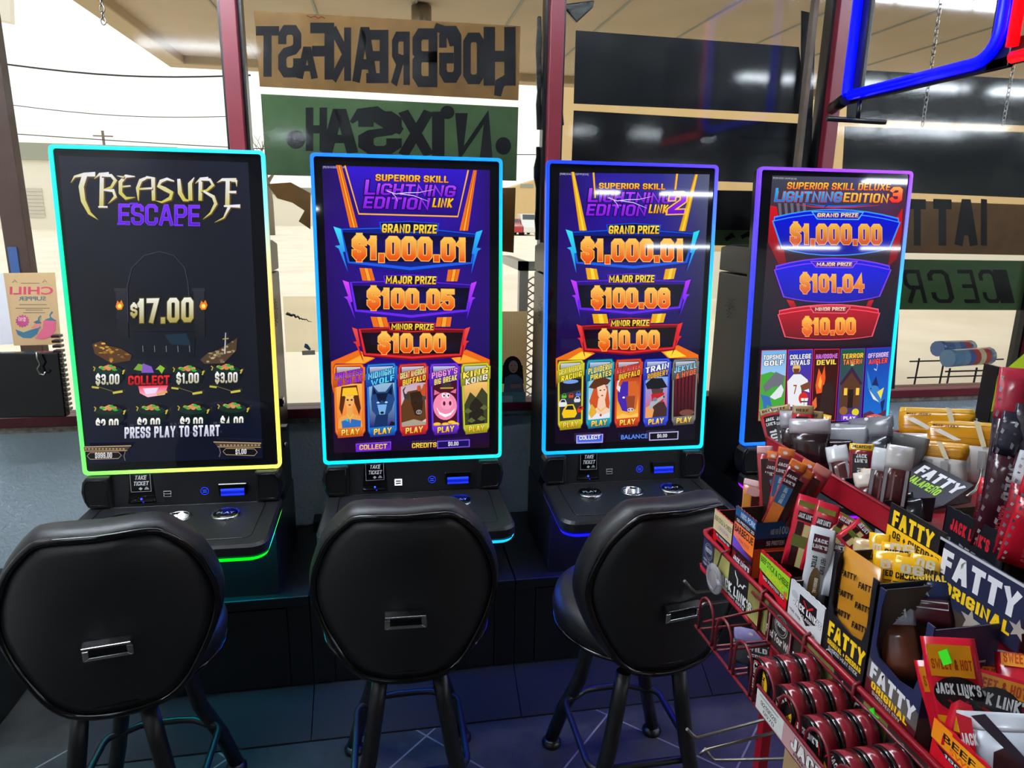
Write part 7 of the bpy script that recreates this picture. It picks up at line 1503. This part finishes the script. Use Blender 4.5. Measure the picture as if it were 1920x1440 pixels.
for tp, bp, xt, xb, w, cs, lab, tw in (((1482, 770), (1486, 880), .73, .73, .038, [(0, .33, (150, 146, 152)), (.33, 1, (46, 30, 32))], 'narrow clear pouch with dark meat beside the red sticks', 0), ((1518, 785), (1520, 925), .74, .735, .068, [(0, .28, (166, 160, 164)), (.28, 1, (42, 24, 28))], 'wide clear pouch with dark meat below its pale top', 0), ((1572, 795), (1562, 940), .80, .77, .105, [(0, 1, (150, 152, 156))], 'largest grey frosted pouch in the middle of the upper tier', 0),
    ((1632, 782), (1632, 920), .845, .825, .085, [(0, .35, (112, 114, 120)), (.35, 1, (36, 36, 44))], 'dark grey crumpled pouch with an upright fold', .5), ((1690, 812), (1662, 920), .885, .865, .09, [(0, 1, (128, 126, 126))], 'grey frosted pouch leaning right beside the yellow bags', -.2), ((1600, 790), (1610, 900), .88, .86, .08, [(0, 1, (96, 96, 104))], 'dark grey pouch behind the largest frosted one', 0)):
    T, B = ax2(tp, bp, xt, xb); pouch('frosted_pouch', lab, 'pouch', T, B, w, cs, .022, G7, None, tw, .92, hole=w < .11)
pouch('jerky_strip', 'dark jerky showing at the top corner of the largest frosted pouch', 'jerky', AX(1572, 824, .785), AX(1570, 860, .775), .045, [(0, 1, (40, 28, 28))], .01)
G8 = 'clear wrapped meat sticks behind the upper red rail'
for tp, bp, xt, xb, w, fl, lab in (((1567, 836), (1590, 960), .75, .735, .034, (206, 208, 210), 'clear wrapped stick with a white hang hole top, left of the yellow topped stick'), ((1665, 842), (1648, 950), .745, .735, .038, (206, 208, 210), 'clear wrapped stick left of its twin, near the black lid'), ((1690, 836), (1672, 950), .745, .73, .036, (190, 184, 180), 'clear wrapped stick touching the black lid'), ((1625, 884), (1642, 975), .735, .728, .040, (210, 196, 180), 'short clear wrapped stick in front, right behind the red rail'), ((1640, 878), (1648, 965), .75, .742, .040, (206, 186, 160), 'short tan topped stick behind the front one')):
    T, B = ax2(tp, bp, xt, xb); pouch('clear_stick', lab, 'meat stick', T, B, w, [(0, .38, fl), (.38, 1, (78, 34, 34))], .016, G8, [R_(-.44, .38, -.32, .96, (130, 124, 128)), R_(.32, .38, .44, .96, (130, 124, 128)), R_(-.1, .42, -.04, .9, (126, 84, 80))], hole=True)
T, B = ax2((1616, 832), (1612, 960), .76, .745); pouch('beef_stick', 'yellow topped beef stick with vertical white lettering behind the red rail', 'meat stick', T, B, .036, [(0, .13, (206, 160, 20)), (.13, 1, (120, 24, 36))], .014, None, [R_(-.34, .2, .3, .98, (36, 22, 26)), T_h('JACK', -.2, .24, .27, .0062, (220, 220, 220)), T_h("LINK'S", -.24, .26, .36, .0062, (220, 220, 220)), T_v('100% BEEF', -.14, .45, .97, .014, (190, 190, 190)), T_h('JALAPENO', -.38, .4, .09, .005, (60, 40, 10))])
# dark packs in the black lidded carton
for k, (x, y) in enumerate(((1672, 935), (1690, 945), (1708, 956))): pouch('dark_pack', ['black foil pack at the left inside the black lidded carton', 'black foil pack in the middle of the black lidded carton', 'black foil pack at the right inside the black lidded carton'][k], 'snack pack', AX(x, y - 22, .755), AX(x + 6, y + 30, .75), .03, [(0, 1, (40, 42, 48))], .014, 'black foil packs in the lidded carton')
# yellow bags at the back
G9 = 'clear bags with yellow bands behind the black lid'
for tp, bp, xt, xb, w, lab, tw in (((1756, 765), (1750, 900), .98, .95, .115, 'tallest crinkled clear bag with a yellow band, left of the group', 0), ((1808, 790), (1800, 910), 1.0, .97, .115, 'yellow banded bag beside the green header card', 0), ((1742, 826), (1735, 900), .93, .92, .12, 'front yellow banded bag just above the black lid', .25), ((1752, 846), (1756, 890), .985, .98, .09, 'small clear bag resting on the black lid corner', -.2)):
    T, B = ax2(tp, bp, xt, xb); pouch('clear_bag', lab, 'bag', T, B, w, [(0, .08, (214, 160, 60)), (.08, .42, (206, 140, 20)), (.42, 1, (206, 200, 194))], .02, G9, [R_(-.2, .48, .1, .85, (170, 168, 166)), R_(.2, .5, .3, .8, (150, 148, 146)), T_h('BEEF JERKY', -.4, -.06, .14, .004, (90, 60, 20)), R_(-.45, .3, .45, .31, (150, 100, 20)), lambda a, uv: a.pg([uv(.12, 0), uv(.2, .02), uv(.3, .42), uv(.24, .44)], (226, 210, 170)), lambda a, uv: a.pg([uv(-.42, .2), uv(-.3, .18), uv(-.02, .34), uv(-.1, .36)], (246, 240, 226))], tw, 1.02)
# long sticks in the black carton at the right
def foil(a, uv):
    r_ = random.Random(len(a.v)); y = .05
    while y < .92: h = r_.uniform(.015, .05); x = -.44 + r_.uniform(0, .1); a.pg([uv(x, y), uv(x + .09, y + h * .3), uv(x + .05, y + h), uv(x - .02, y + h * .8)], mix((90, 84, 90), (206, 204, 208), r_.random())); y += h + r_.uniform(.01, .05)
G10 = 'long foil beef sticks in the black carton'
for tp, bp, xt, xb, c1, c2, lab, r in (((1905, 690), (1860, 1010), .83, .80, (170, 40, 60), (40, 26, 34), 'tallest long stick, pink topped, in the black carton', 0), ((1912, 775), (1848, 1030), .80, .79, (34, 32, 46), (60, 22, 32), 'long black stick with a silver edge leaning left in the black carton', 0), ((1938, 760), (1880, 1040), .81, .80, (44, 38, 46), (66, 20, 32), 'long dark stick behind the black leaning one', 0), ((1945, 850), (1892, 1045), .80, .79, (206, 206, 210), (150, 28, 44), 'silver and red foil stick in the black carton', 0), ((1960, 880), (1900, 1060), .79, .785, (196, 24, 46), (190, 24, 44), 'bright red foil stick at the right picture edge', 0), ((1868, 900), (1846, 1010), .815, .81, (200, 26, 40), (90, 14, 26), 'short bright red stick at the left of the long sticks', 0)):
    T, B = ax2(tp, bp, xt, xb); pouch('foil_stick', lab, 'meat stick', T, B, .036, [(0, .3, c1), (.3, 1, c2)], .02, G10, [foil, T_v('WILD', .1, .35, .6, .014, (150, 150, 156)), T_v("JACK LINK'S", .12, .64, .9, .01, (190, 60, 70))])
# wire hook at the back of the upper tier
m = MB('steel'); m.tube([AX(1840, 880, .93), AX(1838, 900, .92), AX(1828, 920, .90), AX(1812, 932, .88)], .0025, 6); m.build('shelf_wire', rack)

# ------------------------------------------------------------------ chew tins in the wire basket
ROWS = [.765, .706, .647, .588, .529]; TR = .0285; TZc = .976
def tin_proto(y, x, face):
    t = thing('chew_tin', None, 'tin', (x, y, TZc - TR), group='round chew tins in the wire basket')
    m = MB('film'); th = .026
    for (r0, xa, xb, c) in ((TR * .985, 0, .005, (22, 22, 24)), (TR, .005, th - .004, (128, 26, 40)), (TR * .985, th - .004, th, (22, 22, 24))):
        m.paint(c); m.lathe([(r0, x + xa), (r0, x + xb)], (0, y, TZc), 'x', 32)
    m.build('can', t)
    a = Art((x, y, TZc), (0, -1, 0), (0, 0, 1), 'film', px=False, lift=.0003); a.N = V(-1, 0, 0)
    a.pg(ngon(0, 0, TR * .93, TR * .93, 28), (26, 24, 26)); a.pg([(TR * .86 * math.cos(q), TR * .86 * math.sin(q)) for q in [-1.1 + 2.2 * i / 12 for i in range(13)]], (226, 170, 24)); a.pg([(TR * .9 * math.cos(q), TR * .9 * math.sin(q)) for q in [-2.2 + .9 * i / 8 for i in range(9)]], (190, 24, 36)); a.pg([(TR * .9 * math.cos(q), TR * .9 * math.sin(q)) for q in [1.3 + .9 * i / 8 for i in range(9)]], (190, 24, 36))
    a.blk("JACK LINK'S", (-.004, -.022), (-.004, .022), .009, (240, 240, 240), None, .28, .54, vdir=(-1, 0)); a.blk('ORIGINAL', (.017, -.015), (.017, .015), .006, (50, 34, 20), None, .28, .54, vdir=(-1, 0)); a.build('lid_label', t)
    return t
tin0 = None; rown = ['farthest row of the basket', 'second row from the far end of the basket', 'third row from the far end of the basket', 'fourth row from the far end of the basket', 'nearest row of the basket']; posn = ['front tin', 'middle tin', 'rear tin']
for i, y in enumerate(ROWS):
    for k in range(3):
        x = .497 + k * .0285
        lab = 'red chew tin, %s in the %s' % (posn[k], rown[i])
        if tin0 is None: tin0 = tin_proto(y, x, True); o = tin0; o['label'] = lab
        else:
            o = copy_tree(tin0); o.location = (x, y, TZc - TR); o['label'] = lab; o.rotation_euler.x = .7 * (i + k)
            if o.rotation_euler.x:
                c_, s_ = math.cos(o.rotation_euler.x), math.sin(o.rotation_euler.x); off = V(0, -s_ * TR, c_ * TR); o.location = (x, y - off.y, TZc - off.z)
bk = thing('wire_basket', 'red wire basket of tin slots hung on the front of the jerky rack', 'basket', (.54, .75, .94))
m = MB('redwire'); wr = .0024
for i in range(8):
    y = .765 + .059 * 2.55 - i * .059
    for dy in (.012,):
        yy = y - .0295
    zt_ = TZc + .030
    pts = [V(.492, y + .024, TZc - .034)] + [V(.492, y + .024 * math.cos(q), TZc + .008 + .026 * math.sin(q)) for q in [j * PI / 8 for j in range(9)]] + [V(.492, y - .024, TZc - .034)]
    m.tube(pts, wr, 6)
    m.tube([V(.492, y + .024, TZc - .034), V(.588, y + .024, TZc - .034)], wr, 6); m.tube([V(.492, y - .024, TZc - .034), V(.588, y - .024, TZc - .034), V(.588, y - .024, TZc + .02)], wr, 6)
y0_, y1_ = .765 + .185, .36
m.build('slot_wires', bk)
m = MB('redwire')
for z in (TZc + .02, TZc - .034): m.tube([V(.588, y0_, z), V(.588, y1_, z)], wr, 6)
m.tube([V(.492, y0_, TZc - .034), V(.492, y1_, TZc - .034)], wr, 6)
for y in (.92, .80, .69, .5): m.tube([V(.588, y, TZc - .034), V(.588, y, TZ + .004), V(.596, y, TZ + .006)], .003, 6)
m.tube([V(.492, .925, TZc - .012), V(.588, .90, TZc + .02)], wr, 6); m.build('frame_wires', bk)
# price strip along the basket front
t = thing('price_strip', 'pale pink price strip with large white lettering in front of the chew tins', 'label strip', (.484, .56, .95))
m = MB('print'); m.paint((192, 150, 150)); m.box(.4835, .4865, .36, .742, .951, .985); st_ = m.build('holder', t)
m = MB('redwire'); m.tube([V(.483, .742, .986), V(.483, .36, .986)], .0022, 6); m.build('edge_wire', t)
a = Art((.4835, 0, 0), (0, -1, 0), (0, 0, 1), 'print', px=False, lift=.0003); a.N = V(-1, 0, 0); a.q = fq(.4835, .742, .36, .951, .985)
a.rect(.0, .1, .17, .95, (222, 222, 216)); a.blk('9219026', (.03, .6), (.13, .6), .2, (70, 70, 74)); a.blk('0070', (.05, .85), (.12, .85), .16, (90, 90, 94)); a.rect(.02, .2, .14, .26, (150, 150, 150)); a.blk("JACK LINK'S", (.22, .72), (.62, .72), .52, (236, 232, 228), None, .28, .56, 0, (40, 30, 30), .05); a.blk('PREMIUM CUTS', (.24, .9), (.5, .9), .12, (90, 60, 60)); a.rect(.52, .12, .66, .95, (226, 226, 220)); a.rect(.54, .3, .64, .35, (120, 120, 120)); a.q = None; a.build('printing', st_)

# pegs, hook and the bag hanging below the tray
def peg(pts, r=.003): m = MB('steel'); m.tube(pts, r, 8); return m.build('peg_hook', rack)
Yp = 1.10
for (tip, bend, root) in (((1283, 1089), (1300, 1108), (1345, 1108)), ((1311, 1138), (1326, 1129), (1362, 1133))):
    b_ = AY(*bend, Yp); e = AY(*tip, Yp); peg([e, b_ + (e - b_) * .3, b_ + V(.006, 0, -.003), V(.75, Yp, b_.z)])
for (tip, bend, root) in (((1288, 1367), (1303, 1383), (1445, 1345)), ((1311, 1415), (1325, 1404), (1455, 1372)), ((1322, 1404), (1336, 1425), (1490, 1422))):
    Yl = .98; b_ = AY(*bend, Yl); e = AY(*tip, Yl); r_ = AY(*root, Yl - .03); d = (r_ - b_); peg([e, b_ + (e - b_) * .3, b_ + V(.005, 0, -.001), b_ + d * ((.75 - b_.x) / d.x)])
m = MB('steel'); b_ = AY(1376, 1200, 1.0); peg([b_, b_ + V(.02, 0, -.016), V(.75, 1.0, b_.z - .017)], .004)
T = AY(1410, 1180, .98); B = AY(1410, 1250, .98)
pouch('hanging_bag', 'clear bag with black and white lettering hanging on a peg under the tray', 'bag', T, B, .06, [(0, .35, (150, 140, 190)), (.35, 1, (60, 60, 66))], .016, None, [T_h('WILD', -.1, .45, .5, .01, (230, 230, 230)), T_h('JERKY', -.1, .45, .7, .01, (230, 230, 230))], hole=True)
# clear round hook hanging over the tray strip
t = thing('swivel_hook', 'clear round plastic sign hook clipped over the far end of the tray', 'hook', (XR - .012, ry(1345), .94))
c = RX(1339, 1085, XR - .014)
m = MB('clear'); m.lathe([(.004, -.003), (.027, -.003), (.029, 0), (.027, .003), (.004, .003)], c, 'x', 28); m.build('disc', t)
m = MB('clear'); m.tube([c + V(-.004, .018 * math.cos(q), .018 * math.sin(q)) for q in [i * PI / 10 for i in range(20)]], .002, 6, closed=True); m.tube([c + V(-.004, -.02, .008), c + V(-.006, -.034, .004)], .004, 6); m.build('boss', t)
m = MB('steel'); m.tube([c + V(0, -.006, .024), V(XR - .008, c.y - .008, TZ + .004), V(XR + .004, c.y - .008, TZ + .008), V(XR + .010, c.y - .008, TZ - .006)], .0016, 6); m.build('wire', t)
# dark cabinet at the far left edge
p = AZ(45, 1300, 0); q = AZ(0, 1370, 0)
t = thing('side_cabinet', 'dark cabinet at the left edge of the picture beside the leftmost stool', 'cabinet', (-1.48, 2.3, 0))
m = MB('black'); m.box(-1.74, -1.236, 2.0, 2.56, .0, .33); m.build('carcass', t, bevel=.004)
m = MB('black'); m.box(-1.70, -1.26, 1.992, 2.0, .03, .30); m.build('door', t, bevel=.003)
